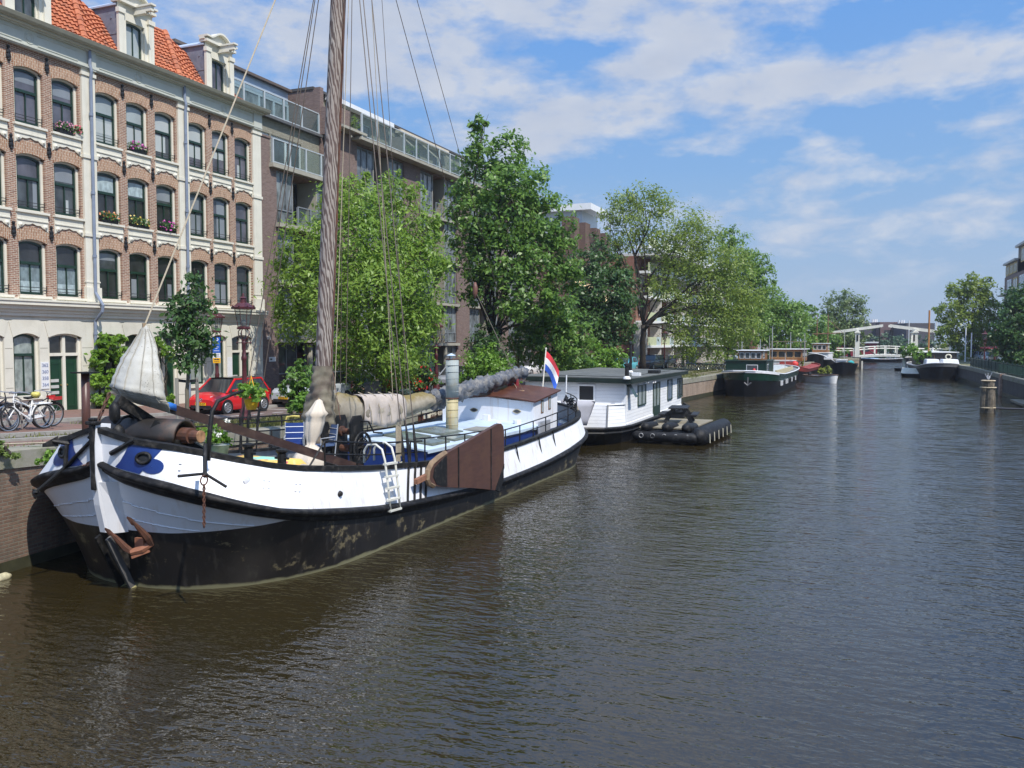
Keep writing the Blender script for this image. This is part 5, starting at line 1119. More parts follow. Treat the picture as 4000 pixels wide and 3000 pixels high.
    p = T.matrix_basis @ Vector((-2.885, a.y+.6, a.z+.19)); [(mb := MB(), mb.box(-2.897, a.y+.35+k, a.z+.13, -2.888, a.y+.55+k*1.25, a.z+.29), B(mb, 'name_plate', MATS['cream_letters'], nb)) for k in (0, .3)]
    return T
BG = barge()
def on_barge(name, label, cat, p, rz=0, group=None):
    w = BG.matrix_basis if False else wmat(BG); q = w @ Vector(p); return thing(name, label, cat, q, rz-AX, group)
def barge_gear():
    W = wmat(BG)
    # jib in its bag
    base = W @ sw(560, 1590, 0); T = thing('sail_bag', 'tall off white canvas bag over the furled jib at the bow', 'sail cover', base); R = []
    prof = [(1270, 565, 8, 0), (1300, 566, 26, 0), (1350, 560, 56, 0), (1410, 548, 82, 1), (1470, 540, 104, 1), (1530, 535, 118, 2), (1565, 560, 112, 2), (1590, 588, 88, 2)]
    prof2 = []
    for (a, b) in zip(prof, prof[1:]):
        for j in range(4): prof2.append(tuple(x+(y-x)*j/4 for x, y in zip(a, b)))
    prof2.append(prof[-1])
    for k, (py, px, hw, f) in enumerate(prof2):
        k = k/4; hw *= 1+.025*math.sin(k*9.1)
        c = sw(px, py, 0); r = hw*depth(W @ c)/F; row = []
        for i in range(44):
            th = i*2*math.pi/44; q = 1+.05*f*math.sin(4*th+k*.25)+.07*(abs(math.sin(4.5*th+.5+.12*k))**.5-.7)+.03*math.sin(13*th+k*2.1); row.append(W @ (c+Vector((r*q*math.cos(th)*.98, r*q*math.sin(th)*.62, .10*f*math.cos(th+2.4)*.6))))
        R.append(row)
    mb = MB(); mb.grid(R, close=True); mb.build('cover', CANV, T, smooth=True, thick=-.015)
    for c0 in (30, 34, 38, 42, 3):
        mb2 = MB(); mb2.tube([Vector(r[c0])+(Vector(r[c0])-sum((Vector(q) for q in r), Vector())/len(r)).normalized()*.012 for r in R[2:-2]], .011, 4); mb2.build('seam', mat('canvas_seam', (.34, .32, .27), .9), T)
    mb = MB(); mb.tube([Vector(q)+Vector((0, 0, .0)) for q in R[-7]]+[Vector(R[-7][0])], .013, 4); mb.build('hem', MATS['canvas_seam'], T)
    mb = MB(); mb.tube([W @ sw(563, 1262, 0), W @ sw(566, 1305, 0), W @ sw(572, 1325, .1)], [.04, .05, .02], 6); mb.build('tie', mat('tan_tie', (.33, .24, .15), .9), T)
    # anchor under the bow
    p0 = sw(530, 2120, .55); T = thing('anchor', 'rusty brown anchor hanging by the barge stem', 'anchor', W @ p0)
    mb = MB()
    def pw(px, py, w): return W @ sw(px, py, w)
    for (pts) in (((426, 2074, .30), (452, 2100, .34), (490, 2140, .42), (515, 2156, .5)), ((512, 2030, .75), (540, 2060, .78), (575, 2100, .8), (592, 2128, .78))):
        P = [pw(*q) for q in pts]; mb.tube(P, [.015, .05, .075, .06], 6)
        for i in range(3): a, b = P[i], P[i+1]; mb.hexa([a, b, b+Vector((-.05, -.12, .07)), a+Vector((-.03, -.08, .05)), a+Vector((.02, 0, .03)), b+Vector((.02, 0, .03)), b+Vector((-.03, -.12, .1)), a+Vector((-.01, -.08, .08))])
    mb.build('flukes', RUST, T)
    mb = MB(); mb.tube([pw(510, 2158, .5), pw(555, 2145, .66), pw(590, 2125, .78)], [.06, .08, .06], 7); mb.box(*(pw(560, 2122, .6)-Vector((.12, .1, .1))), *(pw(560, 2122, .6)+Vector((.1, .1, .12)))); mb.beam(pw(515, 2176, .5), pw(585, 2150, .75), .1, .05); mb.build('crown', mat('rusty_iron_pale', (.27, .11, .06), .75, .3, 6), T)
    # grapnel with chain outside the bulwark
    T = thing('grapnel', 'black iron grapnel with a rusty chain hanging outside the white bulwark', 'anchor', W @ sw(800, 1850, 2.75)); w = 2.62
    mb = MB(); mb.tube([pw(802, 1735, w-.1), pw(800, 1850, w+.25)], .035, 6); mb.tube([pw(696, 1860, w+.1), pw(800, 1850, w+.25)], .028, 6); mb.tube([pw(885, 1902, w+.5), pw(800, 1850, w+.25)], .028, 6); mb.lathe([(.02, -.06), (.06, 0), (.02, .06)], pw(800, 1853, w+.25), 8); mb.build('arms', TAR, T)
    c = pw(797, 1876, w+.28); mb = MB(); mb.torus(c, .085, .014, 16, 5, ax='x'); mb.build('ring', RUST, T)
    mb = MB(); p, q = pw(797, 1893, w+.3), pw(797, 2060, w+.35)
    for i in range(15):
        c = p.lerp(q, (i+.5)/15); hl = (q-p).length/15*.66; e = Vector((.5, .85, 0)) if i % 2 else Vector((.85, -.5, 0)); mb.tube([c+Vector((0, 0, hl*math.cos(t)))+e*hl*.55*math.sin(t) for t in [k*2*math.pi/8 for k in range(9)]], .014, 4, cap=False)
    mb.build('chain', RUST, T)
    # stocked anchor on the far bow
    T = thing('stock_anchor', 'black stocked anchor lashed across the far side of the bow', 'anchor', W @ sw(255, 1830, -1.2)); w = -.9
    mb = MB(); mb.tube([pw(352, 1725, -.15), pw(255, 1825, w), pw(137, 1925, w-.35)], [.035, .04, .03], 7); mb.lathe([(0, -.06), (.06, 0), (0, .06)], pw(140, 1922, w-.35), 8); mb.lathe([(0, -.05), (.05, 0), (0, .05)], pw(350, 1708, -.15), 8); mb.build('shank', TAR, T)
    mb = MB(); mb.tube([pw(255, 1825, w), pw(262, 1735, w)], .045, 6); mb.tube([pw(205, 1722, w-.2), pw(262, 1732, w), pw(330, 1740, w+.2)], [.03, .05, .03], 6); a, b = pw(165, 1735, w-.3), pw(212, 1712, w-.2); mb.hexa([a, b, b+Vector((0, 0, -.12)), a+Vector((0, 0, -.06)), a+Vector((.05, .05, .02)), b+Vector((.05, .05, .05)), b+Vector((.05, .05, -.16)), a+Vector((.05, .05, -.06))]); mb.build('arms', TAR, T)
    # boarding ladder
    T = thing('boarding_ladder', 'pale grey boarding ladder hooked over the rail of the white barge', 'ladder', W @ Vector((3.2, 4.72, .9))); mb = MB(); wl_ = mat('ladder_grey_white', (.62, .61, .54), .6, .12, 5)
    for s in (4.50, 4.93): mb.tube([W @ Vector(q) for q in ((2.62, s+.02, 2.02), (2.62, s+.02, 2.3), (2.74, s, 2.45), (2.95, s, 2.47), (3.12, s, 2.36), (3.2, s, 2.1), (3.27, s+.02, 1.5), (3.32, s+.04, .88))], .028, 7)
    mb.build('side_rails', wl_, T, smooth=True)
    for z in (2.02, 1.72, 1.45, 1.18, .93): mb = MB(); x = 3.2+(2.1-z)*.1; mb.beam(W @ Vector((x, 4.48, z)), W @ Vector((x, 4.98, z-.02)), .1, .045); mb.build('rung', wl_, T)
    # parasol
    c = sw(1200, 1800, .75); T = thing('parasol', 'folded beige parasol tied at its middle beside the mast foot', 'parasol', W @ (c-Vector((0, 0, .55)))); 
    prof = [(-.02, .30), (.12, .30), (.28, .26), (.42, .17), (.52, .075), (.60, .09), (.8, .15), (1.05, .165), (1.2, .16), (1.28, .2), (1.36, .14), (1.6, .06), (1.64, .01)]
    prof = [(z, r*1.3) for z, r in prof]; R = [[W @ (c+Vector((r*(1+.16*math.sin(6*t+z*3)*(1 if z < 1.4 else .2))*math.cos(t)+z*.10, z*.18+r*(1+.16*math.sin(6*t+z*3))*math.sin(t), z-.12))) for t in [k*2*math.pi/24 for k in range(24)]] for z, r in prof]
    mb = MB(); mb.grid(R, close=True); mb.build('canopy', mat('beige_parasol', (.62, .54, .44), .9, .06, 3, bump=.2), T, smooth=True); mb = MB(); mb.tube([W @ (c+Vector((-.02, -.05, -.9))), W @ (c+Vector((.16, .29, 1.55)))], .022, 6); mb.build('pole', mat('pole_wood', (.4, .3, .18), .6), T)
    # table, cloth, bucket of daisies, chairs
    z = 2.34; c = Vector((1.55, 1.55, z)); T = thing('deck_table', 'low table under a flowered cloth on the barge foredeck', 'table', W @ (c-Vector((0, 0, .5)))); mb = MB(); mb.box(c.x-.75, c.y-1.0, z-.04, c.x+.75, c.y+1.0, z)
    for v in range(8): mb.v[v] = tuple(W @ Vector(mb.v[v]))
    mb.build('tabletop', HW, T)
    for dx in (-.65, .65):
        for dy in (-.9, .9): mb = MB(); mb.tube([W @ (c+Vector((dx, dy, -.05))), W @ (c+Vector((dx, dy, -.55)))], .03, 6); mb.build('leg', HW, T)
    m, t, b = base_mat('flowered_cloth'); geo = t.new('ShaderNodeNewGeometry').outputs['Position']; vo = t.new('ShaderNodeTexVoronoi', Scale=5.0); t.link(geo, vo.inputs['Vector']); c_ = t.mix(t.ramp(t.noise(geo, 1.1, 2), .48, .54), (.30, .62, .48), (.75, .50, .12)); c_ = t.mix(t.ramp(vo.outputs['Distance'], .26, .18), c_, (.55, .12, .14)); t.link(c_, b.inputs['Base Color']); b.inputs['Roughness'].default_value = .8
    mb = MB(); mb.grid([[W @ (c+Vector((x, y, .02+(0 if abs(x) < .8 and abs(y) < 1.05 else -.14+.04*math.sin(y*9+x*7))))) for y in np.linspace(-1.1, 1.1, 16)] for x in (-.84, -.79, -.3, .3, .79, .84)]); tag(mb.build('tablecloth', m, smooth=True), 'green and yellow flowered cloth spread over the deck table', 'tablecloth')
    p = W @ Vector((1.15, 1.35, z+.03)); T = thing('flower_bucket', 'zinc bucket full of white daisies on the flowered cloth', 'planter', p); mb = MB(); mb.lathe([(.15, 0), (.2, .36), (.215, .37), (.2, .38)], p, 14); mb.build('bucket', mat('zinc_bucket', (.22, .25, .24), .5, .3, 5, metal=.3), T, smooth=True)
    leaf_cloud('leaves', [(p+Vector((0, 0, .52)), .27)], 500, .05, LM8, T); leaf_cloud('daisies', [(p+Vector((0, 0, .72)), .24)], 90, .028, leaf_mat('petals_white', (.7, .7, .6), (.85, .85, .8), .2), T, shell=.8)
    def chair(label, px, py, w, m, rz):
        p = sw(px, py, w); T = thing('deck_chair', label, 'chair', W @ p, rz-AX, 'chairs on the barge deck'); mb = MB(); mb.box(-.22, -.22, .40, .22, .22, .45); mb.build('seat', m, T, local=True); mb = MB(); mb.grid([[(x, .2+.1*v, .45+.5*v) for x in (-.22, 0, .22)] for v in (0, .5, 1)]); mb.build('backrest', m, T, local=True, thick=.03); mb = MB()
        al = MATS['aluminium_bars']
        for x in (-.23, .23):
            for q in ([(x, -.2, 0), (x, -.2, .62), (x, .22, .64)], [(x, .2, 0), (x, .32, .97)]): mb.tube(q, .016, 6)
        for v in (.2, .5, .8): mb.tube([(-.23, .2+.1*v, .45+.5*v), (.23, .2+.1*v, .45+.5*v)], .012, 5)
        mb.build('frame', al, T, local=True)
    chair('aluminium deck chair with a navy cushion in front of the mast foot', 1150, 1800, .0, NAVY, .6); chair('navy folding chair standing behind the beige parasol', 1262, 1800, .3, mat('denim_cushion', (.06, .10, .2), .9), -.4)
    # hanging basket from the davit
    p = W @ sw(983, 1590, 2.2); T = thing('hanging_basket', 'yellow hanging flower pot dangling from the bent davit', 'plant', p); mb = MB(); mb.lathe([(.1, -.05), (.13, .06), (.15, .15), (.155, .17)], p, 12); mb.build('pot', mat('yellow_pot', (.70, .42, .02), .4), T, smooth=True)
    leaf_cloud('foliage', [(p+Vector((0, 0, .32)), .25)], 620, .055, LM8, T, squash=.6); mb = MB()
    for dx in (-.14, .14): mb.tube([p+Vector((dx, 0, .15)), p+Vector((0, 0, .62))], .012, 4)
    mb.build('cord', mat('orange_cord', (.75, .35, .02), .7), T)
    # rope coil on the shroud
    mb = MB()
    for k in range(9):
        x = (k-4)*.022; mb.tube([W @ (sw(1556, 1662, 2.85)+Vector((.02*math.sin(k*3), x*1.2, z_))) for z_ in (-.02+.03*math.sin(k), -.25, -.55, -.86+.09*math.sin(k*2))], .018, 5)
    tag(mb.build('rope_coil', ROPE), 'long hank of pale rope hanging from the rail beside the shrouds', 'rope')
    # Dutch flag
    a, b = sw(2119, 1525, 0), sw(2133, 1362, 0); a = a+(a-b)*.3; T = thing('flag', 'red white and blue flag on a pale staff at the stern of the barge', 'flag', W @ a)
    mb = MB(); mb.tube([W @ a, W @ b], .028, 7); mb.lathe([(0, -.03), (.05, 0), (0, .06)], W @ b, 8); mb.build('staff', mat('pale_staff', (.75, .70, .6), .5), T)
    U = 14; V = 12; R = []
    for i in range(U+1):
        u = i/U; row = []
        for j in range(V+1):
            v = j/V; h = (2134-8*v, 1372+72*v); e = (2184-12*v**2-4*v, 1448+74*v); px = h[0]+(e[0]-h[0])*u**.85; py = h[1]+(e[1]-h[1])*u**1.25+6*math.sin(u*7+v*2)*u*v
            row.append(W @ sw(px, py, .22*math.sin(u*5+v*1.5)*u))
        R.append(row)
    mb = MB(); o = 0
    for i in range(U+1): mb.v += [tuple(q) for q in R[i]]
    for i in range(U):
        for j in range(V): mb.f.append([i*(V+1)+j, i*(V+1)+j+1, (i+1)*(V+1)+j+1, (i+1)*(V+1)+j]); mb.m.append(0 if j < 4 else (1 if j < 8 else 2))
    mb.build('cloth', [mat('flag_red', (.72, .04, .06), .8), mat('flag_white', (.8, .8, .8), .8), mat('flag_blue', (.02, .09, .45), .8)], T, smooth=True)
barge_gear()
# ================================================================ PLANTING
def G(px, dep): P = PD(px, 1400, dep); return Vector((P.x, P.y, zg(P.y) if P.x < -1 else 1.8))
def street_trees():
    b = PZ(728, 1667, 2.1); d = depth(b)
    def stakes(mb): pass
    T = tree('young_tree', 'slim young tree held between two stakes in front of the red car', 'tree', b, PD(735, 1440, d), [(748, 1075, 34, 0), (742, 1150, 58, 0), (735, 1240, 82, 0), (745, 1330, 80, 0), (735, 1410, 58, 0), (672, 1300, 42, 0), (800, 1290, 50, 0), (790, 1200, 42, .3), (690, 1205, 40, -.2), (815, 1370, 34, 0)], d, 1750, .105, LM4, .075, BARKG, per=12, clump=.5, shell=.2)
    for px, y0 in ((694, 1660), (772, 1640)):
        P = PD(px, y0, d+(-.2 if px < 700 else .1)); P.z = zg(P.y)-.1; S = thing('tree_stake', 'grey wooden stake strapped to the young tree, '+('farther from the red car' if px < 700 else 'overlapping the red car'), 'stake', P, 0, 'stakes of the young tree')
        top = PD(px+1, 1475, d); mb = MB(); mb.tube([P, (P.x, P.y, top.z)], .055, 7); mb.build('post', mat('grey_stake', (.24, .225, .20), .85, .2, 6, stretch=(1, 1, .2)), S)
        mb = MB(); q = PD(px, 1486, d); e = PD(730, 1490, d); mb.beam(q, e, .03, .09); mb.build('strap', BLACKI, S)
    # climbing vine on the middle house
    def vine(lab, bl, n):
        T = thing('climbing_vine', lab, 'plant', (XF+.3, PX(bl[0][0], 1500, XF).y, zg(28)))
        blobs = [(PX(x, y, XF+.35), r*depth(PX(x, y, XF))/F*.85) for x, y, r in bl]; leaf_cloud('foliage', blobs, n, .10, LM7, T, shell=.3, squash=1, per=20)
        mb = MB(); 
        for (c, r) in blobs[:3]: limb(mb, (XF+.2, c[1], zg(28)), c, .04, .015, 5)
        mb.build('stem', BARK, T)
    vine('bright green climbing vine left of the canvas bag, over the plaster front', [(400, 1560, 42), (390, 1480, 45), (385, 1400, 42), (420, 1340, 40), (460, 1320, 30), (480, 1390, 45), (450, 1470, 38), (430, 1590, 40), (470, 1610, 28)], 3600)
    vine('small tuft of vine right of the canvas bag over the middle house door', [(640, 1370, 30), (620, 1340, 22), (655, 1400, 22), (665, 1560, 22), (650, 1580, 22)], 900)
    # the big trees along the quay
    tree('willow_tree', 'bright yellow green spreading tree standing right behind the mast', 'tree', G(1505, 43), PD(1480, 1380, 43), [(1330, 780, 80, 0), (1500, 740, 62, 0), (1425, 690, 34, 0), (1545, 690, 36, 0), (1620, 745, 42, 0), (1375, 715, 40, 0), (1700, 850, 40, 0), (1120, 1010, 45, 0), (1105, 1180, 40, 0), (1405, 800, 95, -1), (1225, 950, 115, -.5), (1140, 1120, 85, 0), (1405, 930, 150, -1), (1585, 880, 110, 0), (1290, 1090, 140, -1), (1470, 1110, 165, -1.5), (1630, 1060, 130, -.5), (1700, 980, 70, 0), (1165, 1240, 75, 0), (1320, 1260, 130, -1), (1520, 1290, 150, -1), (1650, 1240, 105, 0), (1400, 1390, 90, 0), (1560, 1400, 90, 0)], 43, 30000, .135, LM1, .22, BARKG, droop=.35, aspect=.34, clump=.36, per=32)
    tree('poplar_tree', 'tall deep green tree with a pointed top right of the rigging', 'tree', G(1925, 56), PD(1925, 1330, 56), [(1888, 480, 48, 0), (1885, 590, 75, 0), (1975, 610, 78, 0), (1860, 720, 90, 0), (1990, 720, 105, -1), (2085, 740, 80, 0), (1840, 850, 100, 0), (1975, 860, 125, -1), (2120, 860, 105, 0), (2190, 920, 70, 0), (1850, 980, 95, 0), (1980, 1010, 125, -1), (2120, 1020, 120, 0), (2205, 1050, 65, 0), (1900, 1130, 85, 0), (2050, 1160, 100, -1), (2170, 1170, 75, 0)], 56, 17500, .165, LM2, .26, BARK, clump=.34, per=34)
    tree('lime_tree', 'low round dark green tree just above the flag', 'tree', G(2150, 60), PD(2150, 1400, 60), [(2075, 1260, 85, 0), (2170, 1240, 85, 0), (2250, 1300, 75, 0), (2060, 1350, 75, 0), (2160, 1350, 95, 0), (2240, 1390, 65, 0)], 60, 8000, .15, LM2, .16)
    tree('ash_tree', 'dark leafy tree standing left of the large elm', 'tree', G(2330, 74), PD(2335, 1340, 74), [(2325, 1010, 75, 0), (2290, 1110, 85, 0), (2390, 1150, 95, 0), (2300, 1220, 85, 0), (2410, 1060, 60, 0), (2390, 1250, 75, 0), (2440, 1190, 55, 0), (2435, 1110, 50, 0), (2430, 1290, 55, 0), (2360, 1320, 60, 0)], 74, 10500, .17, LM4, .2)
    def elm_limbs(mb):
        for pts, r in (([(2512, 1290), (2560, 1240), (2620, 1190), (2690, 1120), (2780, 1060)], .24), ([(2512, 1250), (2505, 1130), (2480, 1000), (2440, 880)], .26), ([(2560, 1240), (2640, 1215), (2740, 1200), (2830, 1190)], .14), ([(2505, 1130), (2570, 1040), (2650, 960)], .16), ([(2480, 1000), (2530, 900), (2550, 800)], .13)):
            P = [PD(x, y, 88) for x, y in pts]; mb.tube(P, [r*(1-.75*i/(len(P)-1)) for i in range(len(P))], 7)
    tree('elm_tree', 'large airy elm with a thick dark trunk behind the houseboat', 'tree', G(2512, 89.5), PD(2512, 1270, 88), [(2515, 775, 62, 0), (2440, 785, 60, 0), (2385, 870, 55, 0), (2585, 800, 62, 0), (2460, 900, 85, 0), (2575, 915, 90, 0), (2690, 890, 75, 0), (2755, 930, 72, 0), (2655, 1000, 100, 0), (2780, 1030, 100, 0), (2865, 1060, 85, 0), (2600, 1120, 70, 0), (2715, 1150, 110, 0), (2850, 1170, 100, 0), (2925, 1160, 70, 0), (2770, 1270, 105, 0), (2880, 1280, 90, 0), (2650, 1270, 70, 0), (2410, 980, 50, 0), (2690, 1360, 60, 0), (2790, 1370, 60, 0)], 88, 26000, .165, LM3, .36, BARK, extra=elm_limbs, clump=.42, shell=.35, aspect=.42)
    tree('plane_tree', 'dark green tree rising behind the bicycles', 'tree', G(2835, 108), PD(2840, 1370, 108), [(2855, 940, 48, 0), (2880, 1010, 72, 0), (2935, 1030, 62, 0), (2975, 1080, 50, 0), (2900, 1110, 90, 0), (2960, 1160, 75, 0), (2930, 1250, 85, 0), (2880, 1330, 70, 0)], 108, 10000, .21, LM5, .3)
    tree('quay_tree', 'fresh green rounded tree above the green barge wheelhouse', 'tree', G(3030, 126), PD(3030, 1390, 126), [(2990, 1175, 50, 0), (3045, 1190, 60, 0), (3095, 1235, 60, 0), (3000, 1270, 80, 0), (3080, 1300, 80, 0), (3030, 1350, 60, 0)], 126, 7000, .25, LM5, .28)
    tree('quay_tree', 'fresh green tree above the wooden wheelhouse of the red barge', 'tree', G(3140, 140), PD(3130, 1400, 140), [(3110, 1260, 48, 0), (3150, 1280, 55, 0), (3195, 1320, 45, 0), (3130, 1340, 60, 0), (3180, 1365, 45, 0)], 140, 4200, .27, LM5, .26)
    tree('quay_tree', 'darker small tree between the fresh green row and the pale tall tree', 'tree', G(3230, 152), PD(3225, 1400, 152), [(3165, 1225, 30, 6), (3210, 1290, 36, 0), (3240, 1330, 45, 0), (3210, 1370, 40, 0), (3265, 1365, 35, 0)], 152, 3000, .28, LM2, .24)
    tree('tall_pale_tree', 'pale feathery tree left of the drawbridge', 'tree', G(3318, 162), PD(3315, 1370, 162), [(3300, 1165, 38, 0), (3250, 1200, 40, 0), (3345, 1190, 38, 0), (3285, 1235, 55, 0), (3350, 1250, 42, 0), (3240, 1270, 45, 0), (3310, 1300, 60, 0), (3370, 1310, 26, 0), (3255, 1330, 42, 0), (3340, 1350, 35, 0)], 162, 6500, .27, LM6, .3, clump=.4)
    tree('round_tree', 'large round green tree on the right bank beside the tall apartment block', 'tree', G(3798, 130), PD(3798, 1380, 130), [(3790, 1110, 42, 0), (3840, 1125, 45, 0), (3745, 1150, 48, 0), (3705, 1215, 45, 0), (3800, 1185, 72, 0), (3865, 1205, 55, 0), (3690, 1280, 40, 0), (3760, 1275, 80, 0), (3850, 1285, 72, 0), (3705, 1340, 42, 0), (3790, 1340, 62, 0), (3875, 1330, 55, 0)], 130, 11000, .24, LM3, .3)
    tree('dark_tree', 'dark green tree at the right edge above the green railing', 'tree', G(3985, 84), PD(3985, 1440, 84), [(3995, 1160, 48, 0), (3960, 1225, 52, 0), (3935, 1300, 52, 0), (3990, 1310, 70, 0), (3925, 1380, 42, 0), (3980, 1400, 55, 0), (4050, 1240, 80, 0)], 84, 7500, .19, LM4, .22)
    fb = leaf_mat('leaf_hazy', (.045, .10, .05), (.11, .19, .10), .3)
    for i, (x, y0, r, dp, lab) in enumerate(((3410, 1350, 34, 215, 'bluish green tree behind the left tower of the drawbridge'), (3455, 1345, 36, 220, 'bluish green tree seen between the two balance beams'), (3505, 1350, 36, 222, 'bluish green tree behind the middle of the drawbridge deck'), (3555, 1355, 34, 226, 'bluish green tree behind the right tower of the drawbridge'), (3620, 1350, 36, 228, 'bluish green tree right of the drawbridge, against the dark brick block'))):
        b = PZ(x, 1330+3.1*F/dp, 1.8); b.z = 1.8
        tree('far_tree', lab, 'tree', b, PD(x, 1380, dp), [(x, y0-12, r*.8, 0), (x-18, y0+15, r*.8, 0), (x+18, y0+12, r*.8, 0), (x, y0+28, r, 0)], dp, 1500, .34, fb, .25, twigs=1, group='trees beyond the drawbridge')
    # shrubs
    def shrub(name, lab, blobs, dep, n, ls, m, group=None, cat='shrub', stem=True):
        x, y, r = blobs[0]; b = G(x, dep); T = thing(name, lab, cat, b, 0, group)
        bl = [(PD(x, y, dep), r*dep/F) for x, y, r in blobs]; leaf_cloud('foliage', bl, n, ls, m, T, shell=.4)
        mb = MB(); [limb(mb, b, c, .05, .02, 5) for c, r in bl[:4]]; mb.build('stem', BARK, T); return T
    shrub('hedge_bush', 'rounded bright green bush right of the stove pipe', [(1850, 1440, 55), (1900, 1400, 60), (1960, 1440, 55), (1830, 1480, 45), (1920, 1480, 55), (1990, 1480, 40), (1860, 1500, 45)], 53, 5200, .10, LM8)
    shrub('conifer_bush', 'dark upright conifer behind the bright bush', [(1890, 1300, 40), (1880, 1360, 60), (1930, 1350, 55), (1900, 1420, 70), (1950, 1400, 45)], 55, 3600, .10, LM4)
    shrub('laurel_bush', 'large glossy green bush behind the houseboat roof', [(2200, 1430, 50), (2270, 1410, 60), (2340, 1390, 60), (2410, 1410, 50), (2160, 1460, 40), (2300, 1450, 55), (2390, 1450, 50), (2230, 1470, 45), (2430, 1460, 35)], 70, 7000, .13, LM8)
    shrub('dark_hedge', 'dark ivy green hedge left of the maroon lamp post', [(1650, 1430, 48), (1620, 1490, 55), (1680, 1480, 40), (1580, 1470, 45), (1560, 1420, 50), (1350, 1500, 55), (1420, 1490, 50)], 48, 3800, .10, LM4)
    shrub('olive_shrub', 'shrub with open branches in front of the silver car', [(1165, 1470, 52), (1190, 1540, 50), (1150, 1560, 45), (1130, 1510, 40), (1205, 1600, 45), (1160, 1620, 42), (1185, 1420, 30)], 33, 2600, .085, LM2)
    shrub('verge_weeds', 'dense clump of green weeds on the verge behind the windlass', [(765, 1705, 32), (730, 1712, 24), (800, 1712, 24), (750, 1690, 22)], 24.6, 1100, .07, LM8, cat='weeds')
    shrub('daisy_bush', 'bush of pale flowers behind the boom cover', [(1600, 1545, 30), (1570, 1560, 24), (1630, 1560, 24)], 46, 700, .09, leaf_mat('pale_flowers', (.20, .30, .10), (.75, .75, .6), .2))
    shrub('yellow_bush', 'small yellow flowering bush under the boom end', [(1700, 1590, 24), (1735, 1600, 20), (1670, 1605, 18)], 40, 520, .08, leaf_mat('yellow_flowers', (.10, .18, .03), (.65, .55, .04), .2))
    shrub('quay_weeds', 'tuft of long grass on the coping at the left edge', [(22, 1760, 26), (8, 1740, 20), (45, 1775, 18)], 17.6, 400, .07, leaf_mat('weed_leaf', (.08, .15, .03), (.28, .34, .10)), cat='weeds', group='weeds on the quay coping')
    shrub('quay_weeds', 'flowering weed on the coping beside the stocked anchor', [(197, 1772, 22), (190, 1795, 18), (150, 1805, 14)], 18.0, 420, .05, LM8, cat='weeds', group='weeds on the quay coping')
street_trees()
def low_plants():
    T = thing('potted_plant', 'leafy plant in a terracotta pot on the quay left of the parasol', 'plant', PD(1187, 1640, 30)); p = T.location.copy(); mb = MB(); mb.lathe([(.12, 0), (.18, .3), (.2, .31), (.2, .36)], p, 12); mb.build('pot', mat('terracotta', (.36, .13, .06), .8), T, smooth=True); leaf_cloud('foliage', [(p+Vector((0, 0, .6)), .33)], 700, .09, LM8, T)
    mb = MB(); mb.tube([PD(1120+x, 1655+y, 28.5) for x, y in ((60, 22), (20, 24), (-8, 5), (0, -25), (25, -30), (50, -28))], .035, 6); tag(mb.build('garden_hose', mat('yellow_hose', (.6, .5, .14), .5)), 'yellow hose loop on the quay beside the terracotta pot', 'hose')
low_plants()
# ================================================================ STREET FURNITURE
MAR = mat('maroon_iron', (.085, .018, .022), .4, .15, 6, dirt=((.05, .02, .02), .4, 7)); LGL = clear_glass('lantern_glass', (.9, .92, .9), .22)
def make_lamp(label, P, s=1.0):
    T = thing('street_lamp', label, 'street lamp', P, .3, 'maroon crown topped street lamps')
    mb = MB(); mb.lathe([(.20, -.1), (.20, .35), (.16, .42), (.18, .5), (.11, .6), (.10, 1.2), (.12, 1.25), (.085, 1.35), (.075, 2.2), (.10, 2.24), (.10, 2.34), (.065, 2.4), (.055, 2.75), (.075, 2.8), (.05, 2.9)], n=12); mb.build('post', MAR, T, local=True, smooth=True)
    mb = MB(); mb.tube([(-.21, 0, 2.82), (.21, 0, 2.82)], .02, 6)
    for x in (-.23, .23): mb.lathe([(0, -.05), (.05, 0), (0, .05)], (x, 0, 2.82), 8)
    mb.build('ladder_bar', MAR, T, local=True)
    mb = MB()
    for k in range(4): a = k*math.pi/2; mb.tube([(r*math.cos(a), r*math.sin(a), z) for r, z in ((.03, 2.88), (.10, 2.96), (.19, 3.1), (.19, 3.22), (.10, 3.3))], .018, 5)
    mb.lathe([(.20, 3.28), (.23, 3.30), (.23, 3.34), (.12, 3.4)], n=12); mb.build('lyre_bracket', MAR, T, local=True)
    mb = MB(); mb.lathe([(.20, 3.36), (.30, 3.98)], n=8, cap=False); f = mb.build('lantern', LGL, T, local=True)
    mb = MB()
    for k in range(8): a = k*math.pi/4; mb.tube([(.2*math.cos(a), .2*math.sin(a), 3.35), (.31*math.cos(a), .31*math.sin(a), 3.98)], .012, 4)
    mb.build('glazing_bars', MAR, f, local=True); mb = MB(); mb.lathe([(.05, 3.38), (.09, 3.5), (.07, 3.6), (.02, 3.62)], n=8); mb.build('lamp_socket', mat('lamp_fitting', (.2, .2, .2), .4), f, local=True)
    mb = MB(); mb.lathe([(.40, 3.97), (.41, 4.03), (.33, 4.06), (.2, 4.17), (.11, 4.2), (.10, 4.32), (.13, 4.34), (.05, 4.4), (.03, 4.5), (0, 4.52)], n=16)
    for k in range(8): a = k*math.pi/4; mb.lathe([(0, 4.03), (.04, 4.06), (0, 4.12)], (.37*math.cos(a), .37*math.sin(a), 0), 6)
    mb.build('crown_hood', MAR, T, local=True); return T
LP = make_lamp('maroon crown topped street lamp standing in front of the red car', PZ(958, 1660, 2.0))
P2 = PD(847, 1400, 40.5); L2 = dup(LP, (P2.x, P2.y, 2.0), .9, 'maroon street lamp with the blue parking sign on its post')
P3 = PD(1705, 1400, 51); dup(LP, (P3.x, P3.y, 1.72), .2, 'maroon street lamp half hidden by leaves left of the stove pipe')
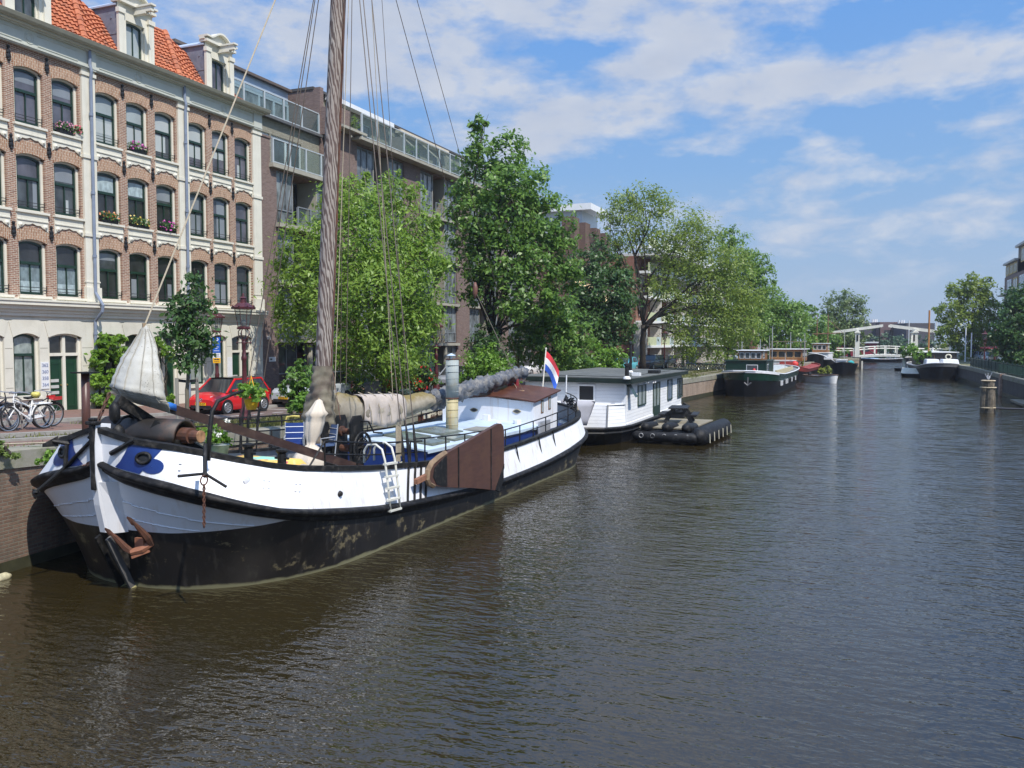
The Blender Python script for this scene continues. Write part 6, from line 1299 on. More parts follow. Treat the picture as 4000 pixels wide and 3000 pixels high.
P4 = PD(2025, 1400, 62); dup(LP, (P4.x, P4.y, 1.72), .5, 'dark street lamp among the leaves left of the flag')
for px, dp, lb in ((2595, 97, 'maroon street lamp before the pale balconies, right of the elm trunk'), (2668, 100, 'maroon street lamp before the pale balconies, second one right of the elm trunk')):
    Q = PD(px, 1400, dp); dup(LP, (Q.x, Q.y, 1.72), .4, lb)
for px, dp, lb in ((3845, 110, 'maroon lamp post on the right bank beside the parked cars'), (3885, 100, 'maroon lamp post on the right bank nearer the dark tree')):
    Q = PD(px, 1400, dp); dup(LP, (Q.x, Q.y, 1.72), .4, lb)
def parking_sign():
    c = Vector((P2.x, P2.y, 0)); rz = math.atan2(-c.x, c.y)*0+YAW+.12; T = thing('parking_sign', 'blue parking sign with white and yellow plates on the farther lamp post', 'sign', (c.x+.10, c.y-.12, 4.0), rz)
    BL = mat('sign_blue', (.012, .10, .45), .35, .04); WH = mat('sign_white', (.75, .76, .78), .4, .03); YE = mat('sign_yellow', (.80, .42, .01), .4, .03); DK = mat('sign_dark', (.03, .03, .04), .5)
    def plate(name, z0, z1, m, w=.175): mb = MB(); mb.box(-w, -.015, z0, w, .0, z1); return mb.build(name, m, T, local=True, bevel=.006)
    W = T.matrix_basis if False else wmat(T)
    p = plate('parking_plate', .66, 1.06, BL); text('sign_letter', 'P', .40, WH, p, W @ Vector((0, -.02, .87)), (math.pi/2, 0, rz), .003)
    p = plate('zone_plate', .31, .655, BL); mb = MB()
    for z, w in ((.58, .12), (.50, .05), (.40, .13)): mb.box(-w, -.02, z, w, -.0155, z+.022)
    mb.build('sign_lines', WH, p, local=True)
    p = plate('hours_plate', .07, .30, WH); mb = MB()
    for z, w in ((.24, .13), (.19, .11), (.12, .13)): mb.box(-w, -.02, z, w, -.0155, z+.016)
    mb.build('sign_lines', DK, p, local=True)
    p = plate('tow_plate', -.18, .06, YE); mb = MB(); mb.prism([(-.13, -.03), (-.13, .0), (-.06, .03), (.0, .0), (.05, .035), (.12, .0), (.13, -.03)], 'y', -.02, -.0155); mb.box(-.12, -.02, -.12, .12, -.0155, -.1); mb.build('tow_symbol', DK, p, local=True)
parking_sign()
def mooring_post():
    P = PZ(338, 1745, 2.42); T = thing('mooring_post', 'rust brown steel post with a flat cap on the quay left of the canvas bag', 'post', P)
    mb = MB(); mb.tube([P-Vector((0, 0, .3)), P+Vector((.02, 0, 1.72))], .095, 12); mb.build('post', mat('brown_steel', (.085, .035, .025), .4, .25, 4, stretch=(1, 1, .2)), T, smooth=True)
    mb = MB(); c = P+Vector((.02, 0, 1.72)); mb.box(c.x-.22, c.y-.22, c.z, c.x+.22, c.y+.22, c.z+.03); mb.build('cap_plate', TAR, T)
    mb = MB(); a = P+Vector((0, 0, .12)); mb.tube([PD(-60, 1738, 18), PD(100, 1732, 18.6), PD(340, 1722, 19.2), wmat(BG) @ sw(372, 1708, -.05)], .018, 5); tag(mb.build('mooring_rope', ROPE), 'mooring rope stretched from the barge stem along the quay edge', 'rope')
    mb = MB(); a, b = PD(-40, 2120, 17.2), PD(70, 2215, 17.0)
    for i in range(5): pass
    mb.lathe([(0, -.2), (.09, -.14), (.10, .1), (.04, .2), (0, .22)], PZ(6, 2258, .03), 10, axis='y'); tag(mb.build('fender', mat('pale_fender', (.46, .42, .27), .7, .3, 9), smooth=True), 'pale fender floating by the quay wall at the left edge', 'fender')
mooring_post()
def far_railing_block():
    T = thing('quay_railing', 'low black railing along the quay edge behind the barge foredeck', 'railing', PD(800, 1720, 21)); mb = MB(); pts = [(-17.25, y, zg(y)) for y in (16.5, 18.5, 20.5, 22.5, 24.5, 26.5)]
    for p in pts: mb.tube([p, (p[0], p[1], p[2]+.42)], .03, 6)
    for h in (.24, .42): mb.tube([(p[0], p[1], p[2]+h) for p in pts], .025, 6)
    mb.build('bars', TAR, T)
far_railing_block()
def bicycle(label, loc, rz, col, tyre=None, crate=None, basket=None, lean=.08, group='parked bicycles'):
    T = thing('bicycle', label, 'bicycle', loc, rz, group); T.rotation_euler = (0, lean, rz)
    fr = mat('bike_'+col[0], col[1], .35, .15, 8); ty = mat('bike_tyre', (.02, .02, .02), .7); st = mat('bike_steel', (.5, .5, .52), .3, .1, 8, metal=.8)
    for y in (-.53, .55):
        mb = MB(); mb.torus((0, y, .35), .335, .022, 22, 6, ax='x'); w = mb.build('wheel', ty, T, local=True, smooth=True)
        mb = MB(); mb.torus((0, y, .35), .305, .012, 22, 5, ax='x'); mb.lathe([(.03, -.05), (.03, .05)], (0, y, .35), 8, axis='x')
        for k in range(12): a = k*math.pi/6; mb.tube([(.02*(-1)**k, y, .35), (0, y+.3*math.cos(a), .35+.3*math.sin(a))], .0035, 3, cap=False)
        mb.build('rim', st, w, local=True); mb = MB(); a0, a1 = (.3, 2.9) if y > 0 else (.15, 2.7); mb.torus((0, y, .35), .375, .018, 12, 5, ax='x', a0=a0, a1=a1); mb.build('mudguard', fr, T, local=True)
    mb = MB(); bb, hd, hd2, sd_, rr, ff = (0, -.08, .30), (0, .36, .86), (0, .33, .62), (0, -.22, .82), (0, -.53, .35), (0, .55, .35)
    for a, b, r in ((bb, hd2, .022), (bb, sd_, .018), (hd, hd2, .02), ((0, -.17, .62), hd, .018), (sd_, rr, .013), (bb, rr, .013), (hd2, ff, .016), (hd, (0, .30, 1.02), .014)): mb.tube([a, b], r, 6)
    mb.tube([(0, -.2, .72), (0, -.75, .70)], .012, 5); mb.box(-.07, -.78, .69, .07, -.3, .71); mb.box(.03, -.5, .30, .06, -.05, .40); mb.build('frame', fr, T, local=True)
    mb = MB(); mb.tube([(-.28, .12, 1.03), (-.22, .28, 1.06), (0, .31, 1.04), (.22, .28, 1.06), (.28, .12, 1.03)], .013, 6); mb.build('handlebar', st, T, local=True)
    mb = MB(); mb.hexa([(-.10, -.36, .86), (.10, -.36, .86), (.03, -.06, .88), (-.03, -.06, .88), (-.10, -.37, .92), (.10, -.37, .92), (.03, -.05, .91), (-.03, -.05, .91)]); mb.build('saddle', ty, T, local=True, bevel=.015)
    mb = MB(); mb.tube([(0, -.1, .28), (.16, -.12, .2)], .02, 5); mb.lathe([(.09, -.01), (.09, .01)], bb, 12, axis='x'); mb.build('crank', st, T, local=True)
    if crate: mb = MB(); mb.box(-.15, .42, .80, .15, .70, .83); mb.box(-.15, .42, .83, -.135, .70, .90); mb.box(.135, .42, .83, .15, .70, .90); mb.build('front_carrier', crate, T, local=True)
    return T
def bikes():
    W = ('white', (.75, .75, .74)); K = ('black', (.02, .02, .022)); RED = mat('red_carrier', (.45, .03, .03), .5)
    def at_(x, y): return (x, y, zg(y)+.0+(.10 if y < 19.2 and x < -20.35 else 0))
    bicycle('white bicycle with a yellow saddle cover, parked by the bike rack', at_(-21.0, 16.35), math.pi, W)
    bicycle('white city bicycle standing behind the yellow covered one', at_(-21.35, 16.55), math.pi+.1, W, lean=-.05)
    bicycle('black bicycle with a red front carrier and a big front wheel toward the mooring post', at_(-21.7, 17.15), 0, K, crate=RED, lean=.1)
    bicycle('dark bicycle at the left edge of the bike rack', at_(-20.95, 15.35), .25, K)
    bicycle('black bicycle with its handlebars up at the far left of the photo', at_(-21.45, 15.5), math.pi-.1, K, lean=-.1)
    mb = MB(); p = Vector(at_(-21.0, 16.0)); mb.lathe([(0, -.09), (.1, -.04), (.13, .03), (.09, .09), (0, .1)], p+Vector((0, .62, .93)), 9); tag(mb.build('saddle_cover', mat('yellow_cover', (.55, .48, .12), .5, .3, 20), smooth=True), 'crumpled yellow plastic bag over a white bicycle saddle', 'saddle cover')
    T = thing('bike_rack', 'grey steel hoop bike rack among the white bicycles', 'bike rack', at_(-21.2, 15.6)); mb = MB(); z = at_(-21.2, 15.6)[2]; mb.tube([(-21.2, 14.6, z), (-21.2, 14.62, z+.82), (-21.2, 14.75, z+.9), (-21.2, 16.2, z+.88), (-21.2, 16.32, z+.8), (-21.2, 16.34, z)], .028, 7); mb.tube([(-21.2, 14.62, z+.42), (-21.2, 16.33, z+.42)], .022, 6); mb.build('hoop', mat('rack_steel', (.22, .2, .19), .5, .2, 6), T)
    cols = [('black', K[1]), ('silver', (.4, .42, .44)), ('blue', (.05, .12, .3)), ('black', K[1]), ('black', K[1]), ('green', (.05, .16, .06)), ('black', K[1]), ('silver', (.4, .42, .44)), ('black', K[1])]
    names = ['black', 'silver', 'blue', 'black', 'dark', 'green', 'black', 'silver', 'dark']
    where = ['leftmost, next to the houseboat roof', 'second from the houseboat roof', 'with a shiny front wheel, third from the left', 'fourth from the left', 'in the middle of the row', 'with a green frame', 'third from the green barge', 'second from the green barge', 'closest to the green barge']
    for i, c in enumerate(cols):
        Q = PD(2648+i*24, 1400, 89-i*.6); bicycle(f'{names[i]} bicycle on the sunny quay, {where[i]}', (Q.x, Q.y, 1.79), 1.15+.12*math.sin(i*2.3), c, lean=.1*math.sin(i*1.9), group='bicycles parked by the sunny quay')
bikes()
# ================================================================ CARS
TYRE = mat('car_tyre', (.018, .018, .018), .75); RIM = mat('alloy_rim', (.50, .51, .53), .3, .1, 8, metal=.7); CGL = glass_mat('car_glass', (.012, .015, .016), .03, var=.5); CHR = mat('chrome', (.6, .6, .62), .15, .05, metal=1); LENS = glass_mat('headlamp', (.55, .58, .62), .05, var=.4, scale=20); BLKP = mat('black_plastic', (.015, .015, .016), .5); PLT = mat('yellow_plate', (.82, .45, .01), .4, .03)
def car(label, loc, rz, colname, col, L=3.6, W=1.64, H=1.48, hood=.62, roof_m=None, plate='', badge=False, suv=0, group='cars parked along the street', detail=True):
    T = thing('parked_car', label, 'car', loc, rz, group)
    m, t, b = base_mat('car_'+colname) if 'car_'+colname not in MATS else (MATS['car_'+colname], None, None)
    if t is not None: b.inputs['Base Color'].default_value = (*col, 1); b.inputs['Roughness'].default_value = .28; b.inputs['Coat Weight'].default_value = .8; b.inputs['Coat Roughness'].default_value = .04; MATS['car_'+colname] = m
    h = L/2; w = W/2; zb = H*.60; wx = (h-hood*.95-.28, -(h-.62)); wr = .29
    # lower body, front at +Y; wheel arches cut as raised sill
    st = [(-h, .30, .62, zb*.98, .80), (-h+.06, .24, .6, zb*1.03, .93), (-h+.3, .20, .58, zb*1.05, .985), (-.7, .17, .55, zb*1.04, 1), (.1, .17, .55, zb*1.02, 1), (h-hood-.5, .17, .54, zb*1.0, .99), (h-hood, .18, .52, zb*.97, .98), (h-.35, .19, .5, zb*.90, .95), (h-.1, .22, .48, zb*.80, .86), (h, .28, .46, zb*.68, .74)]
    R = []
    for y, z0, z1, z2, f in st:
        q = w*f; R.append([(-q*.93, y, z0), (-q*.99, y, z0+.12), (-q, y, z1), (-q*.985, y, z2-.07), (-q*.93, y, z2), (-q*.5, y, z2+.035), (0, y, z2+.045), (q*.5, y, z2+.035), (q*.93, y, z2), (q*.985, y, z2-.07), (q, y, z1), (q*.99, y, z0+.12), (q*.93, y, z0)])
    mb = MB(); mb.grid(R); mb.poly(R[0]); mb.poly(R[-1][::-1]); mb.poly([R[i][0] for i in range(len(R))]+[R[i][-1] for i in reversed(range(len(R)))]); body = mb.build('body', m, T, local=True, smooth=True, sub=1 if detail else 0)
    # cabin
    f0, f1, r1, r0 = h-hood-.12, h-hood-.82, -(h-.50+.0)+(.0 if not suv else -.1), -(h-.16); zt = H; bw, tw = w*.93, w*.76
    A = [(-bw, f0, zb*.98), (bw, f0, zb*.98), (bw, r0, zb*1.0), (-bw, r0, zb*1.0)]; Bt = [(-tw, f1, zt-.06), (tw, f1, zt-.06), (tw, r1, zt-.07), (-tw, r1, zt-.07)]
    def lerp(p, q, u): return tuple(a+(b-a)*u for a, b in zip(p, q))
    mb = MB(); mb.poly([A[0], A[1], Bt[1], Bt[0]]); mb.build('windscreen', CGL, T, local=True); mb = MB(); mb.poly([A[2], A[3], Bt[3], Bt[2]]); mb.build('rear_window', CGL, T, local=True)
    for i, j in ((1, 2), (3, 0)): mb = MB(); mb.add([A[i], A[j], Bt[j], Bt[i]], [[0, 1, 2, 3]]); mb.build('side_window', CGL, T, local=True)
    mb = MB(); rr = [[(x*(tw+.01), y, zt-.07+z) for x, z in ((-1.0, 0), (-.8, .05), (0, .075), (.8, .05), (1.0, 0))] for y in (f1+.03, (f1*2+r1)/3, (f1+r1*2)/3, r1-.03)]; mb.grid(rr); mb.build('roof', roof_m or m, T, local=True, smooth=True)
    mb = MB()
    for k in range(4): mb.beam(A[k], Bt[k], .07, .05)
    for q in (.5,):
        for s in (0, 1): a, b_, c, d = (A[1], A[2], Bt[1], Bt[2]) if s else (A[0], A[3], Bt[0], Bt[3]); mb.beam(lerp(a, b_, .48), lerp(c, d, .42), .06, .04)
    for s in (1, -1): mb.beam((s*(tw+.0), f1, zt-.07), (s*(tw+.0), r1, zt-.07), .06, .06)
    mb.build('pillars', m, T, local=True)
    for y in (h-.62, -(h-.58)):
        for s in (1, -1):
            mb = MB(); mb.lathe([(wr*.72, -.09), (wr*.97, -.10), (wr*1.02, -.04), (wr*1.02, .06), (wr*.97, .10), (wr*.66, .105)], (s*(w-.09), y, wr), 20, axis='x'); wl = mb.build('wheel', TYRE, T, local=True, smooth=False)
            mb = MB(); cx = s*(w+.0); mb.lathe([(0, .0), (.05, .005), (.06, 0)], (cx, y, wr), 8, axis='x', cap=False); mb.torus((cx, y, wr), wr*.66, .022, 20, 5, ax='x')
            for k in range(8): a = k*math.pi/4; mb.beam((cx, y, wr), (cx, y+wr*.64*math.cos(a), wr+wr*.64*math.sin(a)), .02, .05)
            mb.build('rim', RIM, wl, local=True)
            mb = MB(); mb.lathe([(wr*1.16, -.02), (wr*1.16, .0)], (s*(w-.012), y, wr), 20, axis='x'); mb.build('wheel_arch', BLKP, T, local=True)
    for s in (1, -1):
        mb = MB(); mb.hexa([(s*w*.45, h-.10, zb*.66), (s*w*.86, h-.30, zb*.70), (s*w*.90, h-.42, zb*.80), (s*w*.5, h-.14, zb*.76), (s*w*.45, h-.11, zb*.84), (s*w*.86, h-.33, zb*.87), (s*w*.90, h-.45, zb*.88), (s*w*.5, h-.18, zb*.86)]); mb.build('headlight', LENS, T, local=True)
        mb = MB(); mb.box(s*w*.78, -h+.02, zb*.75, s*w*.95, -h+.14, zb*1.05); mb.build('tail_light', mat('tail_red', (.3, .01, .01), .2), T, local=True)
        mb = MB(); mb.hexa([(s*(w-.02), f0-.45, zb*1.02), (s*(w+.16), f0-.45, zb*1.05), (s*(w+.16), f0-.30, zb*1.05), (s*(w-.02), f0-.28, zb*1.02), (s*(w-.02), f0-.45, zb*1.12), (s*(w+.16), f0-.45, zb*1.18), (s*(w+.16), f0-.30, zb*1.16), (s*(w-.02), f0-.28, zb*1.12)]); mb.build('wing_mirror', m, T, local=True, bevel=.02)
    mb = MB(); mb.hexa([(-w*.62, h-.02, .27), (w*.62, h-.02, .27), (w*.6, h+.0, .27), (-w*.6, h+.0, .27), (-w*.66, h-.03, .40), (w*.66, h-.03, .40), (w*.64, h+.01, .40), (-w*.64, h+.01, .40)]); mb.build('grille', BLKP, T, local=True)
    if plate:
        mb = MB(); mb.box(-.26, h+.012, .40, .26, h+.03, .51); p = mb.build('number_plate', PLT, T, local=True); W_ = wmat(T); text('plate_text', plate, .115, BLKP, p, W_ @ Vector((0, h+.034, .455)), (math.pi/2, 0, rz+math.pi), .001)
    if badge:
        mb = MB(); mb.torus((0, h+.0, zb*.70), .07, .012, 14, 5, ax='y'); mb.tube([(-.045, h+.01, zb*.70+.04), (-.02, h+.01, zb*.70-.01), (0, h+.01, zb*.70+.015), (.02, h+.01, zb*.70-.01), (.045, h+.01, zb*.70+.04)], .008, 4); mb.build('badge', CHR, T, local=True)
    return T
def cars():
    car('small red hatchback with a black roof parked before the end house', (-24.45, 28.45, zg(28)+.008), math.pi+.03, 'red', (.62, .006, .012), 3.55, 1.64, 1.48, hood=.52, roof_m=mat('black_roof', (.01, .01, .012), .15), plate='H-519-GT', badge=True)
    car('silver people carrier parked behind the red hatchback', (-24.5, 34.35, zg(34)+.008), math.pi, 'silver', (.42, .45, .48), 4.5, 1.8, 1.64, hood=.9, plate='K-958-VT', badge=True)
    car('red compact van half hidden under the tree behind the boom', (-24.9, 44.6, 1.76), math.pi, 'red', None, 3.7, 1.7, 1.62, plate='')
    car('grey saloon parked beside the stove pipe', (-24.7, 51.0, 1.76), math.pi, 'grey', (.30, .32, .36), 4.4, 1.8, 1.45, hood=1.0)
    for px, dp, nm, col, lab, kw in ((2442, 86, 'turquoise', (.10, .42, .50), 'turquoise small car left of the elm trunk', dict(L=3.6)), (2545, 93, 'dark', (.03, .035, .045), 'dark estate car right behind the elm trunk', dict(L=4.5, H=1.6, hood=.95)), (2597, 98, 'dark', None, 'black hatchback between the elm and the two maroon lamps', dict(L=4.2, hood=.9)), (2075, 76, 'white', (.7, .7, .7), 'white car glimpsed under the dark tree left of the flag', dict(L=4.2))):
        Q = PD(px, 1400, dp); car(lab, (Q.x, Q.y, 1.76), math.pi-.12, nm, col, detail=False, **kw)
    for px, dp, nm, col, lab in ((3806, 128, 'paleblue', (.25, .33, .45), 'pale blue car on the right bank left of the lamp posts'), (3835, 122, 'silver', None, 'silver car on the right bank between the lamp posts'), (3868, 116, 'dark', None, 'dark car on the right bank under the round tree'), (3905, 108, 'white', None, 'white car on the right bank nearest the dark tree')):
        Q = PD(px, 1400, dp); car(lab, (Q.x+1, Q.y, 1.81), math.pi+.1, nm, col, L=4.3, hood=.9, detail=False)
    T = thing('wheelie_bin', 'dark grey wheelie bin before the red van', 'bin', PD(1458, 1535, 42)); p = T.location.copy(); p.z = zg(p.y); T.location = p; mb = MB(); mb.hexa([(-.26, -.3, .06), (.26, -.3, .06), (.26, .3, .06), (-.26, .3, .06), (-.29, -.36, 1.0), (.29, -.36, 1.0), (.29, .36, 1.0), (-.29, .36, 1.0)]); gm = mat('bin_grey', (.05, .055, .06), .5); mb.build('body', gm, T, local=True); mb = MB(); mb.hexa([(-.31, -.4, 1.0), (.31, -.4, 1.0), (.31, .38, 1.0), (-.31, .38, 1.0), (-.29, -.36, 1.06), (.29, -.36, 1.06), (.28, .34, 1.12), (-.28, .34, 1.12)]); mb.build('lid', gm, T, local=True)
cars()
# ================================================================ HOUSEBOAT AND RAFT
CLAP = None
def clapboard():
    m, t, b = base_mat('white_weatherboard'); geo = t.new('ShaderNodeNewGeometry').outputs['Position']; sp = t.new('ShaderNodeSeparateXYZ'); t.link(geo, sp.inputs[0])
    f = t.math('FRACT', t.math('MULTIPLY', sp.outputs[2], 1/.165)); line = t.ramp(f, .06, .0)
    c = t.mix(t.ramp(t.noise(t.mapping(geo, (.6, .6, 4)), 1, 4), .3, .7), (.68, .69, .70), (.82, .82, .82)); c = t.mix(t.math('MULTIPLY', t.ramp(t.noise(geo, 1.8, 5, .65), .55, .75), .35), c, (.52, .51, .49)); t.link(t.mix(line, c, (.30, .31, .33)), b.inputs['Base Color']); b.inputs['Roughness'].default_value = .55
    bn = t.new('ShaderNodeBump', Strength=.8, Distance=.02); t.link(t.math('SUBTRACT', 1, f), bn.inputs['Height']); t.link(bn.outputs[0], b.inputs['Normal']); return m
def houseboat():
    CL = clapboard(); x1, y0, y1, zb = -10.15, 39.3, 53.0, .82; x0 = -15.3
    T = thing('houseboat', 'white weatherboarded houseboat with a flat dark roof moored behind the barge', 'houseboat', (-12.7, 46, 0))
    def win(x_, ya, yb, za, zc, m, frame=GREEN, name='window', axis='x', n=1):
        mb = MB(); t = .07
        if axis == 'x':
            for y in [ya+(yb-ya)*i/n for i in range(n+1)]: mb.box(x_-.03, y-t/2, za, x_+.05, y+t/2, zc)
            for z in (za, zc): mb.box(x_-.03, ya, z-t/2, x_+.06, yb, z+t/2)
            f = mb.build(name, frame, T); mb = MB(); mb.box(x_-.01, ya, za, x_+.015, yb, zc)
        mb.build('pane', m, f); return f
    mb = MB(); zt0, zt1 = 2.86, 2.80
    mb.poly([(x1, y0, zb), (x1, y1, zb), (x1, y1, zt1), (x1, y0, zt0)]); mb.poly([(x0, y0, zb), (x1, y0, zb), (x1, y0, zt0), (x0, y0, zt0)]); mb.poly([(x0, y1, zb), (x0, y0, zb), (x0, y0, zt0), (x0, y1, zt1)]); mb.poly([(x1, y1, zb), (x0, y1, zb), (x0, y1, zt1), (x1, y1, zt1)]); mb.build('wall', CL, T)
    mb = MB()
    for (x, y) in ((x1, y0), (x1, y1)): mb.box(x-.09, y-.012 if y == y0 else y-.11, zb, x+.014, y+.11 if y == y0 else y+.012, 2.8)
    mb.box(x1-.0, y0, zb-.02, x1+.05, y1, zb+.1); mb.build('corner_board', WHT, T)
    rg = mat('roof_felt', (.10, .105, .10), .95, .2, 1.2, dirt=((.17, .17, .15), .5, 1.5)); fg = mat('fascia_green_black', (.012, .022, .016), .4, .2, 4)
    o = .38; mb = MB(); mb.hexa([(x0-o, y0-o, 2.92), (x1+o, y0-o, 2.86), (x1+o, y1+o, 2.80), (x0-o, y1+o, 2.9), (x0-o, y0-o, 3.12), (x1+o, y0-o, 3.08), (x1+o, y1+o, 2.98), (x0-o, y1+o, 3.1)]); R = mb.build('roof', fg, T)
    mb = MB(); q = .06; mb.hexa([(x0-o+q, y0-o+q, 3.12), (x1+o-q, y0-o+q, 3.085), (x1+o-q, y1+o-q, 2.985), (x0-o+q, y1+o-q, 3.1), (x0-o+q, y0-o+q, 3.16), (x1+o-q, y0-o+q, 3.12), (x1+o-q, y1+o-q, 3.02), (x0-o+q, y1+o-q, 3.14)]); mb.poly([(x0+1.0, y0+1, 3.165), (x1-.4, y0+1, 3.14), (x1-.4, y1-1, 3.06), (x0+1, y1-1, 3.15)]); mb.build('roof_felt', rg, R)
    for (px, py, h, r) in ((2449, 1474, .75, .10), (2463, 1450, 1.75, .085)):
        p = PZ(px, py+5, 3.1); mb = MB(); mb.lathe([(r*1.9, -.02), (r*1.7, .06), (r, .12)], p, 12); f = mb.build('flue_base', WHT, R); mb = MB(); mb.lathe([(r, .1), (r, h-.18), (r*1.3, h-.16), (r*1.3, h-.06), (r*.6, h), (0, h)], p, 12); mb.build('flue', BLACKI, R)
    for (px, py, mm, s) in ((2486, 1468, WHT, .2), (2556, 1457, BLACKI, .3)): p = PZ(px, py, 3.1); mb = MB(); mb.box(p.x-s, p.y-s, 3.1, p.x+s, p.y+s, 3.26); mb.build('roof_vent', mm, R)
    def py_(px, py): return PX(px, py, x1)
    for (pa, pb, ya_, yb_, mm, n) in ((2491, 2521, 1505, 1585, G_BLIND, 2), (2607, 2624, 1485, 1562, G_BLUE, 1), (2646, 2664, 1480, 1552, G_MID, 2)):
        a, b = py_(pa, ya_), py_(pb, ya_); c = py_(pa, yb_); win(x1, a.y, b.y, c.z, a.z, mm, n=n)
    a, b, c = py_(2551, 1497), py_(2576, 1497), py_(2551, 1627); win(x1, a.y, b.y, c.z, a.z, G_CURT, name='door', n=2); mb = MB(); mb.box(x1, a.y-.08, c.z-.08, x1+.1, b.y+.08, c.z); mb.build('door_sill', WHT, T); mb = MB(); mb.box(x1+.02, a.y+.02, c.z, x1+.055, b.y-.02, c.z+.55); mb.build('door_panel', GREEN, T)
    a, c = py_(2449, 1503), py_(2449, 1552); f = None; mb = MB(); yA, yB = a.y, a.y+.55; mb.hexa([(x1+.0, yA, c.z+.5), (x1+.04, yA, c.z+.5), (x1+.04, yB, c.z+.5), (x1, yB, c.z+.5), (x1+.0, yA, a.z), (x1+.05, yA, a.z), (x1+.05, yB, a.z), (x1, yB, a.z)]); mb.poly([(x1+.06, yA, a.z), (x1+.42, yA, c.z), (x1+.42, yB, c.z), (x1+.06, yB, a.z)]); mb.build('hopper_window', GREEN, T)
    a, c = PY(2261, 1504, y0), PY(2322, 1566, y0); mb = MB(); mb.box(a.x, y0-.03, c.z, c.x, y0-.008, a.z); f = mb.build('front_window', DARKM, T); mb = MB()
    for u in (a.x, c.x): mb.box(u-.04, y0-.05, c.z-.04, u+.04, y0-.01, a.z+.04)
    for z in (c.z, a.z): mb.box(a.x+.04, y0-.05, z-.04, c.x-.04, y0-.01, z+.04)
    mb.build('window_frame', WHT, f)
    # low boarded wall round the fore end, tarpaulin over it
    A, B_, C = (-14.6, 37.6), (-10.75, 38.15), (x1+.02, y0); mb = MB()
    for (p, q) in ((A, B_), (B_, C)): mb.poly([(p[0], p[1], .78), (q[0], q[1], .78), (q[0], q[1]+.15, 1.86), (p[0], p[1]+.25, 1.92)])
    mb.poly([(A[0], A[1]+.25, 1.92), (B_[0], B_[1]+.15, 1.86), (C[0], C[1], 1.86), (x0, y0, 1.92)]); mb.build('fore_boarding', CL, T)
    mb = MB(); mb.beam((B_[0], B_[1]-.01, .78), (B_[0], B_[1]+.14, 1.88), .06, .06, up=(0, 1, 0)); mb.build('corner_strip', mat('grey_strip', (.3, .3, .3), .6), T)
    ptop = [(2190, 1560), (2240, 1564), (2310, 1566), (2326, 1568)]; pbot = [(2200, 1640), (2250, 1660), (2292, 1662), (2325, 1572)]
    R_ = []
    for v in (0, .25, .5, .75, 1): R_.append([PD(a[0]+(b[0]-a[0])*v, a[1]+(b[1]-a[1])*v, 39.0+.1*math.sin(i*2+v*4)) for i, (a, b) in enumerate(zip(ptop, pbot))])
    mb = MB(); mb.grid(R_); tag(mb.build('tarpaulin', mat('grey_tarp', (.40, .40, .44), .85, .08, 2, bump=.3), smooth=True, thick=.01), 'pale grey tarpaulin draped over the low boarding of the houseboat', 'tarpaulin')
    # hull
    S = [(37.0, .0, .86), (37.1, 1.2, .84), (37.6, 2.0, .82), (38.6, 2.55, .8), (40, 2.75, .78), (46, 2.8, .76), (54, 2.8, .76), (55, 2.4, .8)]; cx = -12.75
    mb = MB(); rows = []
    for (y, w, z) in S: rows.append([(cx-w, y, z), (cx-w*1.0, y+.15, .5), (cx-w*.93, y+.7*(1 if y < 39 else .2), 0), (cx-w*.85, y+1.1, -.6), (cx+w*.85, y+1.1, -.6), (cx+w*.93, y+.7*(1 if y < 39 else .2), 0), (cx+w, y+.15, .5), (cx+w, y, z)])
    mb.grid(rows); mb.build('hull', mat('houseboat_hull', (.008, .008, .009), .5, .3, 2, dirt=((.04, .036, .033), .3, 3), spec=.22), T)
    mb = MB(); 
    for sg in (1, -1): mb.tube([(cx+sg*w, y, z) for y, w, z in S], .07, 6); mb.tube([(cx+sg*(w-.0), y+.05, z-.22) for y, w, z in S], .05, 6)
    mb.grid([[(cx-w, y, z-.03), (cx+w, y, z-.03)] for y, w, z in S]); mb.build('gunwale', TAR, T)
    mb = MB()
    for i in range(10):
        P = py_(2473+i*7.2, 1490+4*math.sin(i*1.7)); mb.lathe([(0, -.07), (.06, -.03), (.06, .03), (0, .06)], (x1+.28, P.y, P.z), 6)
    mb.tube([(x1+.28, py_(2470, 1490).y, 2.72), (x1+.28, py_(2545, 1490).y, 2.72)], .01, 4); mb.build('party_lights', WHT, T)
    mb = MB(); mb.tube([PD(2209, 1600, 38.2), PD(2213, 1465, 38.2)], .03, 6); tag(mb.build('white_pole', WHT), 'thin white pole standing at the houseboat front', 'pole')
houseboat()
